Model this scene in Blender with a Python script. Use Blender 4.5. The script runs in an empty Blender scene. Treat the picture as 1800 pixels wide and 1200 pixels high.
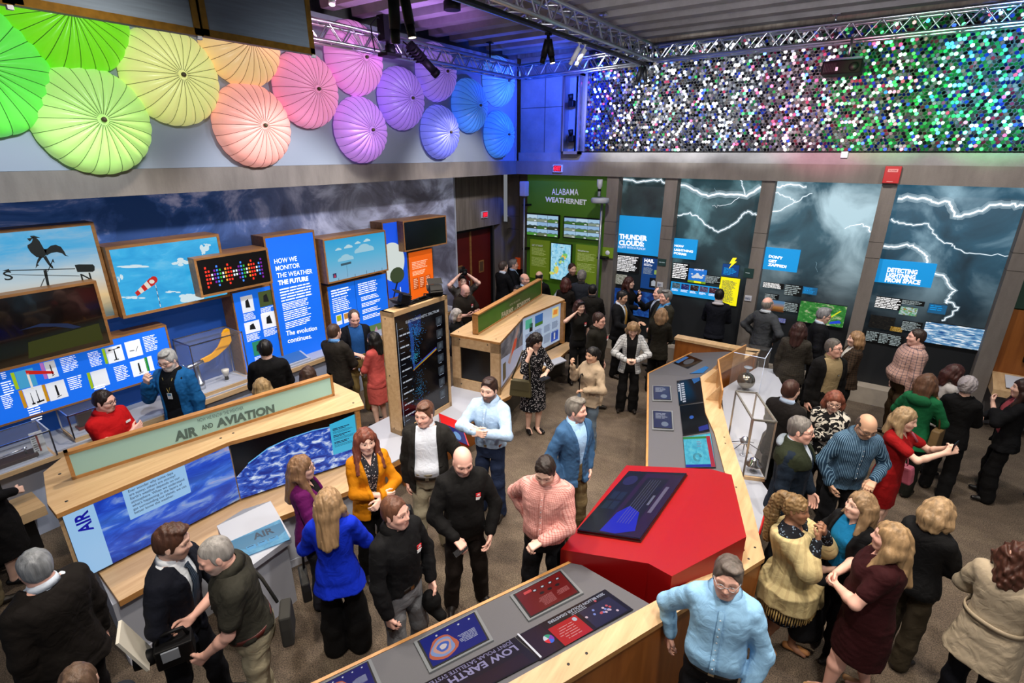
import bpy, math, random
import numpy as np
from mathutils import Vector, Matrix
random.seed(7)
SC = bpy.context.scene
COL = SC.collection
# ------------------------------------------------------------------ camera
YAW, PITCH, ROLL, FPX, CAMZ = math.radians(-34.44345), math.radians(19.97989), math.radians(0.05307), 913.58, 4.15
def _camrot():
 fw = np.array([math.sin(YAW)*math.cos(PITCH), math.cos(YAW)*math.cos(PITCH), -math.sin(PITCH)])
 r = np.array([math.cos(YAW), -math.sin(YAW), 0.0]); u = np.cross(r, fw)
 c, s = math.cos(ROLL), math.sin(ROLL)
 return np.array([c*r+s*u, -s*r+c*u, fw])
CR = _camrot()
CAMP = np.array([0.0, 0.0, CAMZ])
cd = bpy.data.cameras.new('camera'); cam = bpy.data.objects.new('camera', cd); COL.objects.link(cam)
cd.sensor_fit = 'HORIZONTAL'; cd.sensor_width = 36.0; cd.lens = FPX/1800.0*36.0; cd.clip_start = 0.05; cd.clip_end = 200
m = Matrix.Identity(4)
for i in range(3):
 m[i][0] = CR[0][i]; m[i][1] = CR[1][i]; m[i][2] = -CR[2][i]
m[2][3] = CAMZ
cam.matrix_world = m
SC.camera = cam
SC.view_settings.view_transform = 'Standard'; SC.view_settings.look = 'None'
SC.view_settings.exposure = 0.0; SC.view_settings.gamma = 1.0; SC.view_settings.use_curve_mapping = False
SC.cycles.use_denoising = True
SC.cycles.max_bounces = 6; SC.cycles.diffuse_bounces = 3; SC.cycles.glossy_bounces = 3
SC.cycles.transparent_max_bounces = 12; SC.cycles.transmission_bounces = 6
SC.cycles.caustics_reflective = False; SC.cycles.caustics_refractive = False
SC.cycles.sample_clamp_indirect = 3.0
# ------------------------------------------------------------------ light
W = bpy.data.worlds.new('world'); SC.world = W; W.use_nodes = True
W.node_tree.nodes['Background'].inputs[0].default_value = (0.85, 0.9, 1.0, 1)
W.node_tree.nodes['Background'].inputs[1].default_value = 0.22
def light(kind, name, loc, target, energy, color=(1, 1, 1), size=0.1, spot=60, blend=0.5, sx=None, sy=None):
 d = bpy.data.lights.new(name, kind); o = bpy.data.objects.new(name, d); COL.objects.link(o)
 d.energy = energy; d.color = color
 if kind == 'SPOT':
  d.spot_size = math.radians(spot); d.spot_blend = blend; d.shadow_soft_size = size
 elif kind == 'AREA':
  d.shape = 'RECTANGLE'; d.size = sx or size; d.size_y = sy or size
 else:
  d.shadow_soft_size = size
 o.location = loc
 o.rotation_euler = (Vector(target)-Vector(loc)).to_track_quat('-Z', 'Y').to_euler()
 return o
WARM = (1.0, .86, .70); NEUT = (1.0, .93, .86)
for i, (x, y, tx, ty, e) in enumerate(((-3.9, 3.2, -3.6, 2.6, 520), (-3.9, 5.2, -3.2, 5.0, 520), (-3.9, 7.4, -3.4, 7.6, 420), (-5.9, 3.0, -5.4, 2.2, 420), (-5.9, 5.6, -5.6, 5.2, 380), (-6.0, 7.8, -5.6, 7.6, 300), (-1.2, 3.4, -1.3, 3.6, 520), (-1.2, 5.6, -1.0, 5.6, 480), (-1.6, 8.4, -1.6, 8.4, 360), (.9, 4.2, .7, 4.8, 480), (1.0, 7.0, .8, 7.2, 420), (-2.4, 1.0, -2.6, 1.6, 420), (.6, 2.0, .6, 3.0, 380))):
 light('SPOT', 'track_and_fill_light', (x, y, 5.45), (tx, ty, 0), e, WARM if i % 2 else NEUT, size=.12, spot=92, blend=.8)
light('SPOT', 'blue_wash', (-4.6, 8.6, 5.3), (-6.3, 10.6, 4.9), 900, (.02, .10, 1.0), size=.1, spot=80, blend=.7)
light('SPOT', 'blue_wash', (-5.2, 9.0, 4.4), (-6.4, 9.6, 6.4), 350, (.05, .10, 1.0), size=.1, spot=100, blend=.8)
light('SPOT', 'violet_wash', (-5.6, 6.2, 5.0), (-6.2, 6.4, 6.5), 150, (.55, .25, 1.0), size=.1, spot=110, blend=.8)
light('SPOT', 'pink_wash', (-5.6, 4.6, 5.0), (-6.4, 4.6, 6.5), 90, (1.0, .40, .75), size=.1, spot=110, blend=.8)
light('SPOT', 'blue_wash', (-4.6, 8.8, 5.4), (-5.0, 10.3, 5.2), 260, (.08, .10, 1.0), size=.05, spot=55, blend=.5)
light('SPOT', 'rose_wash', (-1.3, 7.4, 4.8), (-.9, 10.3, 4.9), 450, (1.0, .2, .4), size=.05, spot=48, blend=.6)
light('SPOT', 'blue_wash', (1.4, 7.6, 5.2), (1.4, 10.3, 5.3), 900, (.10, .22, 1.0), size=.05, spot=50, blend=.6)
light('SPOT', 'wall_wash', (-3.9, 4.4, 5.5), (-7.8, 4.4, 2.2), 700, (.95, .95, 1.0), size=.1, spot=54, blend=.6)
light('SPOT', 'wall_wash', (-3.9, 1.8, 5.4), (-7.8, 1.6, 2.2), 500, (.85, .92, 1.0), size=.1, spot=54, blend=.6)
light('SPOT', 'wall_wash', (-3.9, 7.6, 5.5), (-8, 8.4, 2.2), 560, (.95, .92, 1.0), size=.1, spot=54, blend=.6)
light('SPOT', 'wall_wash', (-3.6, 8.0, 5.2), (-4.2, 10.4, 2.6), 240, NEUT, size=.1, spot=95, blend=.8)
light('SPOT', 'wall_wash', (-.6, 7.8, 5.2), (-.6, 10.4, 2.6), 300, NEUT, size=.1, spot=100, blend=.8)  # this and the next: unseen spots added to brighten dark columns and beam
light('SPOT', 'wall_wash', (1.8, 7.8, 5.2), (1.8, 10.4, 2.6), 240, NEUT, size=.1, spot=95, blend=.8)
light('SPOT', 'dome_wash', (-3.9, 2.4, 5.5), (-6.9, 2.2, 4.9), 190, (.9, .95, 1.0), size=.15, spot=90, blend=.9)
light('SPOT', 'dome_wash', (-3.9, 5.6, 5.5), (-6.9, 5.4, 4.9), 190, (.92, .9, 1.0), size=.15, spot=90, blend=.9)
light('SPOT', 'track_and_fill_light', (-.6, .3, 5.4), (-4.8, 2.4, 1.0), 420, NEUT, size=.12, spot=60, blend=.8)  # this and the following pair: unseen fill spots added for camera-facing signs and people
light('SPOT', 'track_and_fill_light', (-1.6, .8, 5.4), (-4.4, 6.6, 1.0), 420, NEUT, size=.12, spot=60, blend=.8)
light('SPOT', 'track_and_fill_light', (1.4, 1.2, 5.4), (.4, 5.0, 1.0), 300, WARM, size=.12, spot=70, blend=.8)
light('SPOT', 'white_wash', (-4.1, 6.6, 5.1), (-4.3, 10.3, 5.0), 1100, (.92, .97, 1.0), size=.05, spot=36, blend=.5)
light('SPOT', 'white_wash', (-2.9, 6.6, 5.1), (-3.1, 10.3, 5.0), 1350, (.92, .97, 1.0), size=.05, spot=36, blend=.5)
light('SPOT', 'white_wash', (-1.7, 6.6, 5.1), (-1.9, 10.3, 5.0), 900, (.92, .97, 1.0), size=.05, spot=36, blend=.5)
light('SPOT', 'green_wash', (-0.1, 6.8, 5.1), (-0.1, 10.3, 5.02), 630, (.12, 1.0, .25), size=.05, spot=36, blend=.5)
light('SPOT', 'green_wash', (1.2, 6.8, 5.1), (1.2, 10.3, 5.02), 909, (.12, 1.0, .25), size=.05, spot=36, blend=.5)
light('SPOT', 'ceiling_bounce_fill', (-2.2, 4.5, 4.9), (-2.2, 7.1, 6.4), 230, (.97, .94, 1.0), size=.15, spot=110, blend=.9)  # these unseen uplights are added in place of light bounced onto the ceiling
light('SPOT', 'ceiling_bounce_fill', (0.2, 4.5, 4.9), (0.2, 7.1, 6.4), 230, (.97, .94, 1.0), size=.15, spot=110, blend=.9)
light('SPOT', 'ceiling_bounce_fill', (2.4, 5, 4.9), (2.4, 7.6, 6.4), 230, (.97, .94, 1.0), size=.15, spot=110, blend=.9)
light('SPOT', 'ceiling_bounce_fill', (-0.8, 2, 4.9), (-0.8, 4.6, 6.4), 230, (.97, .94, 1.0), size=.15, spot=110, blend=.9)
# ------------------------------------------------------------------ pixel rays of the photograph -> points on real planes
def ray(x, y): return CR.T @ np.array([(x-900)/FPX, -(y-600)/FPX, 1.0])
def atz(x, y, z): d = ray(x, y); return CAMP + d*((z-CAMZ)/d[2])
def aty(x, y, Y): d = ray(x, y); return CAMP + d*(Y/d[1])
def atx(x, y, X): d = ray(x, y); return CAMP + d*(X/d[0])
def atplane(x, y, p, n): d = ray(x, y); return CAMP + d*(np.dot(np.array(p)-CAMP, n)/np.dot(d, n))
def V3(*a): return np.array(a, float)
def nrm(v): v = np.asarray(v, float); return v/max(1e-9, np.linalg.norm(v))
# ------------------------------------------------------------------ materials
MATS = {}
def hexc(h):
 h = h.lstrip('#'); h = h if len(h) == 6 else ''.join(x*2 for x in h); c = [int(h[i:i+2], 16)/255 for i in (0, 2, 4)]
 return tuple((x/12.92 if x <= .04045 else ((x+.055)/1.055)**2.4) for x in c)
def col(c): return hexc(c) if isinstance(c, str) else tuple(c)
def mat(key, c=(.8, .8, .8), rough=.5, metal=0.0, emit=0.0, ec=None, bump=0.0, bscale=40, var=0.0, vscale=6, vc=None, spec=None, alpha=1.0, trans=0.0, coat=0, stretch=None, sheen=0):
 if key in MATS: return MATS[key]
 M = bpy.data.materials.new(key); MATS[key] = M; M.use_nodes = True
 nt = M.node_tree; b = nt.nodes['Principled BSDF']; c = col(c)
 b.inputs['Base Color'].default_value = (*c, 1); b.inputs['Roughness'].default_value = rough
 b.inputs['Metallic'].default_value = metal
 if spec is not None: b.inputs['Specular IOR Level'].default_value = spec
 if coat: b.inputs['Coat Weight'].default_value = coat
 if sheen: b.inputs['Sheen Weight'].default_value = sheen
 if emit:
  b.inputs['Emission Color'].default_value = (*(col(ec) if ec else c), 1); b.inputs['Emission Strength'].default_value = emit
 if alpha < 1: b.inputs['Alpha'].default_value = alpha
 if trans: b.inputs['Transmission Weight'].default_value = trans
 if bump or var:
  tc = nt.nodes.new('ShaderNodeTexCoord'); mp = nt.nodes.new('ShaderNodeMapping')
  nt.links.new(tc.outputs['Object'], mp.inputs[0])
  if stretch: mp.inputs['Scale'].default_value = stretch
  if var:
   n = nt.nodes.new('ShaderNodeTexNoise'); n.inputs['Scale'].default_value = vscale; n.inputs['Detail'].default_value = 6
   nt.links.new(mp.outputs[0], n.inputs['Vector'])
   r = nt.nodes.new('ShaderNodeValToRGB'); r.color_ramp.elements[0].position = .3; r.color_ramp.elements[1].position = .7
   c2 = col(vc) if vc else tuple(x*(1-var) for x in c)
   r.color_ramp.elements[0].color = (*c2, 1); r.color_ramp.elements[1].color = (*c, 1)
   nt.links.new(n.outputs['Fac'], r.inputs[0]); nt.links.new(r.outputs[0], b.inputs['Base Color'])
  if bump:
   n = nt.nodes.new('ShaderNodeTexNoise'); n.inputs['Scale'].default_value = bscale; n.inputs['Detail'].default_value = 4
   nt.links.new(mp.outputs[0], n.inputs['Vector'])
   bp = nt.nodes.new('ShaderNodeBump'); bp.inputs['Strength'].default_value = bump; bp.inputs['Distance'].default_value = .01
   nt.links.new(n.outputs['Fac'], bp.inputs['Height']); nt.links.new(bp.outputs[0], b.inputs['Normal'])
 return M
# ------------------------------------------------------------------ mesh builder
class MB:
 def __init__(s): s.v = []; s.f = []; s.m = []; s.uv = []; s.mats = []; s.smooth = []
 def mi(s, M):
  if M not in s.mats: s.mats.append(M)
  return s.mats.index(M)
 def face(s, pts, M, uv=None, sm=False):
  i = len(s.v); s.v += [tuple(map(float, p)) for p in pts]; s.f.append(tuple(range(i, i+len(pts))))
  s.m.append(s.mi(M)); s.uv.append(uv or [(0, 0)]*len(pts)); s.smooth.append(sm); return s
 def mesh(s, vs, fs, M, sm=True):
  i = len(s.v); s.v += [tuple(map(float, p)) for p in vs]; k = s.mi(M)
  for f in fs: s.f.append(tuple(i+j for j in f)); s.m.append(k); s.uv.append([(0, 0)]*len(f)); s.smooth.append(sm)
  return s
 def obox(s, o, u, v, w, M):
  o, u, v, w = [np.asarray(a, float) for a in (o, u, v, w)]
  p = [o, o+u, o+u+v, o+v]; q = [a+w for a in p]
  vs = p+q; fs = [(3, 2, 1, 0), (4, 5, 6, 7), (0, 1, 5, 4), (1, 2, 6, 5), (2, 3, 7, 6), (3, 0, 4, 7)]
  if np.dot(np.cross(u, v), w) < 0: fs = [f[::-1] for f in fs]
  return s.mesh(vs, fs, M, False)
 def box(s, a, b, M):
  a = np.minimum(a, b) if False else np.asarray(a, float); b = np.asarray(b, float)
  lo, hi = np.minimum(a, b), np.maximum(a, b); d = hi-lo
  return s.obox(lo, (d[0], 0, 0), (0, d[1], 0), (0, 0, d[2]), M)
 def prism(s, pts, ext, M, M2=None):
  pts = [np.asarray(p, float) for p in pts]; ext = np.asarray(ext, float); n = len(pts)
  nn = sum(np.cross(pts[i]-pts[0], pts[(i+1) % n]-pts[0]) for i in range(1, n-1)) if n > 2 else ext
  if np.dot(nn, ext) > 0: pts = pts[::-1]
  q = [p+ext for p in pts]; i = len(s.v)
  s.v += [tuple(p) for p in pts+q]; k = s.mi(M); k2 = s.mi(M2 or M)
  fs = [tuple(range(n)), tuple(reversed(range(n, 2*n)))]+[((j+1) % n, j, n+j, n+(j+1) % n) for j in range(n)]
  for fi, f in enumerate(fs):
   s.f.append(tuple(i+j for j in f)); s.m.append(k if fi < 2 else k2); s.uv.append([(0, 0)]*len(f)); s.smooth.append(False)
  return s
 def tube(s, pts, r, M, n=8, cap=True, sm=True):
  pts = [np.asarray(p, float) for p in pts]; R = r if hasattr(r, '__len__') else [r]*len(pts)
  vs = []; fs = []; ref = None
  for i, p in enumerate(pts):
   t = nrm((pts[min(i+1, len(pts)-1)]-pts[max(i-1, 0)]))
   if ref is None: ref = np.array([0, 0, 1.0]) if abs(t[2]) < .9 else np.array([1.0, 0, 0])
   a = nrm(np.cross(t, ref)); b = np.cross(a, t); ref = b
   for k in range(n):
    q = 2*math.pi*k/n; vs.append(p+R[i]*(math.cos(q)*a+math.sin(q)*b))
  for i in range(len(pts)-1):
   for k in range(n):
    fs.append((i*n+k, i*n+(k+1) % n, (i+1)*n+(k+1) % n, (i+1)*n+k))
  if cap: fs.append(tuple(reversed(range(n)))); fs.append(tuple(range((len(pts)-1)*n, len(pts)*n)))
  fs = [f[::-1] for f in fs]
  return s.mesh(vs, fs, M, sm)
 def lathe(s, prof, o, M, axis=(0, 0, 1), n=24, sm=True):
  o = np.asarray(o, float); ax = nrm(axis); a = nrm(np.cross(ax, (0, 1, 0) if abs(ax[1]) < .9 else (1, 0, 0))); b = np.cross(ax, a)
  vs = []; fs = []
  for r, h in prof:
   for k in range(n):
    q = 2*math.pi*k/n; vs.append(o+ax*h+r*(math.cos(q)*a+math.sin(q)*b))
  for i in range(len(prof)-1):
   for k in range(n): fs.append((i*n+k, i*n+(k+1) % n, (i+1)*n+(k+1) % n, (i+1)*n+k))
  fs.append(tuple(reversed(range(n)))); fs.append(tuple(range((len(prof)-1)*n, len(prof)*n)))
  return s.mesh(vs, fs, M, sm)
 def panel(s, o, u, v, M, n=None):
  o, u, v = [np.asarray(a, float) for a in (o, u, v)]
  return s.face([o, o+u, o+u+v, o+v], M, [(0, 0), (1, 0), (1, 1), (0, 1)])
 def ribbon(s, o, u, v, pts, w, M, lift=.002):      # flat line in a panel's plane; pts in panel units
  o, u, v = [np.asarray(a, float) for a in (o, u, v)]; n = nrm(np.cross(u, v))*lift
  P = [o+u*a+v*b+n for a, b in pts]; ww = w if hasattr(w, '__len__') else [w]*len(P); L = []; Rr = []
  for i, p in enumerate(P):
   t = nrm(P[min(i+1, len(P)-1)]-P[max(i-1, 0)]); d = np.cross(nrm(n), t)*ww[i]/2
   L.append(p+d); Rr.append(p-d)
  for i in range(len(P)-1): s.face([Rr[i], Rr[i+1], L[i+1], L[i]], M)
  return s
 def poly(s, o, u, v, pts, M, lift=.002):
  o, u, v = [np.asarray(a, float) for a in (o, u, v)]; n = nrm(np.cross(u, v))*lift
  return s.face([o+u*a+v*b+n for a, b in pts], M)
 def text(s, body, o, u, v, size, M, bold=0.0, lift=.003, align='LEFT', width=1.0, space=1.0, lead=1.0):
  vs, fs = text_mesh(body, bold, align, space, lead)
  o, u, v = np.asarray(o, float), nrm(u), nrm(v); n = nrm(np.cross(u, v))*lift
  return s.mesh([o+u*p[0]*size*width+v*p[1]*size+n for p in vs], fs, M, False)
 def lines(s, o, u, v, x0, x1, y0, y1, n, M, h=.4, lift=.003, ragged=.3, rnd=None, words=True, thick=None):
  """small illegible lettering: rows of short dashes; o,u,v panel frame in metres"""
  rnd = rnd or random; o, u, v = np.asarray(o, float), nrm(u), nrm(v); nn = nrm(np.cross(u, v))*lift
  dy = (y1-y0)/n
  for i in range(n):
   y = y1-(i+.5)*dy; hh = (thick or abs(dy)*h)/2; xe = x1-(x1-x0)*ragged*rnd.random()*(1.6 if i == n-1 else 1)
   x = x0
   while x < xe:
    w = abs(dy)*rnd.uniform(1.0, 4.2) if words else xe-x0; x2 = min(x+w, xe)
    s.face([o+u*x+v*(y-hh)+nn, o+u*x2+v*(y-hh)+nn, o+u*x2+v*(y+hh)+nn, o+u*x+v*(y+hh)+nn], M); x = x2+abs(dy)*.35
  return s
 def build(s, name, parent=None, bevel=0, kind=None, subsurf=0):
  me = bpy.data.meshes.new(name); off = ROOTLOC.get(parent.name, (0, 0, 0)) if parent else (0, 0, 0)
  vs = np.array(s.v, float)-np.array(off)
  me.from_pydata(vs.tolist(), [], s.f)
  for M in s.mats: me.materials.append(M)
  me.polygons.foreach_set('material_index', s.m); me.polygons.foreach_set('use_smooth', s.smooth)
  if any(any(c != (0, 0) for c in q) for q in s.uv):
   ul = me.uv_layers.new(name='UVMap'); ul.data.foreach_set('uv', [c for q in s.uv for p in q for c in p])
  me.update(); o = bpy.data.objects.new(name, me); COL.objects.link(o)
  if parent: o.parent = parent; ROOTLOC[o.name] = off
  else: ROOTLOC[o.name] = (0, 0, 0)
  if bevel:
   b = o.modifiers.new('Bevel', 'BEVEL'); b.width = bevel; b.segments = 2; b.limit_method = 'ANGLE'; b.angle_limit = .7
  if subsurf:
   q = o.modifiers.new('Subsurf', 'SUBSURF'); q.levels = subsurf; q.render_levels = subsurf
  if kind: o['kind'] = kind
  return o
ROOTLOC = {}
_TXT = {}
def text_mesh(body, bold, align='LEFT', space=1.0, lead=1.0):
 k = (body, bold, align, space, lead)
 if k in _TXT: return _TXT[k]
 cu = bpy.data.curves.new('txt', 'FONT'); cu.body = body; cu.size = 1; cu.offset = bold; cu.align_x = align
 cu.space_character = space; cu.space_line = lead; cu.resolution_u = 3
 ob = bpy.data.objects.new('txt', cu); COL.objects.link(ob)
 dg = bpy.context.evaluated_depsgraph_get(); me = bpy.data.meshes.new_from_object(ob.evaluated_get(dg))
 r = ([tuple(x.co) for x in me.vertices], [tuple(p.vertices) for p in me.polygons])
 bpy.data.objects.remove(ob); bpy.data.curves.remove(cu); bpy.data.meshes.remove(me)
 _TXT[k] = r; return r
def tag(o, label, cat, group=None, kind=None):
 o['label'] = label; o['category'] = cat
 if group: o['group'] = group
 if kind: o['kind'] = kind
 return o
def thing(name, label, cat, loc, group=None):
 o = bpy.data.objects.new(name, None); COL.objects.link(o); o.empty_display_size = .1
 o.location = [float(a) for a in loc]; ROOTLOC[o.name] = tuple(float(a) for a in loc)
 return tag(o, label, cat, group)
def struct(o): o['kind'] = 'structure'; return o
# ------------------------------------------------------------------ the room
XL, YB = -6.94, 10.34
ZB0, ZB1, ZTOP = 3.69, 3.972, 6.55
def ramp_mat(key, build):
 if key in MATS: return MATS[key]
 M = bpy.data.materials.new(key); MATS[key] = M; M.use_nodes = True; nt = M.node_tree
 build(nt, nt.nodes['Principled BSDF'], nt.links.new); return M
def nd(nt, t, **kw):
 n = nt.nodes.new(t)
 for k, v in kw.items():
  if k.startswith('i_'): n.inputs[k[2:].replace('_', ' ')].default_value = v
  else: setattr(n, k, v)
 return n
def ramp(nt, fac, stops, L, interp='LINEAR'):
 r = nt.nodes.new('ShaderNodeValToRGB'); e = r.color_ramp.elements; r.color_ramp.interpolation = interp
 while len(e) < len(stops): e.new(.5)
 for q, (p, c) in zip(e, stops): q.position = p; q.color = (*col(c), 1)
 L(fac, r.inputs[0]); return r.outputs[0]
def mixn(nt, f, a, b, L, mode='MIX'):
 n = nt.nodes.new('ShaderNodeMix'); n.data_type = 'RGBA'; n.blend_type = mode
 if isinstance(f, float): n.inputs[0].default_value = f
 else: L(f, n.inputs[0])
 for i, x in ((6, a), (7, b)):
  if isinstance(x, (tuple, str)): n.inputs[i].default_value = (*col(x), 1)
  else: L(x, n.inputs[i])
 return n.outputs[2]
def concrete(nt, b, L, c1='#7f7872', c2='#645e59', sc=3.0, st=(1, 1, .25)):
 tc = nd(nt, 'ShaderNodeTexCoord'); mp = nd(nt, 'ShaderNodeMapping'); L(tc.outputs['Object'], mp.inputs[0]); mp.inputs['Scale'].default_value = st
 n = nd(nt, 'ShaderNodeTexNoise', i_Scale=sc, i_Detail=8.0, i_Roughness=.65); L(mp.outputs[0], n.inputs['Vector'])
 n2 = nd(nt, 'ShaderNodeTexNoise', i_Scale=60.0, i_Detail=3.0); L(tc.outputs['Object'], n2.inputs['Vector'])
 c = ramp(nt, n.outputs['Fac'], [(.3, c2), (.7, c1)], L); L(c, b.inputs['Base Color']); b.inputs['Roughness'].default_value = .85
 bp = nd(nt, 'ShaderNodeBump', i_Strength=.25, i_Distance=.01); L(n2.outputs['Fac'], bp.inputs['Height']); L(bp.outputs[0], b.inputs['Normal'])
CONC = ramp_mat('concrete', lambda nt, b, L: concrete(nt, b, L))
CONCB = ramp_mat('board_concrete', lambda nt, b, L: concrete(nt, b, L, '#857b70', '#5c5349', 7.0, (1.6, 1.6, .12)))
CONCU = ramp_mat('upper_concrete', lambda nt, b, L: concrete(nt, b, L, '#8f8c8c', '#757272', 2.0, (1, 1, 1)))
def wood(nt, b, L, c1='#c9aa82', c2='#b19068', sc=2.2, st=(8, .8, 8)):
 tc = nd(nt, 'ShaderNodeTexCoord'); mp = nd(nt, 'ShaderNodeMapping'); L(tc.outputs['Object'], mp.inputs[0]); mp.inputs['Scale'].default_value = st
 n = nd(nt, 'ShaderNodeTexNoise', i_Scale=sc, i_Detail=8.0, i_Roughness=.6, i_Distortion=.4); L(mp.outputs[0], n.inputs['Vector'])
 L(ramp(nt, n.outputs['Fac'], [(.3, c2), (.68, c1)], L), b.inputs['Base Color']); b.inputs['Roughness'].default_value = .42
WOOD = ramp_mat('birch_plywood', lambda nt, b, L: wood(nt, b, L))
WOODE = ramp_mat('plywood_edge', lambda nt, b, L: wood(nt, b, L, '#bd8a52', '#9c6e3c'))
WOODD = ramp_mat('brown_veneer', lambda nt, b, L: wood(nt, b, L, '#9a5c26', '#7c4418', 2.0, (5, 5, .6)))
FRAME = ramp_mat('frame_wood', lambda nt, b, L: wood(nt, b, L, '#a0703e', '#7c5028', 3.0))
def carpet(nt, b, L):
 tc = nd(nt, 'ShaderNodeTexCoord'); mp = nd(nt, 'ShaderNodeMapping'); L(tc.outputs['Object'], mp.inputs[0]); mp.inputs['Scale'].default_value = (1, 1.7, 1); mp.inputs['Rotation'].default_value = (0, 0, .6)
 n = nd(nt, 'ShaderNodeTexNoise', i_Scale=1.6, i_Detail=12.0, i_Roughness=.8); L(mp.outputs[0], n.inputs['Vector'])
 n2 = nd(nt, 'ShaderNodeTexNoise', i_Scale=90.0, i_Detail=2.0); L(tc.outputs['Object'], n2.inputs['Vector'])
 c = ramp(nt, n.outputs['Fac'], [(.3, '#54483c'), (.5, '#6a5c4e'), (.70, '#80725f')], L)
 c2 = ramp(nt, n2.outputs['Fac'], [(.35, '#9a9a9a'), (.65, '#ffffff')], L)
 L(mixn(nt, 1.0, c, c2, L, 'MULTIPLY'), b.inputs['Base Color']); b.inputs['Roughness'].default_value = .95
 bp = nd(nt, 'ShaderNodeBump', i_Strength=.4, i_Distance=.006); L(n2.outputs['Fac'], bp.inputs['Height']); L(bp.outputs[0], b.inputs['Normal'])
CARPET = ramp_mat('carpet', carpet)
BLACK = mat('black_paint', '#08080a', rough=.5); WHITE = mat('white_laminate', '#a6abb8', rough=.45); STEEL = mat('aluminium', '#c9ced6', rough=.28, metal=1)
DARKM = mat('black_metal', '#070709', rough=.55, spec=.2); GREY = mat('grey_laminate', '#55555a', rough=.55, var=.12, vscale=200)
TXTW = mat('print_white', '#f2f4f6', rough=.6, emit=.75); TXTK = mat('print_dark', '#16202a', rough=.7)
struct(MB().box((-8.6, -3, -.12), (5.2, 11.4, 0), CARPET).build('floor'))
cb = MB().box((-8.2, -3, ZTOP), (5.2, 11.2, ZTOP+.1), CONCU); struct(cb.build('ceiling'))
rb = MB(); y = 1.05
while y < 10.2:
 yy = y; rb.prism([(-7.0, yy, 6.05), (-7.0, yy+.20, 6.05), (-7.0, yy+.27, ZTOP), (-7.0, yy-.05, ZTOP)], (12.1, 0, 0), CONCU); y += .55
struct(rb.build('ceiling_ribs'))
b = MB().box((-6.94, YB-.03, 6.03), (5.1, 10.6, ZTOP), CONCB); struct(b.build('beam'))
b = MB().box((-6.78, 10.6, 0), (5.1, 10.85, ZTOP), CONCU); struct(b.build('wall_back'))
b = MB(); b.box((-6.92, YB, ZB1), (5.1, 10.6, 4.15), CONCU); b.box((-6.92, 10.42, 4.15), (-5.3, 10.6, ZTOP), CONCU)
for x in (-6.3,): b.box((x, 10.415, 4.15), (x+.012, 10.42, 6.3), mat('joint', '#3a3735', rough=.9))
b.box((-6.9, 10.412, 5.05), (-5.6, 10.42, 5.062), MATS['joint']); struct(b.build('wall_back'))
b = MB().box((-6.94, YB-.06, ZB0), (5.1, 10.6, ZB1), CONC); struct(b.build('beam'))
for x0, x1 in ((-4.72, -4.46), (-3.50, -3.26), (-1.775, -1.56), (-.023, .18), (1.735, 1.95)):
 b = MB()
 for z0, z1 in ((0, 2.52), (2.528, 2.78), (2.788, ZB0)): b.box((x0, YB, z0), (x1, 10.6, z1), CONC)
 b.box((x0+.005, YB+.01, 0), (x1-.005, 10.59, ZB0), MATS['joint']); struct(b.build('column'))
struct(MB().box((-4.6, YB-.04, 0), (1.74, 10.6, .3), mat('plinth_stone', '#a99f92', rough=.7, var=.15)).build('baseboard_back'))
struct(MB().box((-8.6, -3, 0), (-8.2, 11.4, ZTOP), CONCU).build('wall_left'))
struct(MB().box((-7.98, -3, ZB0), (XL, YB, ZB1), CONC).build('beam'))
KL = 7.8/7.0
def kz(z): return CAMZ+(z-CAMZ)*KL
XW = -7.8
b = MB(); b.box((-8.0, 9.14, kz(2.63)), (XW, 11.0, ZB0), CONCB); b.box((-8.0, 10.86, 0), (XW, 11.3, kz(2.63)), CONC); struct(b.build('wall_left'))
b = MB()
for z0, z1 in ((0, 2.3), (2.31, 2.62), (2.63, ZB0)): b.box((-7.8, 11.16, z0), (-7.45, 11.4, z1), CONC)
b.box((-7.45, 11.2, 0), (-6.8, 11.4, ZB0), CONC); struct(b.build('column'))
struct(MB().box((-8.2, 10.6, ZB1-.3), (-6.9, 11.4, ZTOP), CONCU).build('wall_back'))
REDW = mat('red_door', '#5e1410', rough=.4, var=.2, vscale=3)
XD = -8.12
for i, (y0, y1) in enumerate(((9.16, 9.98), (10.04, 10.84))):
 b = MB().box((XD-.05, y0, .01), (XD, y1, 2.34), REDW); d = struct(b.build('door_%d' % (i+1)))
 g = MB().box((XD-.003, y0+.3, 1.25), (XD+.010, y1-.3, 1.56), FRAME); g.box((XD+.01, y0+.33, 1.28), (XD+.012, y1-.33, 1.53), mat('door_glass', '#5a4434', rough=.2)); g.build('door_window', d)
 yy = y1-.09 if i == 0 else y0+.09
 MB().tube([(XD, yy, .88), (XD+.05, yy, .90), (XD+.05, yy, 1.12), (XD, yy, 1.14)], .012, STEEL).build('door_handle', d)
struct(MB().box((XD-.06, 9.98, 0), (XD+.02, 10.04, 2.34), FRAME).box((XD-.06, 9.12, 2.34), (XD+.02, 10.9, kz(2.63)+.05), BLACK).box((XD-.06, 10.84, 0), (XD+.03, 10.9, 2.4), BLACK).build('trim_1'))
FAB = mat('pale_fabric', '#8b94a2', rough=.9)
b = MB().box((-7.42, -3, ZB1+.002), (-6.97, 10.25, 5.98), FAB); struct(b.build('wall_left'))
b = MB().box((-6.99, 10.25, ZB1), (-6.93, 10.28, 6.0), mat('edge_blue', '#8a8f98', rough=.6)); struct(b.build('trim_2'))
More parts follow.
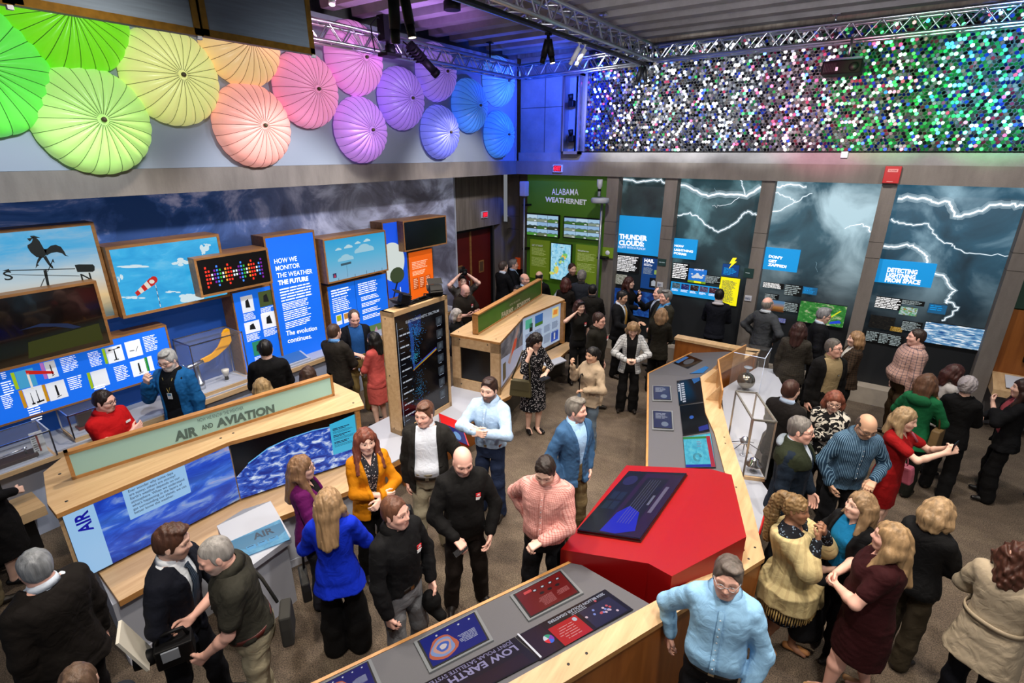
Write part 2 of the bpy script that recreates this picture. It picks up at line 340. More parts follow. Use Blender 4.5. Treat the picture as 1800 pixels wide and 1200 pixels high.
# ------------------------------------------------------------------ helpers for printed panels
ZV = V3(0, 0, 1); UB = V3(1, 0, 0); UL = V3(0, 1, 0)
def fit(b, body, l, r, top, M, bold=0.0, lift=.004, align=None):
 """lettering whose base runs l->r and whose caps reach top (points on one plane)"""
 l, r, top = [np.asarray(p, float) for p in (l, r, top)]; u = nrm(r-l); ht = top-l; v = ht-u*np.dot(ht, u); cap = np.linalg.norm(v); v = nrm(v)
 vs, fs = text_mesh(body, bold); xs = [p[0] for p in vs]; wnat = max(xs)-min(xs); ys = max(p[1] for p in vs if True)
 size = cap/(.70+1.6*bold); wd = np.linalg.norm(r-l)/(wnat*size)
 b.text(body, l-u*min(xs)*size*wd, u, v, size, M, bold, lift, width=wd)
def pic_mat(key, kind, a, bcol, c=None, emit=.8, sc=(3, 3), scale=2.0, det=8.0, extra=None, pos=(.35, .5, .65)):
 """printed or lit picture: procedural cloud / gradient fields over a panel's own 0..1 coordinates"""
 def bld(nt, b, L):
  uv = nd(nt, 'ShaderNodeUVMap'); mp = nd(nt, 'ShaderNodeMapping'); L(uv.outputs[0], mp.inputs[0]); mp.inputs['Scale'].default_value = (sc[0], sc[1], 1)
  n = nd(nt, 'ShaderNodeTexNoise', i_Scale=scale, i_Detail=det, i_Roughness=.6, i_Distortion=.6); L(mp.outputs[0], n.inputs['Vector'])
  sp = nd(nt, 'ShaderNodeSeparateXYZ'); L(uv.outputs[0], sp.inputs[0])
  stops = [(pos[0], a), (pos[1], bcol), (pos[2], c or bcol)]
  f = n.outputs['Fac']
  if kind == 'grad': f = sp.outputs[1]
  cc = ramp(nt, f, stops, L)
  if extra: cc = extra(nt, cc, sp, n, L)
  L(cc, b.inputs['Base Color']); b.inputs['Roughness'].default_value = .55
  if emit: L(cc, b.inputs['Emission Color']); b.inputs['Emission Strength'].default_value = emit; b.inputs['Base Color'].default_value = (0, 0, 0, 1); nt.links.remove(b.inputs['Base Color'].links[0])
 return ramp_mat(key, bld)
def lit(key, c, e=.9): return mat(key, '#050505', rough=.3, emit=e, ec=c)
def M1(nt, op, a, b_=None, L=None):
 n = nt.nodes.new('ShaderNodeMath'); n.operation = op; n.use_clamp = True
 for i, x in enumerate((a, b_)):
  if x is None: continue
  if isinstance(x, (int, float)): n.inputs[i].default_value = x
  else: nt.links.new(x, n.inputs[i])
 return n.outputs[0]
# ------------------------------------------------------------------ coloured parachute domes on the upper left wall
DOMES = [((-38, 112), 0.582, '#63e04e', 'bright green dome at the far left, cut by the frame edge'),
 ((128, 14), 0.560, '#74d81f', 'leaf green dome half hidden behind the hanging black boards'),
 ((183, 210), 0.532, '#b2e37c', 'pale lime green dome, lowest at the left above the beam'),
 ((323, 131), 0.515, '#dde08a', 'pale yellow dome below the hanging black boards'),
 ((445, 70), 0.504, '#eac489', 'peach orange dome half hidden behind the hanging black boards'),
 ((467, 220), 0.510, '#f3a89c', 'salmon pink dome resting just above the concrete beam'),
 ((561, 156), 0.493, '#ee94bd', 'rose pink dome beside the salmon one, below the board corner'),
 ((645, 100), 0.504, '#e792dd', 'orchid pink dome crossed by the lighting truss'),
 ((656, 228), 0.482, '#c98df2', 'lilac dome just above the concrete beam'),
 ((726, 172), 0.482, '#a47cf0', 'violet dome in the middle row'),
 ((787, 125), 0.470, '#a180f5', 'lavender dome partly behind the truss and the tilted black spotlight'),
 ((793, 232), 0.459, '#7d84fa', 'periwinkle blue dome just above the beam'),
 ((845, 185), 0.482, '#4a8cfb', 'sky blue dome, second nearest the corner in the middle row'),
 ((895, 142), 0.470, '#5c9cff', 'blue dome beside the corner, upper one crossed by the truss'),
 ((895, 236), 0.459, '#4790ff', 'blue dome beside the corner, lower one above the beam')]
for (hx, hy), R0, c, lab in DOMES:
 p = atx(hx, hy, XL+.32); o = thing('parachute_dome', lab, 'parachute', (XL-.03, p[1], p[2]), 'coloured parachute domes on the upper left wall')
 p = V3(XL-.03, p[1], p[2]); b = MB(); n = 144; rows = 12; vs = []; fs = []
 Md = mat('dome_'+c, c, rough=.35, emit=.42, var=.0, spec=.5)  # emission in the canopy stands in for the coloured light on it
 for i in range(rows+1):
  t = i/rows; r = R0*math.sin(t*math.pi/2*1.0); hgt = .03+.30*math.cos(t*math.pi/2)**.9
  for k in range(n):
   q = 2*math.pi*k/n; sc = abs(math.sin(q*12)); rr = r*(1+.012*sc*t); hh = hgt+.020*sc*math.sin(t*math.pi)**.7
   vs.append(p+V3(hh, rr*math.cos(q), rr*math.sin(q)))
 for i in range(rows):
  for k in range(n): fs.append((i*n+k, (i+1)*n+k, (i+1)*n+(k+1) % n, i*n+(k+1) % n))
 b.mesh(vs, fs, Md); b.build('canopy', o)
 b = MB(); Ms = mat('rib_'+c, tuple(x*.25 for x in col(c)), rough=.6)
 for k in range(24):
  q = 2*math.pi*k/24; pts = []
  for i in range(0, 13):
   t = max(.06, i/12); r = R0*math.sin(t*math.pi/2)+.001; hgt = .03+.30*math.cos(t*math.pi/2)**.9+.004; pts.append(p+V3(hgt, r*math.cos(q), r*math.sin(q)))
  b.tube(pts, .0028, Ms, 4, False)
 b.build('seam', o)
 b = MB().lathe([(.001, .335), (.022, .335), (.026, .355), (.018, .375), (.001, .378)], p, mat('hub_brown', '#4a4028', rough=.6), (1, 0, 0), 12); b.build('hub', o)
# ------------------------------------------------------------------ hanging black boards
XBD = -3.0
def board(pbl, pbr, dz, lab):
 a = atx(*pbl, XBD); c = atx(*pbr, XBD); z = (a[2]+c[2])/2
 o = thing('hanging_board', lab, 'board', (XBD, (a[1]+c[1])/2, z), 'dark boards hung from the ceiling')
 b = MB().box((XBD-.03, a[1], z), (XBD, c[1], z+dz), mat('slate_board', '#5c6a7a', rough=.4, var=.25, vscale=4, stretch=(1, 1, 18))); b.build('panel', o)
 G = mat('bronze_trim', '#7a5a1c', rough=.4, metal=.7, var=.4, vscale=30); f = MB(); w = .03
 f.box((XBD-.035, a[1], z-.004), (XBD+.008, c[1], z+w), G); f.box((XBD-.035, a[1], z), (XBD+.008, a[1]+w, z+dz), G); f.box((XBD-.035, c[1]-w, z), (XBD+.008, c[1], z+dz), G); f.box((XBD-.035, a[1], z+dz-w), (XBD+.008, c[1], z+dz), G); f.build('trim', o)
 for q in (a[1]+.08, c[1]-.08): MB().tube([(XBD-.015, q, z+dz), (XBD-.015, q, 6.06)], .004, STEEL, 6).build('hanger_wire', o)
 k = MB().box((XBD-.01, c[1]-.02, z-.02), (XBD+.012, c[1], z-.004), WHITE).build('corner_clip', o)
a0 = atx(0, 4, XBD)
board((-160, -22), (21, 8), .5, 'dark hanging board in the top left corner, mostly out of view')
board((25, 8), (353, 62), .62, 'long dark hanging board with bronze trim, in the middle of the row')
board((358, 63), (553, 95), .62, 'dark hanging board with bronze trim, nearest the truss')
# ------------------------------------------------------------------ trusses
def truss(p0, p1, sz, lab, n, r=.022):
 p0, p1 = np.asarray(p0, float), np.asarray(p1, float); d = nrm(p1-p0); sd = nrm(np.cross(d, ZV)); up = ZV; h = sz/2
 o = thing('lighting_truss', lab, 'truss', tuple(p0), 'aluminium lighting trusses')
 cs = [sd*h+up*h, sd*h-up*h, -sd*h-up*h, -sd*h+up*h]
 for c in cs: MB().tube([p0+c, p1+c], r, STEEL, 10).build('chord', o)
 b = MB(); L_ = np.linalg.norm(p1-p0); st = L_/n
 for f in range(4):
  c0, c1 = cs[f], cs[(f+1) % 4]
  for i in range(n):
   a = p0+d*st*i; m_ = p0+d*st*(i+.5); e = p0+d*st*(i+1)
   b.tube([a+c0, m_+c1], r*.42, STEEL, 6, False); b.tube([m_+c1, e+c0], r*.42, STEEL, 6, False)
 for t in (0.0, 1.0):
  q = p0+(p1-p0)*t
  for f in range(4): b.tube([q+cs[f], q+cs[(f+1) % 4]], r*.7, STEEL, 6)
 b.build('lattice', o); return o
truss((-6.5, 3.2, 5.63), (-6.5, 9.57, 5.65), .22, 'aluminium truss running along the coloured domes', 17)
truss((-6.38, 9.68, 5.65), (-3.9, 9.68, 5.72), .22, 'blue lit truss crossing the concrete corner', 8)
truss((-3.87, 3.6, 5.78), (-3.87, 9.78, 5.78), .24, 'overhead truss with black track and spotlights, running towards the back wall', 17, .026)
truss((-3.75, 9.9, 5.78), (5.0, 9.9, 5.83), .23, 'long silver truss in front of the sequin wall', 24, .026)
o = thing('lighting_track', 'black lighting track clamped below the overhead truss', 'track', (-3.87, 3.6, 5.6))
MB().box((-3.91, 3.6, 5.585), (-3.83, 9.9, 5.62), DARKM).box((-3.905, 3.6, 5.575), (-3.885, 9.9, 5.585), STEEL).build('rail', o)
cl = MB()
for y in np.arange(4.2, 9.8, .9): cl.box((-3.89, y, 5.62), (-3.85, y+.04, 5.66), STEEL)
cl.build('clamp', o)
for (x, y, z0, lab) in ((-3.87, 4.9, 5.92, 'chain'), (-3.87, 8.2, 5.92, 'chain'), (-6.5, 8.9, 5.76, 'chain'), (-.9, 9.9, 5.94, 'chain')):
 pass
def hang(p, top, lab, th=.008, M=DARKM):
 o = thing('hanging_rod', lab, 'rod', p); MB().tube([p, (p[0], p[1], top)], th, M, 8).build('rod', o); MB().box((p[0]-.05, p[1]-.05, top-.02), (p[0]+.05, p[1]+.05, top), M).build('ceiling_plate', o)
 MB().lathe([(.001, 0), (.022, 0), (.022, .05), (.001, .05)], (p[0], p[1], p[2]), STEEL, (0, 0, 1), 10).build('shackle', o)
hang((-6.5, 8.75, 5.74), 6.06, 'short black rod holding up the blue end of the dome truss', .014)
hang((-3.87, 8.0, 5.90), 6.06, 'steel rod holding up the overhead truss', .012, STEEL)
hang((-1.05, 9.9, 5.92), 6.06, 'rod above the black projector holding the silver truss', .012, STEEL)
def spotlight(base, d, L_, r, M, lab, group, lens=None, nm='spotlight', ph='z'):
 base = np.asarray(base, float); d = nrm(d); o = thing(nm, lab, 'spotlight', tuple(base), group)
 body0 = base+V3(0, 0, -.05); e = body0+d*L_
 MB().tube([body0, body0+d*L_*.72], r, M, 16).tube([body0+d*L_*.72, e-d*.002], r*.82, M, 16).build('housing', o)
 MB().lathe([(.001, -.004), (r*.70, -.004), (r*.70, .003), (.001, .003)], e, lens or mat('dark_lens', '#1a1a1e', rough=.1), d, 16).build('lens', o)
 MB().tube([base, body0+d*.04], r*.28, M, 8).box(base-V3(r*.5, r*.9, .0), base+V3(r*.5, r*.9, .03), M).build('bracket', o)
 return o
GL = mat('lamp_glow', '#fff0d0', emit=9, ec='#ffd9a0'); GL2 = mat('lamp_glow_white', '#f0f4ff', emit=3, ec='#f0f4ff')
WL = mat('white_metal', '#d8dadd', rough=.4)
tb = 5.575
G1 = 'black spotlights on the overhead track'
spotlight(atx(690, -28, -3.87), (-.12, .1, -1), .40, .050, DARKM, 'large black spotlight pointing straight down beside the glowing one', G1)
spotlight(atx(708, -28, -3.87), (.10, .12, -1), .37, .046, DARKM, 'black spotlight with a glowing warm lens near the top of the picture', G1, GL)
spotlight(atx(963, 62, -3.87), (-.32, .02, -1), .27, .042, DARKM, 'black spotlight of the middle pair, tilted towards the domes', G1)
spotlight(atx(965, 62, -3.87), (.18, .10, -1), .27, .042, DARKM, 'black spotlight of the middle pair, with a lit lens', G1, GL)
spotlight(atx(1128, 112, -3.87), (-.26, 0, -1), .30, .042, DARKM, 'black spotlight at the end of the track, left one of the pair', G1)
spotlight(atx(1132, 112, -3.87), (.22, .1, -1), .30, .042, DARKM, 'black spotlight at the end of the track, right one with a lit lens', G1, GL)
G2 = 'small white spotlights'
spotlight(atx(1019, 76, -3.87), (-.55, -.2, -1), .25, .034, WL, 'small white spotlight below the overhead truss, left one', G2)
spotlight(atx(1029, 79, -3.87), (-.55, -.2, -1), .25, .034, WL, 'small white spotlight below the overhead truss, right one', G2)
spotlight(V3(-5.6, 4.55, 5.98), (.2, -.3, -1), .22, .045, WL, 'white spotlight under the ceiling near the hanging boards', G2, GL2)
o = thing('stage_light', 'upright black stage light clamped on the dome truss', 'stage light', tuple(atx(687, 100, -6.35)))
p = atx(687, 98, -6.35); MB().tube([p, p+V3(0, 0, .13)], .075, DARKM, 14).tube([p+V3(0, 0, .13), p+V3(0, 0, .36)], .06, DARKM, 14).build('lens_tube', o)
MB().box(p+V3(-.07, -.16, .18), p+V3(.07, -.06, .50), DARKM).build('housing', o)
MB().tube([p+V3(0, -.02, .40), p+V3(0, -.2, .46), p+V3(0, -.34, .34), p+V3(0, -.33, .18), p+V3(0, -.3, .02)], .010, DARKM, 8).build('power_cable', o)
MB().box(p+V3(-.1, -.16, -.02), p+V3(.1, .12, .02), DARKM).build('clamp', o)
o = thing('stage_light', 'tilted black profile spotlight hung on the dome truss', 'stage light', tuple(atx(722, 80, -6.3)))
p = atx(719, 78, -6.3); d = nrm(atx(772, 135, -6.15)-p)
MB().tube([p, p+d*.30], [.075, .075], DARKM, 14).build('housing', o); MB().tube([p+d*.30, p+d*.52], .062, DARKM, 14).tube([p+d*.52, p+d*.60], .072, DARKM, 14).build('lens_tube', o)
fb = MB()
for i in range(5): fb.obox(p+d*(.06+.05*i)-V3(.085, .0, .0), V3(.17, 0, 0), d*.012, np.cross(d, V3(1, 0, 0))*.085, DARKM)
fb.build('cooling_fin', o); MB().tube([p+d*.2+V3(0, 0, .0), p+V3(0, -.12, .02), p+V3(0, -.14, -.1), p+V3(0, -.05, -.18)], .012, DARKM, 8).build('yoke', o)
p = atz(795, 18, 5.95); o = thing('ceiling_lamp', 'round recessed ceiling lamp with a shiny reflector', 'lamp', tuple(p))
MB().lathe([(.10, .0), (.085, .0), (.04, .11), (.001, .12)], p, STEEL, n=24).build('reflector', o); MB().lathe([(.105, -.002), (.115, .0), (.115, .10), (.105, .10)], p, DARKM, n=24).build('can', o)
p = aty(1488, 120, 9.75); o = thing('projector', 'black projector hanging below the silver truss', 'projector', tuple(p))
MB().box(p+V3(-.30, -.22, -.09), p+V3(.20, .22, .09), mat('projector_case', '#030304', rough=.7, spec=.1)).build('case', o, bevel=.02)
MB().lathe([(.001, 0), (.05, 0), (.06, .05), (.001, .05)], p+V3(.1, -.27, -.01), DARKM, (0, 1, 0), 16).build('lens', o)
MB().box(p+V3(-.22, -.12, .09), p+V3(.18, .12, .13), mat('blue_bracket', '#14164a', rough=.4)).build('mounting_plate', o); MB().tube([p+V3(0, 0, .13), (p[0], p[1], 5.70)], .02, STEEL, 10).build('pole', o)
v = MB()
for i in range(8): v.box(p+V3(-.27+.02*i, -.224, -.06), p+V3(-.262+.02*i, -.22, .05), DARKM)
v.box(p+V3(-.12, -.223, -.05), p+V3(-.09, -.22, -.0), WHITE); v.build('vent', o)
# ------------------------------------------------------------------ sequin wall
o = thing('sequin_wall', 'wide wall of shimmering silver sequin discs above the murals', 'sequin wall', (-1.7, 10.4, 4.17))
SQX0, SQX1, SQZ0, SQZ1 = -5.27, 4.9, 4.17, 6.02
MB().box((SQX0, 10.36, SQZ0), (SQX1, 10.44, SQZ1), mat('sequin_backing', '#121316', rough=.6)).box((SQX0-.10, 10.36, SQZ0), (SQX0-.01, 10.42, SQZ1), CONCB).build('backing', o)
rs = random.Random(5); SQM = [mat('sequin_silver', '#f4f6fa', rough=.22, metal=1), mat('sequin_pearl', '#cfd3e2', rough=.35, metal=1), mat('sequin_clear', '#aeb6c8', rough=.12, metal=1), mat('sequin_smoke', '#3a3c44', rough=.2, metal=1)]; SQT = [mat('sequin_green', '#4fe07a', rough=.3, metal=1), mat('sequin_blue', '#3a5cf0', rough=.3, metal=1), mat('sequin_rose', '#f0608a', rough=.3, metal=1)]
pit = .052; cells = []; r = 0; z = SQZ0+.03
while z < SQZ1-.02:
 x = SQX0+.03+(pit/2 if r % 2 else 0)
 while x < SQX1-.02:
  cells.append((x, z)); x += pit
 z += pit*.866; r += 1
cells.sort(key=lambda c: c[0]**2+(c[1]-4.15)**2)
big = MB()
for i, (x, z) in enumerate(cells):
 t = rs.gauss(-.05, .34); q = rs.gauss(0, .38); n_ = nrm(V3(math.sin(q), -math.cos(q)*math.cos(t), math.sin(t))); a = nrm(np.cross(n_, ZV)); c = np.cross(a, n_)
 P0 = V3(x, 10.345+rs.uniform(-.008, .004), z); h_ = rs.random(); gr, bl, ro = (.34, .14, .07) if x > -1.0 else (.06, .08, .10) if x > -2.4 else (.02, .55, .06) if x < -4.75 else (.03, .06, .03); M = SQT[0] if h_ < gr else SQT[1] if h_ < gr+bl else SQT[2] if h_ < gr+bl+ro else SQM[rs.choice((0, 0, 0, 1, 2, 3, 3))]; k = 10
 pts = [P0+.0248*(math.cos(2*math.pi*j/k)*a+math.sin(2*math.pi*j/k)*c) for j in range(k)]
 tgt = MB() if i < 100 else big
 tgt.face(pts[::-1], M)
 if i < 100: tgt.build('sequin', o)
s_ = big.build('sequins', o); s_['kind'] = 'stuff'
o = thing('light_rack', 'tall narrow metal frame with two moving heads beside the sequin wall', 'light rack', tuple(aty(1000, 268, 10.2)))
f0 = aty(988, 271, 10.2); f1 = aty(1017, 271, 10.2); zt = 5.62
MB().box((f0[0], 10.18, f0[2]), (f0[0]+.03, 10.38, zt), STEEL).box((f1[0]-.03, 10.18, f0[2]), (f1[0], 10.38, zt), STEEL).box((f0[0], 10.18, f0[2]), (f1[0], 10.38, f0[2]+.06), STEEL).box((f0[0], 10.18, zt-.04), (f1[0], 10.38, zt), STEEL).build('frame', o)
MB().tube([((f0[0]+f1[0])/2+.05, 10.3, f0[2]+.06), ((f0[0]+f1[0])/2+.05, 10.3, zt-.04)], .018, DARKM, 8).build('pole', o)
for py in (178, 240):
 q = aty(1005, py, 10.22); h_ = MB().box(q-V3(.06, .05, .10), q+V3(.06, .07, .02), DARKM).build('moving_head', o, bevel=.015)
 MB().lathe([(.001, 0), (.045, 0), (.055, .10), (.001, .10)], q+V3(0, -.03, .03), DARKM, (0, -.3, 1), 14).build('lamp_head', h_)
# ------------------------------------------------------------------ exit signs, alarm box
def exit_sign(p, u, lab, arrow=False, s=1.0):
 n = nrm(np.cross(u, ZV)); o = thing('exit_sign', lab, 'exit sign', tuple(p), 'red lit exit signs'); u = nrm(u)
 MB().obox(p-u*.11*s-ZV*.075*s-n*.03, u*.22*s, ZV*.15*s, n*.045, WL).build('housing', o)
 b = MB().obox(p-u*.095*s-ZV*.062*s+n*.015, u*.19*s, ZV*.124*s, n*.004, mat('exit_face', '#3a1014', rough=.4, emit=.25, ec='#ff3040'))
 b.text('EXIT', p-u*.074*s-ZV*.042*s+n*.02, u, ZV, .122*s, mat('exit_red', '#ff2030', emit=2.2, ec='#ff1c38'), .02, .003, width=.62)
 if arrow: b.poly(p+n*.02, u, ZV, [(-.094*s, 0), (-.078*s, .022*s), (-.078*s, -.022*s)], MATS['exit_red'])
 b.build('face', o)
exit_sign(aty(979, 296, 10.22)+V3(0, .03, 0), UB, 'red exit sign with arrow on the beam above the green panel', True)
exit_sign(atx(852, 377, -7.77)+V3(0, 0, 0), UL, 'red exit sign on the concrete above the double door')
p = aty(1568, 307, 10.25); o = thing('alarm_box', 'red wall box on the beam above a concrete column', 'alarm box', tuple(p))
b = MB().box(p+V3(-.105, -.045, -.125), p+V3(.105, .03, .125), mat('alarm_red', '#b01414', rough=.4)); b.build('case', o, bevel=.006)
b = MB().box(p+V3(-.065, -.05, .04), p+V3(.065, -.044, .085), mat('label_pink', '#d88a88', rough=.5)); b.text('ALARM', p+V3(-.05, -.05, .052), UB, ZV, .03, mat('alarm_dark', '#8c0f12'), .01); b.box(p+V3(-.05, -.048, -.105), p+V3(.03, -.044, -.095), MATS['label_pink']); b.build('label', o)
p = aty(1484, 272, 10.3); tag(MB().box(p+V3(-.05, -.0, -.05), p+V3(.05, .02, .05), mat('sensor_white', '#b9c6d2', rough=.5)).build('wall_sensor', bevel=.01), 'small pale square sensor below the sequin wall', 'sensor')
# ------------------------------------------------------------------ green weather station panel in the corner
YG = 10.42
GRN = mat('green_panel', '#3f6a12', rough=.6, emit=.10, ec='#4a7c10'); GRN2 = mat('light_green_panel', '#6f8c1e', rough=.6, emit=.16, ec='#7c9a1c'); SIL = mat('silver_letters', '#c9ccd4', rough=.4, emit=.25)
o = thing('weather_board', 'tall green panel with silver weather network lettering', 'exhibit panel', (-5.7, YG, .35))
b = MB().box((-6.72, YG, .1), (-4.73, 10.6, ZB0), GRN).build('board', o)
b = MB(); fit(b, 'ALABAMA', aty(970, 342, YG), aty(1017, 343, YG), aty(970, 331, YG), SIL, .004, .006); fit(b, 'WEATHERNET', aty(958.5, 354, YG), aty(1031, 360, YG), aty(958.5, 345, YG), SIL, .035, .006); b.build('lettering', o)
def screen(nm, lab, cat, plane, tl, br, M, th=.05, group=None, bez=.012, draw=None):
 """flat display on a wall: tl/br pixel corners on the plane ('Y' or 'X', value)"""
 f = aty if plane[0] == 'Y' else atx; A = f(*tl, plane[1]); B_ = f(*br, plane[1]); u = UB if plane[0] == 'Y' else UL; k = 0 if plane[0] == 'Y' else 1; n = np.cross(u, ZV)
 w_ = B_[k]-A[k]; h_ = A[2]-B_[2]; o0 = np.array(A); o0[2] = B_[2]
 o = thing(nm, lab, cat, tuple(o0+u*w_/2), group)
 MB().obox(o0-n*th, u*w_, ZV*h_, n*th, DARKM).build('case', o)
 b = MB().panel(o0+u*bez+ZV*bez+n*.002, u*(w_-2*bez), ZV*(h_-2*bez), M)
 if draw: draw(b, o0+n*.003, u, w_, h_)
 b.build('picture', o); return o
def grid_feed(b, o, u, w_, h_):
 rr = random.Random(int(abs(o[0])*1000))
 for i in range(3):
  for j in range(3):
   x, y = .02+(w_-.04)/3*i, .02+(h_-.04)/3*j; ww, hh = (w_-.04)/3-.006, (h_-.04)/3-.006; sky = rr.choice(('#9fc4e0', '#b8d4e8', '#8fb4d8')); gr = rr.choice(('#3c6a2a', '#55803a', '#2c3a24', '#6b7a5a', '#8a9a86', '#4f9a3a'))
   b.panel(o+u*x+ZV*(y+hh*.42), u*ww, ZV*hh*.58, lit('feed_'+sky, sky, .9)); b.panel(o+u*x+ZV*y, u*ww, ZV*hh*.42, lit('feed_'+gr, gr, .8))
   b.poly(o, u, ZV, [(x, y+hh*.40), (x+ww*.3, y+hh*.58), (x+ww*.55, y+hh*.45), (x+ww*.8, y+hh*.55), (x+ww, y+hh*.42)], lit('feed_far', '#5a7486', .7), .001)
   b.panel(o+u*(x+ww*.72)+ZV*(y+hh*.06)+V3(0, -.002, 0), u*ww*.2, ZV*hh*.14, lit('feed_tag', '#e8ecf0', .8))
screen('wall_screen', 'wide screen of nine camera views, nearer the room corner', 'screen', ('Y', 10.34), (925.5, 374), (982, 419), lit('feed_base', '#0a1218', .3), group='nine-view screens on the green panel', draw=grid_feed)
screen('wall_screen', 'wide screen of nine camera views, nearer the concrete column', 'screen', ('Y', 10.34), (991, 380), (1055, 424), lit('feed_base', '#0a1218', .3), group='nine-view screens on the green panel', draw=grid_feed)
def radar(b, o, u, w_, h_):
 rr = random.Random(3)
 for i in range(26):
  t = rr.random(); x = .04+(w_-.12)*(t*.8+rr.gauss(.08, .07)); y = .06+(h_-.16)*(t*.82+rr.gauss(.05, .05)); x = min(max(x, .02), w_-.09); y = min(max(y, .02), h_-.1); s1 = rr.uniform(.02, .055)
  b.poly(o, u, ZV, [(x+s1*math.cos(q)*rr.uniform(.6, 1.3), y+s1*1.2*math.sin(q)*rr.uniform(.6, 1.3)) for q in np.linspace(0, 6.28, 9)[:-1]], lit('radar_'+str(i % 4), ('#7ac86a', '#c8d86a', '#4aa0b0', '#f0c858')[i % 4], .9), .002+.0003*i)
 for i in range(14):
  x, y = rr.uniform(.03, w_-.12), rr.uniform(.3, .95)*h_-.03; b.lines(o, u, ZV, x, x+.07, y, y+.016, 1, lit('radar_ink', '#20405a', .6), .5, .012)
screen('map_screen', 'upright radar map screen between two light green panels', 'screen', ('Y', 10.34), (968.5, 426), (1002, 495), pic_mat('radar_map', 'noise', '#6fb8dc', '#9ad4ec', '#b8e4f0', .95, (3, 4)), draw=radar)
for tl, br, lab, ti in (((932, 420), (964, 492), 'light green text panel nearer the room corner', 'GET IT FAST'), ((1012.5, 429), (1050, 502), 'light green text panel nearer the right instrument pole', 'Weathernet')):
 A = aty(*tl, 10.38); B_ = aty(*br, 10.38); o = thing('text_board', lab, 'text panel', (A[0], 10.40, B_[2]), 'light green text panels')
 MB().box((A[0], 10.38, B_[2]), (B_[0], 10.42, A[2]), GRN2).build('board', o); b = MB(); w_ = B_[0]-A[0]; h_ = A[2]-B_[2]; q = V3(A[0], 10.38, B_[2])
 b.text(ti, q+V3(.05, 0, h_-.15), UB, ZV, .055, SIL, .012); b.lines(q, UB, ZV, .05, w_-.08, h_-.36, h_-.18, 7, mat('print_pale_green', '#b9cc7a', rough=.6, emit=.2), .45); b.lines(q, UB, ZV, .05, w_-.06, h_-.62, h_-.40, 8, MATS['print_pale_green'], .4); b.build('lettering', o)
p = aty(984, 502, 10.15); o = thing('touch_kiosk', 'small slanted grey kiosk below the radar map', 'kiosk', (p[0], 10.2, 0)); MB().prism([(p[0]-.16, 10.33, 0), (p[0]-.16, 10.33, 1.15), (p[0]-.16, 9.98, .95), (p[0]-.16, 10.05, 0)], (.30, 0, 0), GREY).build('stand', o); MB().obox((p[0]-.13, 10.01, .975), (.24, 0, 0), (0, .26, .15), (0, -.01, .012), lit('kiosk_face', '#b8c0c4', .5)).build('touch_screen', o)
px_ = aty(921.5, 345, 10.2); o = thing('instrument_pole', 'grey pole with a white box on top beside the concrete corner', 'instrument pole', (px_[0], 10.2, 0), 'weather instrument poles')
MB().tube([(px_[0], 10.2, 0), (px_[0], 10.2, 3.2)], .022, mat('galvanised', '#8e9299', rough=.4, metal=.7), 12).build('pole', o); q = aty(921.5, 330, 10.2); MB().box((q[0]-.075, 10.12, q[2]-.18), (q[0]+.075, 10.28, q[2]+.14), WHITE).build('sensor_box', o, bevel=.01)
MB().box((px_[0]-.06, 10.22, 2.0), (px_[0]+.06, YG, 2.04), DARKM).box((px_[0]-.06, 10.22, 3.0), (px_[0]+.06, YG, 3.04), DARKM).build('wall_clamp', o)
px_ = aty(1058, 360, 10.1); o = thing('instrument_pole', 'grey pole with a white disc and cup on top beside the first column', 'instrument pole', (px_[0], 10.1, 0), 'weather instrument poles')
MB().tube([(px_[0], 10.1, 0), (px_[0], 10.1, 3.30)], .026, MATS['galvanised'], 12).build('pole', o); q = aty(1055, 352, 10.05); MB().lathe([(.001, -.05), (.17, -.05), (.185, -.03), (.185, .03), (.17, .05), (.001, .05)], q, WHITE, n=24).build('disc', o)
q2 = aty(1053, 345, 10.05); MB().lathe([(.001, 0), (.03, 0), (.03, .16), (.055, .2), (.055, .33), (.001, .33)], q2, WHITE, n=16).lathe([(.032, .10), (.033, .10), (.033, .15), (.032, .15)], q2, DARKM, n=16).build('rain_cup', o)
MB().box((px_[0]-.06, 10.12, 2.02), (px_[0]+.14, YG-.07, 2.06), DARKM).build('wall_clamp', o)
p = aty(1068, 445, 10.3); tag(MB().box(p+V3(-.12, 0, -.10), p+V3(.12, .03, .12), GRN2).lathe([(.001, 0), (.05, 0), (.05, .004), (.001, .004)], p+V3(0, -.002, .01), SIL, (0, -1, 0), 16).build('column_sign'), 'small green sign with a pale oval on the first column', 'sign')
p = aty(894, 470, 11.1); q = aty(918, 520, 11.1); tag(MB().box((p[0]-.02, 11.1, 1.1), (q[0], 11.15, p[2]), mat('dark_display', '#0a0b0e', rough=.2)).panel((q[0]-.22, 11.095, 1.3), (.16, 0, 0), (0, 0, .3), lit('disp_red', '#b0401c', .5)).build('info_screen'), 'dark info screen on the corner column behind the men in suits', 'screen')
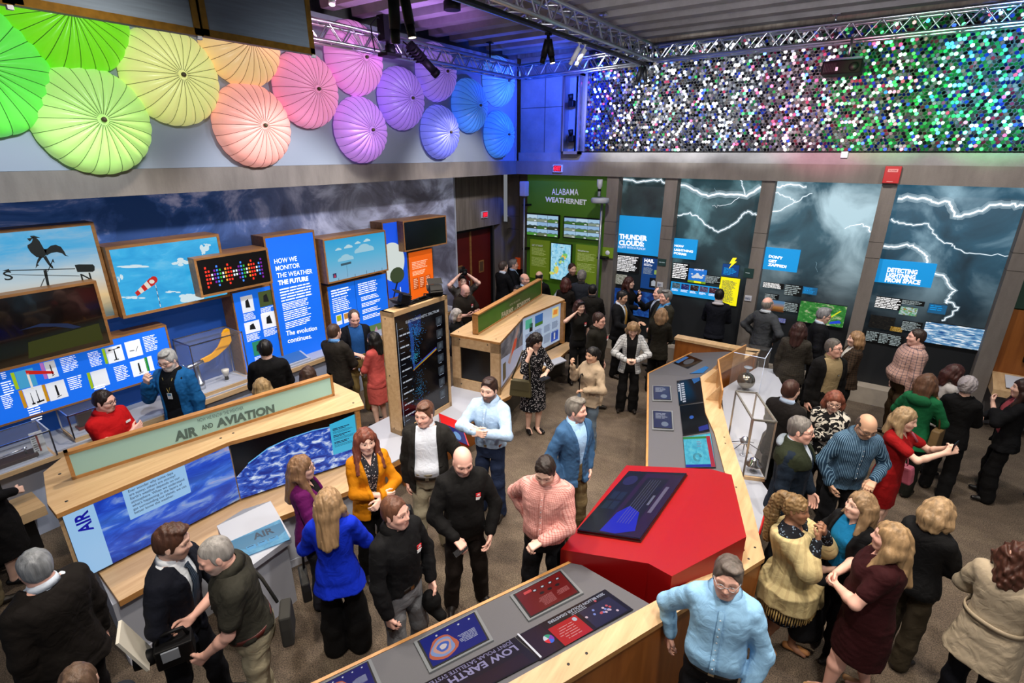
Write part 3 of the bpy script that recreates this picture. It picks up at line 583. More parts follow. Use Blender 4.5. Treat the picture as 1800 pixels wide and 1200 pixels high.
# ------------------------------------------------------------------ storm murals between the columns
YM = 10.56
def storm(key, dark, mid, lightc, lev, off):
 def bld(nt, b, L):
  uv = nd(nt, 'ShaderNodeUVMap'); mp = nd(nt, 'ShaderNodeMapping'); L(uv.outputs[0], mp.inputs[0]); mp.inputs['Scale'].default_value = (1.2, 2.6, 1); mp.inputs['Location'].default_value = off; mp.inputs['Rotation'].default_value = (0, 0, .5)
  n = nd(nt, 'ShaderNodeTexNoise', i_Scale=1.5, i_Detail=7.0, i_Roughness=.52, i_Distortion=.5); L(mp.outputs[0], n.inputs['Vector']); sp = nd(nt, 'ShaderNodeSeparateXYZ'); L(uv.outputs[0], sp.inputs[0])
  g = ramp(nt, sp.outputs[1], [(.26, '#000000'), (.42, '#666666'), (.75, '#ffffff')], L)
  f = M1(nt, 'ADD', M1(nt, 'MULTIPLY', n.outputs['Fac'], .9), lev)
  c = ramp(nt, f, [(.38, dark), (.58, mid), (.80, lightc)], L); c = mixn(nt, g, '#020304', c, L)
  L(c, b.inputs['Emission Color']); b.inputs['Emission Strength'].default_value = .85; b.inputs['Base Color'].default_value = (.01, .012, .015, 1); b.inputs['Roughness'].default_value = .5
 return ramp_mat(key, bld)
BOLT = mat('bolt_white', '#101010', emit=1.6, ec='#eef6ff'); BOLT2 = mat('bolt_pale', '#101010', emit=.9, ec='#a8cfe0'); BOLT3 = mat('bolt_glow', '#000000', emit=1.0, ec='#cfe8f4', alpha=.28)
def mural(x0, x1, M, lab, bolts):
 o = thing('storm_mural', lab, 'mural', ((x0+x1)/2, YM, .3), 'storm cloud murals between the columns')
 b = MB().box((x0, YM, .3), (x1, YM+.03, ZB0), mat('mural_edge', '#0a0c0e')); b.panel((x0, YM-.002, .3), (x1-x0, 0, 0), (0, 0, ZB0-.3), M)
 rr = random.Random(int(x0*100)+500)
 for pts, w0, w1 in bolts:
  P = [aty(*p, YM) for p in pts]; Q = []
  for i in range(len(P)-1):
   for t in np.arange(0, 1, .25): Q.append(P[i]+(P[i+1]-P[i])*t+(V3(rr.gauss(0, .012), 0, rr.gauss(0, .012)) if t else 0))
  Q.append(P[-1]); q = [(p[0]-x0, p[2]-.3) for p in Q]; n = len(q); Z = V3(x0, YM, .3); ws = np.linspace(w0, w1, n)*.48
  if w0 > .018: b.ribbon(Z, UB, ZV, q, ws*2.4, BOLT3, .003); b.ribbon(Z, UB, ZV, q, ws*4.6, BOLT3, .0025)
  b.ribbon(Z, UB, ZV, q, ws, BOLT if w0 > .012 else BOLT2, .004)
 b.build('print', o); return o
mural(-4.46, -3.50, storm('storm_thunder', '#0c1416', '#243638', '#688890', .05, (0, 0, 0)), 'dark storm mural behind the thunder clouds sign', [([(1090, 313), (1105, 316), (1122, 320), (1150, 316), (1169, 322)], .03, .03), ([(1160, 389), (1168, 388)], .02, .02)])
mural(-3.26, -1.775, storm('storm_forms', '#0d191b', '#2a4a52', '#86b8c2', .12, (3, 1, 0)), 'storm mural with a long lightning bolt above the yellow panel', [([(1193, 323), (1210, 328), (1225, 335), (1245, 345), (1265, 340), (1290, 342), (1312, 345), (1338, 328)], .045, .06), ([(1310, 342), (1304, 325), (1301, 316)], .02, .012), ([(1184, 388), (1190, 378), (1206, 376), (1222, 378), (1235, 388), (1248, 400), (1262, 408), (1278, 400), (1292, 392), (1304, 378), (1314, 371), (1330, 378)], .022, .03), ([(1300, 346), (1285, 358), (1265, 362), (1252, 362)], .016, .006), ([(1245, 345), (1232, 352), (1226, 370), (1222, 380)], .008, .004), ([(1262, 340), (1256, 330)], .01, .005)])
mural(-1.56, -.023, storm('storm_zapped', '#0f1c22', '#3c6474', '#c8e8f4', .21, (5, 2, 0)), 'bright cloud mural behind the small zapped sign', [([(1363, 330), (1375, 326), (1395, 325), (1418, 328)], .05, .03), ([(1362, 338), (1375, 342), (1390, 350), (1398, 352)], .02, .02), ([(1355, 372), (1372, 370), (1385, 362), (1400, 355), (1415, 345), (1428, 340)], .025, .01), ([(1530, 408), (1524, 398), (1515, 393), (1500, 396), (1485, 402)], .035, .01), ([(1434, 460), (1437, 478)], .006, .004)])
mural(.18, 1.735, storm('storm_space', '#0c1a22', '#2f5d74', '#b0d8ea', .16, (8, 3, 0)), 'storm mural with branching bolts behind the space detection sign', [([(1578, 349), (1600, 347), (1625, 348), (1645, 356), (1665, 354), (1673, 364), (1677, 380), (1690, 380), (1720, 370), (1750, 360), (1780, 358), (1800, 361)], .055, .05), ([(1567, 384), (1580, 392), (1605, 396), (1632, 393), (1640, 404), (1650, 420), (1672, 428), (1678, 436), (1700, 445), (1730, 447), (1777, 449)], .026, .008), ([(1553, 432), (1580, 433), (1606, 431), (1620, 442), (1630, 450), (1629, 462)], .04, .045), ([(1640, 480), (1660, 485), (1665, 497), (1680, 510), (1668, 520), (1662, 532), (1665, 530), (1685, 540), (1672, 555), (1655, 563)], .035, .018)])
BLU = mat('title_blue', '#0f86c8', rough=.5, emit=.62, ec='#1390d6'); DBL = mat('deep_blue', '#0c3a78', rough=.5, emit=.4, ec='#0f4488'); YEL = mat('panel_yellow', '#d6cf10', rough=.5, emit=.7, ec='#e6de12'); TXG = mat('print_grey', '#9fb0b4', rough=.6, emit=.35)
TXD = mat('print_navy', '#10306a', rough=.6)
def title(lines, tl, br, lab, tx, sub=None, Y=YM-.05, M=BLU):
 A = aty(*tl, Y); B_ = aty(*br, Y); o = thing('title_sign', lab, 'title panel', (A[0], Y, B_[2])); MB().box((A[0], Y, B_[2]), (B_[0], YM, A[2]), M).build('board', o)
 b = MB()
 for (s, l, r, t) in lines: fit(b, s, aty(*l, Y), aty(*r, Y), aty(*t, Y), TXTW, .05)
 if sub: fit(b, sub[0], aty(*sub[1], Y), aty(*sub[2], Y), aty(*sub[3], Y), TXTW, .0)
 b.build('lettering', o); return o
title([('THUNDER', (1088.5, 419), (1137.5, 423), (1088.5, 410)), ('CLOUDS:', (1088, 430), (1132, 433), (1088, 421))], (1084, 378), (1158, 451), 'large blue thunder clouds title panel', 0, ('FLUFFY WITH A PUNCH', (1087, 435.5), (1134, 439.5), (1087, 431.5)))
title([('HOW', (1185.5, 433), (1202, 435), (1185.5, 429)), ('LIGHTNING', (1185, 440), (1218, 444), (1185, 436)), ('FORMS', (1184.5, 446), (1206.5, 449), (1184.5, 442))], (1180.5, 418), (1222, 457), 'small blue how lightning forms title panel', 0)
title([("DON'T", (1351, 452), (1375, 456), (1351, 447)), ('GET', (1350.5, 460), (1365, 462), (1350.5, 455)), ('ZAPPED!', (1349.5, 466.5), (1382, 471), (1349.5, 461.5))], (1343, 434), (1400, 479), 'blue warning title panel on the bright cloud mural', 0)
title([('DETECTING', (1559, 477), (1612, 482), (1559, 469)), ('LIGHTNING', (1557, 486), (1608.5, 491), (1557, 478)), ('FROM SPACE', (1555, 494.5), (1617, 500), (1555, 486.5))], (1539, 454.5), (1636, 506), 'blue space detection title panel beside the fourth column', 0)
def card(nm, lab, cat, tl, br, M, draw=None, Y=YM-.03, grp=None):
 A = aty(*tl, Y); B_ = aty(*br, Y); o = thing(nm, lab, cat, (A[0], Y, B_[2]), grp); w_, h_ = B_[0]-A[0], A[2]-B_[2]; z = V3(A[0], Y, B_[2])
 b = MB().box(z, (B_[0], YM, A[2]), mat('card_edge', '#10141a')); b.panel(z-V3(0, .002, 0), UB*w_, ZV*h_, M); b.build('board', o)
 if draw: b = MB(); draw(b, z-V3(0, .003, 0), w_, h_); b.build('print', o)
 return o
def txt(n, M=TXTW, x0=.06, x1=.94, y0=.06, y1=.94, hh=.5): return lambda b, z, w_, h_: b.lines(z, UB, ZV, w_*x0, w_*x1, h_*y0, h_*y1, n, M, hh)
BLK = mat('panel_black', '#07090b', rough=.5)
def words(lab, tl, br, n, M=TXTW, hh=.5): card('text_block', lab, 'text block', tl, br, BLK, txt(n, M, .01, .99, .02, .98, hh))
words('white paragraph text under the thunder clouds title', (1086, 447), (1122, 481), 11)
card('photo_print', 'pale tree photograph low on the thunder mural, above the red-haired woman', 'photo', (1083, 481), (1101, 501), pic_mat('photo_tree', 'noise', '#6a6a5a', '#b8b8a8', '#d8d8d0', .5, (3, 3)))
def hail(b, z, w_, h_):
 b.text('HAIL', z+V3(w_*.10, 0, h_*.86), UB, ZV, .10, TXTW, .04); b.lines(z, UB, ZV, w_*.1, w_*.6, h_*.74, h_*.82, 3, TXTW); b.lines(z, UB, ZV, w_*.1, w_*.7, h_*.48, h_*.70, 7, TXG)
 b.panel(z+V3(w_*.72, -.002, h_*.50), UB*w_*.26, ZV*h_*.14, lit('hail_pic', '#a8c86a', .6)); b.panel(z+V3(w_*.5, -.002, h_*.06), UB*w_*.45, ZV*h_*.32, mat('hail_dark', '#0a1626')); b.poly(z, UB, ZV, [(w_*.62, h_*.12), (w_*.84, h_*.12), (w_*.86, h_*.26), (w_*.74, h_*.32), (w_*.6, h_*.26)], mat('hail_ice', '#b8c4d0', emit=.3), .003)
card('fact_board', 'deep blue hail fact panel beside the second column', 'fact panel', (1130, 452), (1156, 510), DBL, hail)
card('display_case', 'low glowing blue display below the thunder mural, behind the talking men', 'display', (1080, 505), (1150, 560), pic_mat('blue_display', 'noise', '#0a1c4a', '#14408c', '#2a68b8', .7, (3, 2)))
words('white paragraph text under the lightning forms title', (1184, 461), (1208, 492), 9); words('grey paragraph text beside the cloud diagram', (1240, 483), (1266, 500), 6, TXG)
def cloudd(b, z, w_, h_):
 b.text('HOW IT', z+V3(w_*.3, 0, h_*.90), UB, ZV, .05, TXTW, .01)
 for cx, cy, r in ((.5, .5, .18), (.3, .42, .12), (.7, .45, .13), (.2, .62, .06), (.82, .6, .07), (.5, .66, .08)): b.poly(z, UB, ZV, [(w_*(cx+r*math.cos(q)), h_*(cy+r*.8*math.sin(q))) for q in np.linspace(0, 6.28, 15)[:-1]], mat('diagram_cloud', '#c6d2dc', emit=.4), .002+r*.01)
 b.panel(z+V3(0, -.001, 0), UB*w_, ZV*h_*.16, mat('diagram_grass', '#6f9a1c', emit=.4)); b.panel(z+V3(w_*.35, -.002, h_*.02), UB*w_*.4, ZV*h_*.12, MATS['panel_yellow'])
card('cloud_diagram', 'square blue diagram of a white thundercloud', 'diagram', (1211.5, 471), (1240, 499.5), mat('diagram_blue', '#1a6ac0', rough=.5, emit=.5, ec='#1c70cc'), cloudd)
def strip(b, z, w_, h_):
 for i, c in enumerate(('#5c7c8c', '#1c2a8c', '#3a0e10', '#6a5a8c', '#5a2038')):
  b.panel(z+V3(w_*(.03+.195*i), -.001, h_*.50), UB*w_*.17, ZV*h_*.42, pic_mat('strip_%d' % i, 'noise', '#08080c', c, '#c8c8d8', .6, (2, 2), pos=(.3, .52, .75))); b.lines(z, UB, ZV, w_*(.03+.195*i), w_*(.18+.195*i), h_*.28, h_*.46, 4, TXTW, .45)
card('picture_strip', 'blue strip with five lightning photographs', 'picture strip', (1180, 494), (1261, 528), BLU, strip)
def yel(b, z, w_, h_):
 b.lines(z, UB, ZV, w_*.12, w_*.85, h_*.10, h_*.90, 20, TXD, .4)
card('fact_board', 'tall yellow fact panel beside the third column', 'fact panel', (1267, 486), (1294, 538), YEL, yel)
o = card('fact_board', 'small navy panel with a yellow flash on top, above the yellow panel', 'fact panel', (1271, 463), (1297, 487), DBL, txt(6, BLU, .1, .9, .1, .7))
b = MB(); b.poly(aty(1271, 475, YM-.04), UB, ZV, [(x*.012, z*.013) for x, z in ((12, 20), (18, 20.5), (15.5, 15), (19, 15.2), (8, 3), (11.5, 11.5), (8, 11.2))], mat('flash_yellow', '#f0d020', emit=.9), .002); b.build('flash', o)
p = aty(1164, 461, 10.32)
for (x, y, w_, h_, c, lab) in ((1164, 461, .15, .14, '#1c3c3a', 'dark green plate on the second column'), (1317, 480, .15, .17, '#1a3a38', 'dark green plate on the third column')):
 p = aty(x, y, 10.325); b = MB().box(p+V3(-w_/2-.02, 0, -h_/2), p+V3(w_/2, .015, h_/2), mat('plate_'+c, c, rough=.5)); b.lines(p+V3(-w_/2, 0, 0), UB, ZV, .01, w_-.02, -.01, .012, 1, TXG, .5); tag(b.build('wall_plate'), lab, 'plate')
for (x, y, lab) in ((1160, 500, 'small white label on the second column, above a man in a suit'), (1315, 524, 'small white label on the third column, left of the man in the grey sweater')):
 p = aty(x, y, 10.325); b = MB().box(p+V3(-.06, 0, -.05), p+V3(.06, .015, .05), mat('label_white', '#c2c6d0', rough=.5)); b.lines(p+V3(-.05, 0, -.03), UB, ZV, 0, .1, 0, .05, 3, TXD, .4); tag(b.build('wall_label'), lab, 'label')
words('white paragraph text under the warning title', (1342, 495), (1377, 509), 5); words('grey paragraph text right of the warning paragraph', (1381, 499), (1408, 522), 6, TXG); words('grey paragraph text above the man in the grey sweater', (1345, 515), (1368, 527), 4, TXG)
card('photo_print', 'photograph of a tree under an orange dusk sky, behind the grey sweater man', 'photo', (1358, 527), (1377, 549), pic_mat('photo_dusk', 'grad', '#6a3a18', '#c88a4a', '#6a9ac8', .6, pos=(.1, .4, .8)))
words('grey paragraph text right of the dusk photograph', (1379, 530), (1402, 550), 6, TXG)
card('photo_print', 'small photograph of people behind the grey sweater man', 'photo', (1366, 558), (1380, 568), pic_mat('photo_people', 'noise', '#c8ccd8', '#4a6ac8', '#8a5a4a', .6, (6, 3)))
card('fact_board', 'small teal fact panel with tiny text on the bright mural', 'fact panel', (1412, 503), (1435, 519), mat('teal_panel', '#1c5c86', rough=.5, emit=.35, ec='#20689a'), txt(5, BLU, .08, .9, .1, .9))
def satmap(b, z, w_, h_):
 for c, pts in (('#3ad04a', [(.55, .3), (.8, .55), (.78, .6), (.5, .33)]), ('#e8e030', [(.6, .15), (.9, .75), (.87, .77), (.57, .2)]), ('#2848d8', [(.7, .08), (.95, .2), (.9, .32), (.72, .2)])): b.poly(z, UB, ZV, [(w_*x, h_*y) for x, y in pts], lit('satmap_'+c, c, .9), .002)
card('map_screen', 'green satellite map screen behind the man in glasses and dark suit', 'screen', (1408, 528), (1481, 576), pic_mat('sat_green', 'noise', '#0e5a1e', '#3a8a3a', '#d8ccb0', .9, (4, 3), 2.0, pos=(.3, .55, .72)), satmap, YM-.06)
words('white paragraph text under the space detection title', (1541, 520), (1582, 546), 7); words('grey paragraph text right of the space paragraph', (1586, 526), (1624, 539), 4, TXG)
card('photo_print', 'small colour lightning density map', 'photo', (1583, 538), (1610, 556), pic_mat('density_map', 'noise', '#c8d0d8', '#38a86a', '#e85a18', .8, (2.4, 2), 2.2, 2.0, pos=(.4, .55, .7)))
card('photo_print', 'dark photograph of a satellite under the space text', 'photo', (1531, 553), (1569, 581), pic_mat('photo_sat', 'noise', '#08080a', '#1c1c1a', '#6a5a3a', .5, (4, 4), pos=(.4, .6, .8)))
card('photo_print', 'small golden photograph right of the dark satellite photograph', 'photo', (1566, 573), (1585, 584), pic_mat('photo_gold', 'noise', '#3a2408', '#c8942a', '#f0d88a', .6, (4, 4)))
words('grey paragraph text above the checked shirt man', (1587, 563), (1618, 585), 7, TXG)
for i, (x, lab) in enumerate(((1524, 'first of three grey text columns low on the space mural'), (1547, 'second of three grey text columns low on the space mural'), (1567, 'third of three grey text columns low on the space mural'))): words(lab, (x, 580+4*i), (x+18, 602+4*i), 7, TXG)
card('fact_board', 'small dark teal fact panel beside the space bolt', 'fact panel', (1634, 533), (1661, 553), MATS['teal_panel'], txt(3, BLU, .08, .9, .3, .9))
def satimg(b, z, w_, h_): pass
card('map_screen', 'bright cloud satellite screen right of the checked shirt man', 'screen', (1628, 565), (1722, 616), pic_mat('sat_cloud', 'noise', '#1a4a8a', '#6aa0c8', '#f4f8fc', .95, (2.0, 5), 2.6, 8.0, pos=(.36, .5, .62)), None, YM-.06)
o = thing('wood_exhibit', 'wooden wall exhibit past the last column with a round blue screen', 'exhibit', (2.6, 10.4, .2))
MB().box((1.96, 10.42, .75), (4.9, 10.6, 1.95), WOODD).build('back_panel', o); MB().box((1.96, 10.42, 1.97), (4.9, 10.6, ZB0), pic_mat('land_mural', 'noise', '#12261a', '#2a4a3a', '#4a6a5a', .3, (2, 2))).build('mural', o)
MB().box((1.98, 10.35, 2.45), (4.9, 10.42, 3.0), mat('cyan_panel', '#2aa8d8', rough=.5, emit=.6)).build('title_board', o); MB().prism([(1.96, 10.42, .95), (1.96, 10.0, .80), (1.96, 9.98, .70), (1.96, 10.42, .7)], (2.9, 0, 0), WOOD).build('ledge', o)
MB().box((2.25, 10.36, 1.18), (3.2, 10.42, 1.85), DARKM).build('screen', o); MB().lathe([(.001, 0), (.22, 0), (.22, .004), (.001, .004)], (2.62, 10.355, 1.55), lit('globe_blue', '#3a6ad8', .9), (0, -1, 0), 32).build('globe_picture', o); MB().obox((2.1, 10.05, .84), (.4, 0, 0), (0, .3, .1), (0, -.003, .01), mat('label_white', '#c2c6d0')).build('text_plate', o)
# ------------------------------------------------------------------ left wall: cloud mural, bench, framed panels
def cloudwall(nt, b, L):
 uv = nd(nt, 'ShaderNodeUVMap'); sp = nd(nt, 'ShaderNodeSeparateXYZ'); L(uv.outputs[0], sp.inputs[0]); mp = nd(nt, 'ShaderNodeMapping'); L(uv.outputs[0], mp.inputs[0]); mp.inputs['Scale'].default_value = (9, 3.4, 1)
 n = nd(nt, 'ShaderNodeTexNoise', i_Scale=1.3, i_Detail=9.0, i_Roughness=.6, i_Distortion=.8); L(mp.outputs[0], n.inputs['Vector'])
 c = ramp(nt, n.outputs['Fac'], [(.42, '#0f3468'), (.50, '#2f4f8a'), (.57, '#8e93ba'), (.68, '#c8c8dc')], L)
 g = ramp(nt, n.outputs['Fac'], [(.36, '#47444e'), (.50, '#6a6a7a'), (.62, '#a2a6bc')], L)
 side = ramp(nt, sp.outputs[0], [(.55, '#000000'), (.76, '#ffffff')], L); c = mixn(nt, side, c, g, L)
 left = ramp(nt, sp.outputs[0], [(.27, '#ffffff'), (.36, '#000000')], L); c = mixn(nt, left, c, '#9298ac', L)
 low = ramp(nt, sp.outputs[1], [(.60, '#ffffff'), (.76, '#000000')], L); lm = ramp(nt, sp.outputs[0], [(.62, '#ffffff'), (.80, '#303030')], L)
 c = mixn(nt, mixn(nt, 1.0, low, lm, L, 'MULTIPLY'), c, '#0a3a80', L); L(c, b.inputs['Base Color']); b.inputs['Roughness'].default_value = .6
 L(c, b.inputs['Emission Color']); b.inputs['Emission Strength'].default_value = .30  # emission lifts the dim print, standing in for light on the wall
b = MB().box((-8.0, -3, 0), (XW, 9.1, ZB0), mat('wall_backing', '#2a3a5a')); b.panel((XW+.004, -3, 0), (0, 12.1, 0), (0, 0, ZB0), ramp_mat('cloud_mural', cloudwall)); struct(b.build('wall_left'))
struct(MB().box((XW-.02, 9.08, 0), (XW+.02, 9.12, ZB0), mat('edge_strip', '#b4b8c4', rough=.5)).build('trim_3'))
o = thing('wall_bench', 'long white and birch bench along the cloud mural', 'bench', (-7.5, 3.5, 0))
MB().box((XW+.01, -1.5, .86), (-7.16, 8.4, .925), WOOD).box((XW+.01, -1.5, .925), (-7.18, 8.4, .95), WHITE).build('top', o)
MB().box((XW+.01, -1.5, .0), (-7.24, 8.4, .86), mat('bench_front', '#aab2c6', rough=.5)).build('front', o)
MB().box((-7.24, -1.5, .45), (-6.80, 1.0, .56), WOOD).box((-7.24, -1.5, 0), (-6.95, .9, .45), BLACK).build('seat', o)
def fbox(nm, lab, X, tl, br, dep, M, fw=.035, draw=None, inset=.006, side=FRAME, cat='framed panel', group=None, frame=True, y0=None):
 """picture or screen in a deep wooden box frame, front plane at X"""
 A = atx(*tl, X); B_ = atx(*br, X); ya = y0 if y0 is not None else A[1]; yb = B_[1]; z0, z1 = B_[2], A[2]
 o = thing(nm, lab, cat, (X, (ya+yb)/2, z0), group); b = MB(); xb = X-dep
 b.box((xb, ya, z1-fw), (X, yb, z1), side).box((xb, ya, z0), (X, yb, z0+fw), side).box((xb, ya, z0+fw), (X, ya+fw, z1-fw), side).box((xb, yb-fw, z0+fw), (X, yb, z1-fw), side); b.build('frame', o)
 w_, h_ = yb-ya-2*fw, z1-z0-2*fw; q = V3(X-inset, ya+fw, z0+fw)
 b = MB().box((xb, ya+fw, z0+fw), (X-inset-.001, yb-fw, z1-fw), BLACK); b.panel(q, UL*w_, ZV*h_, M); b.build('picture', o)
 if draw: b = MB(); draw(b, q+V3(.002, 0, 0), w_, h_); b.build('print', o)
 return o
def sunset(nt, c, sp, n, L):
 g = ramp(nt, sp.outputs[1], [(.0, '#1c2a20'), (.08, '#8a7a4a'), (.25, '#eec070'), (.5, '#c8d0d0'), (.8, '#2aa4dc')], L)
 return mixn(nt, M1(nt, 'MULTIPLY', n.outputs['Fac'], .40), g, c, L)
SIL_ = mat('silhouette', '#0a120c', rough=.7)
def rooster(b, q, w_, h_):
 U, V_ = UL, ZV; Y0 = w_-.0; k = h_
 def pp(pts): return [(p[1]-q[1], p[2]-q[2]) for p in (atx(x/5, 380+y/5, q[0]) for x, y in pts)]
 f = lambda pts: b.poly(q, U, V_, pp(pts), SIL_, .001)
 f([(355, 190), (300, 170), (265, 172), (268, 186), (280, 190)]); f([(235, 195), (290, 188), (262, 222)]); f([(285, 185), (320, 190), (345, 215), (385, 285), (410, 292), (405, 340), (375, 365), (320, 358), (270, 318), (242, 275), (240, 255), (275, 232), (285, 210)])
 f([(385, 290), (415, 285), (445, 258), (490, 250), (535, 268), (565, 310), (580, 340), (605, 352), (575, 350), (545, 325), (500, 315), (450, 322), (410, 345)])
 f([(345, 355), (372, 360), (330, 420), (345, 430), (325, 440), (312, 460), (318, 420), (330, 380)]); f([(378, 360), (405, 345), (440, 410), (465, 440), (470, 460), (452, 455), (420, 420)])
 f([(20, 478), (80, 462), (80, 472), (660, 457), (660, 465), (85, 480), (100, 490)]); f([(655, 428), (690, 422), (815, 422), (832, 440), (832, 475), (815, 488), (680, 490), (668, 458)])
 f([(380, 475), (410, 470), (435, 605), (412, 608)]); f([(95, 510), (700, 522), (700, 527), (95, 515)]); f([(395, 640), (400, 618), (430, 605), (470, 608), (488, 632), (488, 645), (392, 645)]); f([(385, 545), (395, 545), (345, 655), (338, 655)]); f([(415, 485), (465, 370), (480, 410), (462, 400), (420, 490)])
 z = pp([(38, 565)])[0]; b.text('S', q+UL*z[0]+ZV*z[1], UL, ZV, .135, SIL_, .01, .002, width=1.3); z = pp([(712, 572)])[0]; b.text('N', q+UL*z[0]+ZV*z[1], UL, ZV, .125, SIL_, .01, .002, width=1.2)
o = fbox('framed_picture', 'framed weathervane picture with a black rooster against a sunset sky', -7.52, (0, 404), (209, 557), .26, pic_mat('sunset_sky', 'noise', '#2a98d0', '#9ac4d8', '#f0e0c0', .9, (2.4, 5), 1.6, extra=sunset, pos=(.3, .5, .7)), draw=rooster, y0=.25)
def windsock(b, q, w_, h_):
 R_, Wm = lit('sock_red', '#c8241c', .9), lit('sock_white', '#e8e0d4', .9)
 def W(x, y): p = atx(170+x/6.667, 400+y/6.667, q[0]); return (min(max(p[1]-q[1], .003), w_-.003), min(max(p[2]-q[2], .003), h_-.003))
 a = np.array([655., 625.]); c = np.array([462., 782.]); d = c-a; nn = np.array([-d[1], d[0]])/np.linalg.norm(d)
 def pt(t, s_): p = a+d*t+nn*(48*(1-t)+24*t)*s_; return W(*p)
 ts = [0, .22, .42, .60, .80, 1.0]
 for i in range(5): b.poly(q, UL, ZV, [pt(ts[i], 1), pt(ts[i], -1), pt(ts[i+1], -1), pt(ts[i+1], 1)], (R_, Wm)[i % 2], .001)
 b.poly(q, UL, ZV, [W(668+44*math.cos(t), 612+44*math.sin(t)) for t in np.linspace(0, 6.28, 17)[:-1]], R_, .0015); b.poly(q, UL, ZV, [W(645+32*math.cos(t), 632+24*math.sin(t)) for t in np.linspace(0, 6.28, 13)[:-1]], Wm, .002)
 for i in range(8): t0, t1 = i/8, (i+1)/8; b.poly(q, UL, ZV, [W(684+70*t0, 668+300*t0), W(692+70*t0, 668+300*t0), W(692+70*t1, 668+300*t1), W(684+70*t1, 668+300*t1)], (Wm, lit('pole_grey', '#5a6470', .8))[i % 2], .001)
 Cw = lit('soft_cloud', '#d6ecf4', .9)
 rr = random.Random(4)
 for cx, cy, sx, sy, n_ in ((1255, 260, 55, 60, 16), (1300, 200, 45, 25, 8), (1010, 400, 95, 34, 16), (1070, 830, 130, 45, 22), (275, 580, 28, 50, 10), (430, 455, 220, 14, 16), (410, 822, 110, 16, 14), (870, 750, 75, 14, 10), (610, 985, 50, 16, 8)):
  for k in range(n_):
   x, y, r = cx+rr.gauss(0, sx*.45), cy+rr.gauss(0, sy*.4), rr.uniform(.25, .6); b.poly(q, UL, ZV, [W(x+sx*.7*r*math.cos(t), y+sy*r*math.sin(t)) for t in np.linspace(0, -6.28, 13)[:-1]], Cw, .0008+.00002*k)
o = fbox('framed_picture', 'framed picture of a red and white windsock in a blue sky', -7.40, (184, 435), (405, 520), .38, pic_mat('windsock_sky', 'noise', '#18a0e0', '#34b4ec', '#7ccff2', .9, (2, 3), 1.6, extra=None, pos=(.35, .55, .8)), draw=windsock)
def darkref(b, q, w_, h_):
 G = lit('screen_olive', '#3c4410', .55); E_ = lit('screen_earth', '#16305c', .5)
 b.poly(q, UL, ZV, [(w_*.60, h_*.06), (w_*.97, h_*.08), (w_*.97, h_*.36), (w_*.62, h_*.30)], G, .001); b.poly(q, UL, ZV, [(w_*.02, h_*.05), (w_*.42, h_*.04), (w_*.40, h_*.52), (w_*.02, h_*.50)], G, .001)
 b.poly(q, UL, ZV, [(w_*.60, h_*.50), (w_*.70, h_*.54), (w_*.82, h_*.46), (w_*.88, h_*.36), (w_*.84, h_*.36), (w_*.76, h_*.45), (w_*.68, h_*.50)], E_, .002)
 b.poly(q, UL, ZV, [(w_*.12, h_*.16), (w_*.25, h_*.16), (w_*.25, h_*.28), (w_*.12, h_*.28)], mat('screen_dark', '#0c140a'), .002); b.poly(q, UL, ZV, [(w_*.30, h_*.08), (w_*.40, h_*.08), (w_*.40, h_*.22), (w_*.30, h_*.22)], mat('screen_dark', '#0c140a'), .002)
o = fbox('wall_monitor', 'large dark monitor in a wooden frame, lowest at the left', -7.36, (0, 520), (200, 605), .30, mat('monitor_glass', '#050506', rough=.12, coat=.4), .03, darkref, cat='monitor', y0=.2)
PBL = mat('panel_blue', '#0a50c0', rough=.5, emit=.62, ec='#1172ea'); INK = mat('ink_black', '#141618'); PWH = mat('photo_white', '#dcdfe4', rough=.6, emit=.45)
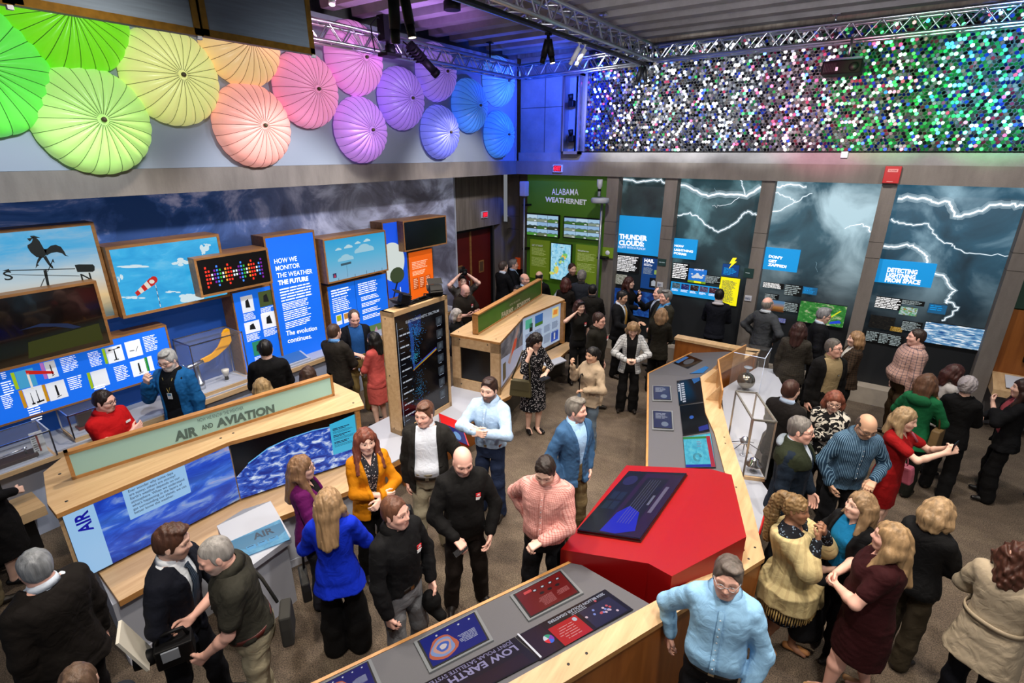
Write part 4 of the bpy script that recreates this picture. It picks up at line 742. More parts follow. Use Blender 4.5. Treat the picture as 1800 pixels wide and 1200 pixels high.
def blue_big(b, q, w_, h_):
 rr = random.Random(8)
 def atp(x, y): p = atx(x, y, q[0]); return p[1]-q[1], p[2]-q[2]
 def ph(tl, br, tab_, dr=None, M=PWH):
  a, d = atp(*tl), atp(*br); x0, x1, y0, y1 = a[0], d[0], d[1], a[1]
  b.poly(q, UL, ZV, [(x0, y0), (x1, y0), (x1, y1), (x0, y1)], M, .001)
  if tab_: b.poly(q, UL, ZV, [(x0-.035, y0+.01), (x0-.004, y0+.01), (x0-.004, y1), (x0-.035, y1)], lit('tab_'+tab_, tab_, .7), .001)
  if dr:
   for pts in dr: b.poly(q, UL, ZV, [(x0+(x1-x0)*u, y0+(y1-y0)*v) for u, v in pts], INK, .002)
 cups = [[(.45, .15), (.55, .15), (.53, .8), (.47, .8)], [(.35, .12), (.65, .12), (.65, .18), (.35, .18)], [(.15, .76), (.3, .76), (.3, .86), (.15, .86)], [(.7, .8), (.88, .8), (.88, .9), (.7, .9)], [(.28, .82), (.75, .84), (.75, .80), (.28, .78)]]
 cup2 = [[(.30, .12), (.36, .12), (.34, .75), (.32, .75)], [(.24, .10), (.42, .10), (.42, .18), (.24, .18)], [(.62, .14), (.68, .14), (.66, .8), (.63, .8)], [(.5, .10), (.9, .14), (.9, .22), (.5, .2)]]
 tube_ = [[(.44, .2), (.56, .2), (.54, .8), (.44, .8)], [(.4, .1), (.66, .16), (.66, .2), (.4, .15)]]
 ph((25, 654), (67, 676), '#b4d820', None, lit('photo_sky', '#4aa8d8', .8)); a, d = atp(25, 654), atp(67, 673)
 b.poly(q, UL, ZV, [(a[0]+.09, a[1]-.06), (a[0]+.32, a[1]-.13), (a[0]+.32, a[1]-.10), (a[0]+.09, a[1]-.01)], lit('sock_red', '#c8241c', .9), .002); b.poly(q, UL, ZV, [(a[0]+.09, d[1]-.05), (a[0]+.11, d[1]-.05), (a[0]+.11, a[1]-.05), (a[0]+.09, a[1]-.05)], lit('sock_white', '#e8e0d4', .9), .002)
 ph((76, 637), (104, 661), '#c878d0', tube_); ph((39, 685), (83, 707), '#e0a020', cup2); ph((79, 675), (121, 696), '#e0a020', tube_); ph((184, 612), (220, 632), '#a8d820', cups); ph((218, 602), (252, 623), None, [[(.2, .4), (.5, .38), (.5, .42), (.2, .44)], [(.6, .3), (.8, .6), (.78, .62), (.57, .32)]])
 ph((158, 654), (194, 675), '#b4d820'); ph((228, 636), (262, 655), None, tube_); ph((258, 627), (272, 650), '#20a830')
 for (tl, br, n_) in (((104, 630), (140, 648), 9), ((117, 664), (149, 679), 7), ((153, 620), (182, 640), 10), ((250, 592), (280, 613), 10), ((199, 645), (229, 664), 9), ((0, 655), (14, 665), 4), ((0, 672), (30, 690), 6), ((0, 695), (28, 714), 8), ((47, 716), (82, 735), 7), ((164, 679), (194, 690), 5)):
  a, d = atp(*tl), atp(*br); b.lines(q, UL, ZV, max(a[0], .02), d[0], d[1], a[1], n_, TXTW, .42, .002, .25, rr)
o = fbox('info_board', 'very wide blue info panel with instrument photographs below the dark monitor', -7.50, (0, 640), (312, 655), .28, PBL, .022, blue_big, y0=-.6)
o_ = None
def ledbox(b, q, w_, h_):
 colr = {'r': '#f03020', 'b': '#3a7ae0', 'w': '#c8d4dc', 'o': '#f08a28', 'g': '#2a9a30', 'p': '#6a1a8c'}
 cols = ['r', 'r', 'w', 'p', 'b', 'g', 'w', 'o', 'r', 'r', 'w', 'w', 'p', 'b', 'g', 'w', 'o', 'r', 'r', 'w', 'b', 'p']; hts = [6, 4, 2, 4, 6, 4, 2, 4, 6, 4, 2, 2, 4, 6, 4, 2, 4, 6, 4, 2, 4, 6]
 n_ = len(cols); dx = w_*.84/n_; dy = h_*.72/6.5
 for i, (c, k) in enumerate(zip(cols, hts)):
  for j in range(k):
   x = w_*.08+dx*i; y = h_*.5+(j-k/2)*dy; b.poly(q, UL, ZV, [(x, y), (x+dx*.62, y), (x+dx*.62, y+dy*.55), (x, y+dy*.55)], lit('led_'+c, colr[c], 1.6), .002)
o = fbox('light_display', 'black box display of coloured square lights, overlapping the windsock picture', -7.24, (340, 455), (480, 497), .40, mat('display_black', '#040405', rough=.3), .03, ledbox, cat='light display')
def bluephotos(b, q, w_, h_):
 rr = random.Random(2)
 for x, y, ww, hh, M in ((.16, .74, .28, .2, PWH), (.58, .76, .34, .19, lit('photo_leaf', '#5a6a3a', .6)), (.14, .48, .36, .14, PWH), (.56, .48, .36, .2, PWH), (.24, .18, .26, .18, lit('photo_green', '#3aa07a', .7))):
  b.poly(q, UL, ZV, [(w_*x, h_*y), (w_*(x+ww), h_*y), (w_*(x+ww), h_*(y+hh)), (w_*x, h_*(y+hh))], M, .001)
  b.poly(q, UL, ZV, [(w_*(x+ww*.3), h_*(y+hh*.3)), (w_*(x+ww*.7), h_*(y+hh*.25)), (w_*(x+ww*.6), h_*(y+hh*.8)), (w_*(x+ww*.35), h_*(y+hh*.7))], INK, .002); b.lines(q, UL, ZV, w_*x, w_*(x+ww), h_*(y-.10), h_*(y-.01), 6, TXTW, .4, .002)
o = fbox('info_board', 'narrow blue panel with five small photographs, right of the wind vane case', -7.48, (405, 514), (505, 634), .30, PBL, .022, bluephotos)
def future(b, q, w_, h_):
 def at(x, y): return atx(x, y, q[0])
 fit(b, 'HOW WE', at(482.5, 463.5), at(522, 458), at(482, 455), TXTW, .005, .002); fit(b, 'MONITOR', at(485, 476), at(527, 469.5), at(485, 467.5), TXTW, .005, .002); fit(b, 'THE WEATHER', at(487, 488.5), at(549, 480), at(487, 480), TXTW, .005, .002); fit(b, 'THE FUTURE', at(489, 501), at(542, 492.5), at(488.5, 492.5), TXTW, .045, .002)
 rr = random.Random(6)
 for tl, bl, tr, n_ in (((491, 507), (494.5, 532), (551, 498), 5), ((495.5, 533), (497, 547), (542, 525), 5), ((498, 548), (500.5, 565), (546, 540), 5), ((501, 567), (502.5, 579), (547, 557), 4)):
  a, d, e = at(*tl)-q, at(*bl)-q, at(*tr)-q; b.lines(q, UL, ZV, a[1], e[1], d[2], a[2], n_, TXTW, .42, .002, .15, rr)
 fit(b, 'The evolution', at(503, 590), at(557, 579.5), at(502.5, 581.5), TXTW, .01, .002); fit(b, 'continues.', at(506, 603), at(548, 594), at(505.5, 594.5), TXTW, .01, .002)
o = fbox('info_board', 'tall blue panel headed how we monitor the weather', -7.46, (462, 416), (579, 618), .32, PBL, .03, future)
def cartoon(b, q, w_, h_):
 C1, C2 = lit('cartoon_cloud', '#a8d8ec', .8), lit('cartoon_cloud_light', '#c8e8f2', .8)
 for cx, cy, s_, M in ((.62, .62, .17, C1), (.30, .48, .13, C1), (.36, .76, .07, C2), (.20, .74, .05, C2), (.52, .82, .05, C2), (.68, .84, .06, C2)):
  for dx, dy, r in ((-.7, -.1, .55), (0, .15, .8), (.65, -.05, .6), (.2, -.2, .7)): b.poly(q, UL, ZV, [(w_*(cx+s_*(dx+r*math.cos(t))*.8), h_*(cy+max(-.25, dy+r*math.sin(t))*s_)) for t in np.linspace(0, 6.28, 17)[:-1]], M, .001+.0002*r)
 b.poly(q, UL, ZV, [(w_*.21, h_*.335), (w_*.38, h_*.345), (w_*.38, h_*.40), (w_*.21, h_*.39)], lit('label_slate', '#4a6a7c', .6), .002); b.poly(q, UL, ZV, [(w_*.30, h_*.03), (w_*.304, h_*.03), (w_*.304, h_*.33), (w_*.30, h_*.33)], lit('label_slate', '#4a6a7c', .6), .002)
 b.poly(q, UL, ZV, [(w_*.07, h_*.08), (w_*.125, h_*.08), (w_*.125, h_*.19), (w_*.07, h_*.19)], lit('badge_navy', '#2a3460', .8), .002); b.poly(q, UL, ZV, [(w_*.08, h_*.09), (w_*.115, h_*.09), (w_*.10, h_*.18)], lit('badge_rose', '#d04060', .8), .003)
 for i, x in enumerate((.15, .42, .62, .76, .9)): b.poly(q, UL, ZV, [(w_*x, h_*.0), (w_*(x+.006), 0), (w_*(x+.006), h_*(.05+.02*(i % 3))), (w_*x, h_*(.05+.02*(i % 3)))], lit('label_slate', '#4a6a7c', .6), .002)
o = fbox('wall_monitor', 'wooden framed monitor showing cartoon clouds', -7.30, (567, 421), (683, 475), .45, pic_mat('cartoon_sky', 'grad', '#8cbcdc', '#5cb8e0', '#28a8e0', .85, pos=(.0, .5, 1.0)), .028, cartoon, cat='monitor')
def bluedouble(b, q, w_, h_):
 rr = random.Random(9)
 b.poly(q, UL, ZV, [(w_*.435, 0), (w_*.44, 0), (w_*.44, h_), (w_*.435, h_)], mat('seam_navy', '#06306e'), .001)
 b.lines(q, UL, ZV, w_*.05, w_*.36, h_*.86, h_*.955, 3, TXTW, .5, .002, .2, rr); b.lines(q, UL, ZV, w_*.05, w_*.34, h_*.66, h_*.85, 8, TXTW, .4, .002, .25, rr); b.lines(q, UL, ZV, w_*.49, w_*.84, h_*.80, h_*.955, 6, TXTW, .45, .002, .2, rr)
 for i in range(4): b.lines(q, UL, ZV, w_*.52, w_*.86, h_*(.46+.085*i), h_*(.52+.085*i), 3, TXTW, .45, .002, .25, rr)
 for i, c in enumerate(('#c8d020', '#e8a048', '#d8d8e0')): x = .08+.12*i; b.poly(q, UL, ZV, [(w_*x, h_*.50), (w_*(x+.09), h_*.50), (w_*(x+.09), h_*.63), (w_*x, h_*.63)], PWH, .001); b.poly(q, UL, ZV, [(w_*(x+.01), h_*.55), (w_*(x+.08), h_*.55), (w_*(x+.08), h_*.62), (w_*(x+.01), h_*.62)], lit('chip_'+c, c, .7), .002)
 b.poly(q, UL, ZV, [(w_*.50, h_*.18), (w_*.98, h_*.18), (w_*.98, h_*.36), (w_*.50, h_*.36)], lit('aerial_green', '#6a8a50', .7), .001); b.poly(q, UL, ZV, [(w_*.66, h_*.20), (w_*.80, h_*.19), (w_*.74, h_*.33)], lit('aerial_pink', '#c890b0', .8), .002); b.lines(q, UL, ZV, w_*.05, w_*.36, h_*.2, h_*.44, 9, TXTW, .4, .002, .3, rr)
o = fbox('info_board', 'double blue text panel behind the kiosk with the black lamps', -7.46, (573, 503), (690, 606), .32, PBL, .022, bluedouble)
def balloon(b, q, w_, h_):
 Wb = lit('balloon_white', '#dfe8e4', .85)
 b.poly(q, UL, ZV, [(w_*max(0.0, .30+.58*math.cos(t)), h_*(.50+.24*math.sin(t)*(1 if math.sin(t) > 0 else 1.15))) for t in np.linspace(0, 6.28, 33)[:-1]], Wb, .001)
 b.poly(q, UL, ZV, [(w_*(.48+.34*math.cos(t)), h_*(.29+.11*math.sin(t))) for t in np.linspace(0, 6.28, 17)[:-1]], lit('balloon_olive', '#4a5a3c', .6), .002)
 b.poly(q, UL, ZV, [(w_*.2, 0), (w_*.26, 0), (w_*.5, h_*.2), (w_*.42, h_*.2)], INK, .003); b.poly(q, UL, ZV, [(w_*.56, 0), (w_*.60, 0), (w_*.60, h_*.12), (w_*.56, h_*.12)], PWH, .003)
o = fbox('framed_picture', 'narrow blue panel with a white weather balloon', -7.46, (671, 391), (721, 516), .32, mat('balloon_blue', '#0a3cb4', rough=.5, emit=.6, ec='#1456dc'), .02, balloon)
o = fbox('wall_monitor', 'blank black monitor in a wooden frame at the end of the mural', -7.30, (708, 389), (786, 428), .45, mat('monitor_off', '#030304', rough=.25), .025, cat='monitor')
def orange(b, q, w_, h_):
 rr = random.Random(1); T = mat('print_peach', '#f6c8a0', rough=.6, emit=.5)
 b.lines(q, UL, ZV, w_*.12, w_*.8, h_*.63, h_*.80, 5, T, .5, .002, .2, rr); b.lines(q, UL, ZV, w_*.12, w_*.7, h_*.50, h_*.60, 4, T, .5, .002, .2, rr)
 for i in range(3): b.poly(q, UL, ZV, [(w_*(.12+.27*i), h_*.2), (w_*(.34+.27*i), h_*.2), (w_*(.34+.27*i), h_*.45), (w_*(.12+.27*i), h_*.45)], mat('print_orange_dark', '#b8480a', emit=.4), .001); b.lines(q, UL, ZV, w_*(.14+.27*i), w_*(.33+.27*i), h_*.22, h_*.44, 6, T, .4, .002, .3, rr)
o = fbox('info_board', 'orange text panel below the blank black monitor', -7.48, (717, 444), (764, 516), .30, mat('panel_orange', '#d85a0c', rough=.5, emit=.55, ec='#f0660e'), .012, orange)
GLASS = mat('clear_acrylic', '#ffffff', rough=.02, alpha=.05, spec=.5)
def case(nm, lab, p00, du, dv, h_, base=.05, fr=.014, M=STEEL, group=None, basem=WOOD):
 """glass case: corner, two floor edges, height"""
 p00, du, dv = [np.asarray(a, float) for a in (p00, du, dv)]; o = thing(nm, lab, 'display case', tuple(p00+(du+dv)/2), group)
 MB().obox(p00, du, dv, ZV*base, basem).obox(p00+ZV*base+(du+dv)*.03, du*.94, dv*.94, ZV*.008, WHITE).build('base', o)
 cs = [p00, p00+du, p00+du+dv, p00+dv]; b = MB()
 for c in cs: b.obox(c-V3(fr/2, fr/2, 0)+ZV*base, V3(fr, 0, 0), V3(0, fr, 0), ZV*(h_-base), M)
 for i in range(4):
  a, c = cs[i], cs[(i+1) % 4]; d = nrm(c-a); s_ = np.cross(d, ZV)*fr; b.obox(a+ZV*(h_-fr)-s_/2, c-a, s_, ZV*fr, M)
 b.build('frame', o); b = MB()
 for i in range(4): a, c = cs[i], cs[(i+1) % 4]; b.face([a+ZV*base, c+ZV*base, c+ZV*(h_-fr), a+ZV*(h_-fr)], GLASS)
 b.face([c+ZV*(h_-fr/2) for c in cs], GLASS); b.build('glass', o); return o
G3 = 'glass cases on the wall bench'
a = atz(356, 700, .95); c = atz(434, 667, .95); xf = a[0]
case('glass_case', 'glass case with the yellow wind vane on the bench', (xf, a[1]-.02, .95), (0, c[1]-a[1]+.02, 0), (-.46, 0, 0), .78, group=G3)
p = atz(357, 684, 1.0); q0 = V3(xf-.20, a[1]+.10, 1.01)
o = thing('wind_vane', 'yellow tailed wind vane on a steel stand inside the glass case', 'wind vane', tuple(q0)); YV = mat('vane_yellow', '#e8a010', rough=.35)
MB().lathe([(.001, 0), (.055, 0), (.055, .10), (.03, .11), (.026, .34), (.03, .36), (.001, .36)], q0, STEEL, n=18).build('stand', o)
nose = q0+V3(0, -.12, .36); mid = q0+V3(0, .09, .39)
MB().tube([nose-V3(0, .03, .0), nose, nose+V3(0, .05, .0), mid], [.012, .032, .036, .034], STEEL, 14).build('nose', o)
tail = [(0, .36), (.10, .355), (.24, .40), (.42, .50), (.47, .56), (.47, .74), (.44, .76), (.39, .75), (.35, .70), (.33, .62), (.26, .52), (.16, .455), (.05, .43), (.0, .42)]
MB().prism([q0+V3(-.015, .06+y, z) for y, z in tail], (.03, 0, 0), YV).build('tail', o, bevel=.008); MB().tube([nose+V3(0, -.02, 0), nose+V3(.05, -.05, -.07)], .006, STEEL, 6).tube([nose+V3(0, -.02, 0), nose+V3(-.05, -.05, .07)], .006, STEEL, 6).build('propeller', o)
q1 = V3(xf-.19, c[1]-.24, 1.01); o = thing('air_sensor', 'small white and black sensor cup inside the wind vane case', 'sensor', tuple(q1))
MB().lathe([(.001, 0), (.042, 0), (.042, .008), (.001, .008)], q1, WHITE).lathe([(.026, .008), (.026, .07), (.001, .07)], q1, DARKM, n=16).build('stem', o); MB().lathe([(.028, .07), (.05, .14), (.052, .17), (.001, .175)], q1, mat('sensor_cream', '#d8d2c6', rough=.5)).build('cup', o)
p = atz(103, 806, .95); case('glass_case', 'glass case with a drum recorder at the left end of the bench', (p[0], p[1]-.95, .95), (0, .95, 0), (-.42, 0, 0), .36, group=G3)
q2 = V3(p[0]-.2, p[1]-.62, 1.01); o = thing('drum_recorder', 'antique drum recorder on a dark wooden base in the left glass case', 'recorder', tuple(q2)); MB().box(q2+V3(-.09, 0, 0), q2+V3(.09, .50, .045), mat('dark_mahogany', '#2a120a', rough=.3)).build('base', o, bevel=.008)
MB().lathe([(.001, .045), (.062, .045), (.062, .15), (.001, .15)], q2+V3(0, .12, 0), mat('drum_cream', '#d8cbb8', rough=.5)).build('drum', o); MB().lathe([(.064, .145), (.066, .165), (.03, .172), (.001, .172)], q2+V3(0, .12, 0), mat('drum_lid', '#2a1510', rough=.3)).build('lid', o); MB().tube([q2+V3(.0, .2, .09), q2+V3(.0, .44, .11)], .008, STEEL).tube([q2+V3(0, .42, .045), q2+V3(0, .42, .12)], .01, STEEL).build('pen_arm', o)
q3 = V3(p[0]-.14, p[1]-.09, 1.01); o = thing('thermometer_plaque', 'pale upright thermometer plaque in the left glass case', 'thermometer', tuple(q3)); MB().box(q3+V3(-.012, -.055, 0), q3+V3(.0, .055, .27), mat('plaque_pale', '#c4c8cc', rough=.4)).build('plaque', o); b = MB().box(q3+V3(.001, -.008, .04), q3+V3(.004, .008, .25), mat('tube_red', '#7a2a20')); b.build('tube', o); b = MB()
for i in range(8): b.box(q3+V3(.001, -.045, .05+.025*i), q3+V3(.003, -.015, .055+.025*i), INK)
b.build('scale_marks', o); MB().box(q3+V3(-.05, -.05, -.002), q3+V3(.06, .05, .012), STEEL).build('foot', o)
p = atx(118, 731, -7.22); case('glass_case', 'tall glass case behind the man in the red polo', (-7.22, p[1], .95), (0, .42, 0), (-.40, 0, 0), p[2]-.95, group=G3); o = thing('mahogany_barometer', 'dark wooden barometer behind the man in the red polo', 'barometer', (-7.45, p[1]+.22, 1.01)); MB().box((-7.5, p[1]+.12, 1.02), (-7.42, p[1]+.28, p[2]-.1), mat('dark_mahogany', '#2a120a')).build('case', o, bevel=.01); MB().box((-7.52, p[1]+.10, 1.0), (-7.38, p[1]+.32, 1.03), mat('mahogany_red', '#6a1c14')).build('foot', o)
p = atz(515, 655, .95); o = thing('bench_screen', 'sloped blue touch screen on the bench left of the man in the grey suit', 'screen', (-7.4, p[1], .95)); MB().prism([(-7.55, p[1]-.1, .95), (-7.22, p[1]-.1, .95), (-7.22, p[1]-.1, .98), (-7.55, p[1]-.1, 1.08)], (0, .6, 0), WHITE).build('housing', o); MB().obox((-7.24, p[1]-.06, .992), (0, .52, 0), (-.28, 0, .085), (.001, 0, .003), lit('bench_screen_blue', '#3a78d0', .8)).build('display', o)
# ------------------------------------------------------------------ air and aviation island
ZS = 1.46
def slab(b, pts, z, th, M, M2=None): b.prism([(x, y, z-th) for x, y in pts], (0, 0, th), M, M2); return b
o = thing('air_island', 'long wooden air and aviation exhibit with two lit picture walls', 'exhibit island', (-5.2, 2.1, 0))
slabp = [(-4.889, .758), (-4.847, 2.124), (-4.369, 3.41), (-4.66, 3.58), (-5.22, 3.62), (-5.75, 2.3), (-5.86, 1.08), (-5.70, .90), (-5.114, .767)]
slab(MB(), slabp, ZS, .045, WOOD, WOODE).build('roof', o, bevel=.004)
b = MB(); S0, S1, S2 = (-4.95, .80), (-4.90, 2.13), (-4.46, 3.36)
b.prism([(-4.99, .80, .72), (-4.94, 2.13, .72), (-4.52, 3.36, .72), (-5.2, 3.5, .72), (-5.68, 2.2, .72), (-5.72, .95, .72)], (0, 0, ZS-.045-.72), WOOD)
b.prism([(-4.97, .775, .72), (-4.97, .80, .72), (-5.65, .93, .72), (-5.65, .90, .72)], (0, 0, ZS-.045-.72), WOOD); b.obox((-4.42, 3.32, .72), (-.16, .06, 0), (.015, .05, 0), ZV*(ZS-.765), WOODE); b.build('case', o)
led = [(-4.47, .87), (-4.42, 2.02), (-4.00, 3.24), (-4.5, 3.46), (-5.0, 3.5), (-5.65, 2.2), (-5.7, .95)]
slab(MB(), led, .72, .06, WOOD, WOODE).build('ledge', o, bevel=.004)
slab(MB(), [(-4.545, .84), (-4.50, 2.02), (-4.10, 3.22), (-4.6, 3.4), (-5.5, 2.3), (-5.55, .98)], .66, .66, mat('plinth_white', '#aeb3c0', rough=.5)).build('plinth', o)
slab(MB(), [(-4.53, .83), (-4.485, 2.02), (-4.085, 3.23), (-4.1, 3.24), (-4.6, 2.02), (-4.6, .83)], .09, .09, mat('kick_white', '#b8bcc8', rough=.5)).build('kickboard', o)
b = MB()
for x, y in ((105, 833), (117, 881), (388, 770), (410, 761), (621, 708), (320, 755)): p = atz(x, y, ZS); b.lathe([(.012, .001), (.012, .003), (.001, .003)], p, INK, n=10)
b.build('screw', o)
def wallpic(S, E, z0, z1, M, nm, draw=None, parent=o, dep=.02):
 S, E = V3(*S, z0), V3(*E, z0); u = nrm(E-S); n = np.cross(u, ZV); w_ = np.linalg.norm(E-S); b = MB().obox(S-n*dep, E-S, ZV*(z1-z0), n*dep, BLACK); b.panel(S+n*.002, E-S, ZV*(z1-z0), M); r = b.build(nm, parent)
 if draw: b = MB(); draw(b, S+n*.004, u, w_, z1-z0); b.build(nm+'_print', r)
 return r
def airsky(nt, c, sp, n, L):
 g = ramp(nt, sp.outputs[1], [(.0, '#0c1020'), (.07, '#20305c'), (.2, '#4858a8'), (.45, '#2858c8'), (.62, '#4a86d8'), (.78, '#1440c0'), (1.0, '#0c22a0')], L)
 m = ramp(nt, n.outputs['Fac'], [(.38, '#0a2f9a'), (.50, '#2458d0'), (.60, '#8eaee0'), (.70, '#f0b8a0')], L); return mixn(nt, .68, g, m, L)
def airprint(b, q, u, w_, h_):
 LB = lit('print_sky_pale', '#9cc8f0', .85); b.poly(q, u, ZV, [(0, 0), (w_*.155, 0), (w_*.155, h_), (0, h_)], LB, .0005); NV = mat('print_deep_navy', '#0a10b0', emit=.3)
 b.text('AIR', q+u*w_*.118+ZV*h_*.62, ZV, -u, .135, NV, .03, .002, width=.9)
 b.poly(q, u, ZV, [(w_*.31, h_*.50), (w_*.69, h_*.50), (w_*.69, h_*.985), (w_*.31, h_*.985)], LB, .0005)
 for i, s_ in enumerate(('Ever wonder why some days', 'are sunny; others are stormy?', "Earth's weather depends on our", 'atmosphere. When we understand', "what's happening in the layers of", 'gas surrounding our planet, we can', 'better know the weather.')): b.text(s_, q+u*w_*.34+ZV*h_*(.90-.057*i), u, ZV, .036, mat('print_navy_text', '#0c1a50'), .008, .002, width=.86)
wallpic(S0, S1, .755, 1.415, pic_mat('air_clouds', 'noise', '#0a2f9a', '#2458d0', '#8eaee0', .95, (2.2, 3.4), 1.5, 9, airsky), 'picture_wall', airprint)
def earthsky(nt, c, sp, n, L): return c
def earthprint(b, q, u, w_, h_):
 LB = lit('print_cyan', '#3cb8e0', .85); b.poly(q, u, ZV, [(w_*.0, h_*.40), (w_*.12, h_*.60), (w_*.26, h_*.735), (w_*.42, h_*.80), (w_*.62, h_*.82), (w_*.80, h_*.79), (w_*.995, h_*.72), (w_*.995, h_*.995), (w_*.0, h_*.995)], mat('space_black', '#020207', rough=.3), .0004)
 b.ribbon(q, u, ZV, [(w_*.10, h_*.575), (w_*.26, h_*.735), (w_*.42, h_*.80), (w_*.62, h_*.82), (w_*.80, h_*.79)], .012, lit('earth_rim', '#6ab8f0', .9), .0008)
 b.poly(q, u, ZV, [(w_*.76, h_*.25), (w_*.985, h_*.25), (w_*.985, h_*.90), (w_*.76, h_*.84)], LB, .001); rr = random.Random(5); T = mat('print_navy_text', '#0c1a50')
 for i in range(3): b.lines(q, u, ZV, w_*.78, w_*.96, h_*(.70-.13*i), h_*(.75-.13*i), 2, T, .6, .002, .3, rr); b.lines(q, u, ZV, w_*.78, w_*.97, h_*(.64-.13*i), h_*(.69-.13*i), 3, T, .35, .002, .2, rr)
wallpic((S1[0]+.004, S1[1]+.01), S2, .755, 1.415, pic_mat('earth_clouds', 'noise', '#0a2a8c', '#2a5cc8', '#e4f0fc', .9, (5, 5), 2.2, 12, pos=(.40, .52, .66)), 'earth_picture', earthprint)
p0, p1 = V3(-5.333, 1.005, ZS), V3(-4.845, 3.382, ZS); u = nrm(p1-p0); n = np.cross(u, ZV); w_ = np.linalg.norm(p1-p0)
def header(o_, p0, u, n, w_, h_, M, th=.07, fw=.028):
 b = MB().obox(p0-n*th, u*w_, ZV*fw, n*th, WOODE).obox(p0-n*th+ZV*(h_-fw), u*w_, ZV*fw, n*th, WOODE).obox(p0-n*th, u*fw, ZV*h_, n*th, WOODE).obox(p0-n*th+u*(w_-fw), u*fw, ZV*h_, n*th, WOODE); b.build('frame', o_)
 b = MB().obox(p0-n*(th-.01)+u*fw+ZV*fw, u*(w_-2*fw), ZV*(h_-2*fw), n*(th-.02), M); return b
o = thing('header_sign', 'long pale green air and aviation sign on the wooden roof', 'sign', tuple(p0+u*w_/2))
header(o, p0, u, n, w_, .27, mat('sage_green', '#a2cec8', rough=.55)).build('board', o)
b = MB(); SG = mat('sage_dark', '#4f6a68', rough=.6); tq = p0-n*.009
def onsign(x, y): return atplane(x, y, tq, n)
fit(b, 'HOW WE KNOW THE WEATHER', onsign(348, 742), onsign(428, 719), onsign(347, 736), SG, 0, .002); fit(b, 'AIR', onsign(308, 775), onsign(348, 764), onsign(306, 757.5), SG, .05, .002); fit(b, 'AND', onsign(355, 756), onsign(375, 750), onsign(354, 747), SG, .03, .002); fit(b, 'AVIATION', onsign(381, 751), onsign(483, 723.5), onsign(377, 736), SG, .05, .002); b.build('lettering', o)
def kiosk_pts(): return [atz(381, 924, .86), atz(427.5, 895, .90), atz(475.5, 880, .86), atz(512, 943, .775), atz(443, 993.5, .775), atz(409.5, 985.5, .79)]
K = kiosk_pts(); pn = nrm(np.cross(K[4]-K[0], K[2]-K[0])); pn = pn if pn[2] > 0 else -pn; K[3] = atplane(512, 943, K[0], pn); K[5] = atplane(409.5, 985.5, K[0], pn); o = thing('touch_kiosk', 'sloping white touch kiosk labelled AIR on the wooden ledge', 'kiosk', tuple(np.mean(K, 0)*V3(1, 1, 0)+ZV*.72))
K2 = [V3(k[0], k[1], .722) for k in K]; b = MB(); b.mesh(K+K2, [(0, 2, 1), (0, 5, 4, 3, 2)]+[(j, (j+1) % 6, 6+(j+1) % 6, 6+j) for j in range(6)]+[(6, 7, 8, 9, 10, 11)], WHITE, False); b.build('housing', o)
T_ = [atplane(x, y, K[0]+pn*.012, pn) for x, y in ((419, 983), (510, 947.5), (492, 912.5), (406, 950.5))]
b = MB().face([t+pn*.001 for t in T_], pic_mat('kiosk_sky', 'noise', '#3f8cb8', '#58a4cc', '#6ab4d8', .9, (2, 2)), [(0, 0), (1, 0), (1, 1), (0, 1)]); uu, vv = T_[1]-T_[0], T_[3]-T_[0]
b.poly(T_[0], uu, vv, [(0.0, .52), (.22, .30), (.78, .30), (1, .52), (1, .99), (0, .99)], lit('kiosk_blue', '#3682ac', .85), .002)
b.text('AIR', T_[0]+uu*.40+vv*.62, uu, vv, .11, mat('kiosk_navy', '#0c2a44'), .03, .004)
for i in range(3): b.poly(T_[0], uu, vv, [(.20+.22*i, .22), (.38+.22*i, .22), (.38+.22*i, .42), (.20+.22*i, .42)], lit('kiosk_button', '#2e98d0', .9), .003); b.poly(T_[0], uu, vv, [(.22+.22*i, .36), (.34+.22*i, .36), (.34+.22*i, .39), (.22+.22*i, .39)], MATS['kiosk_navy'], .004)
b.build('touch_screen', o); MB().prism([K[3]*V3(1, 1, 0)+V3(-.25, -.02, 0), K[4]*V3(1, 1, 0)+V3(-.25, .05, 0), K[4]*V3(1, 1, 0)+V3(-.06, .05, 0), K[3]*V3(1, 1, 0)+V3(-.06, -.02, 0)], (0, 0, .70), MATS['plinth_white']).build('leg_panel', o)
# ------------------------------------------------------------------ white counter with the spectrum kiosk and the farms island
o = thing('white_counter', 'low white counter with a birch edge under the spectrum kiosk', 'counter', (-4.6, 4.8, 0))
cp = [(-5.24, 4.08), (-4.31, 3.66), (-4.16, 5.78), (-4.30, 5.95), (-5.15, 5.86), (-5.23, 4.48)]
slab(MB(), [(x, y) for x, y in cp], .58, .012, WHITE).build('top', o); slab(MB(), [(x+.0, y) for x, y in cp], .566, .07, WOODE).build('edge', o); slab(MB(), [(-5.1, 4.25), (-4.45, 3.98), (-4.32, 5.7), (-5.1, 5.7)], .495, .495, WOODD).build('base', o)
o = thing('spectrum_kiosk', 'tall wooden kiosk with a dark electromagnetic spectrum screen', 'kiosk', (-4.78, 4.72, .58))
k0, k1, k2, k3 = (-4.875, 4.185), (-4.675, 4.20), (-4.70, 5.26), (-4.895, 5.26); zt = 2.295; fw = .07
b = MB(); S, E = V3(*k1, .581), V3(*k2, .581); u = nrm(E-S); n = np.cross(u, ZV); w_ = np.linalg.norm(E-S); h_ = zt-.581
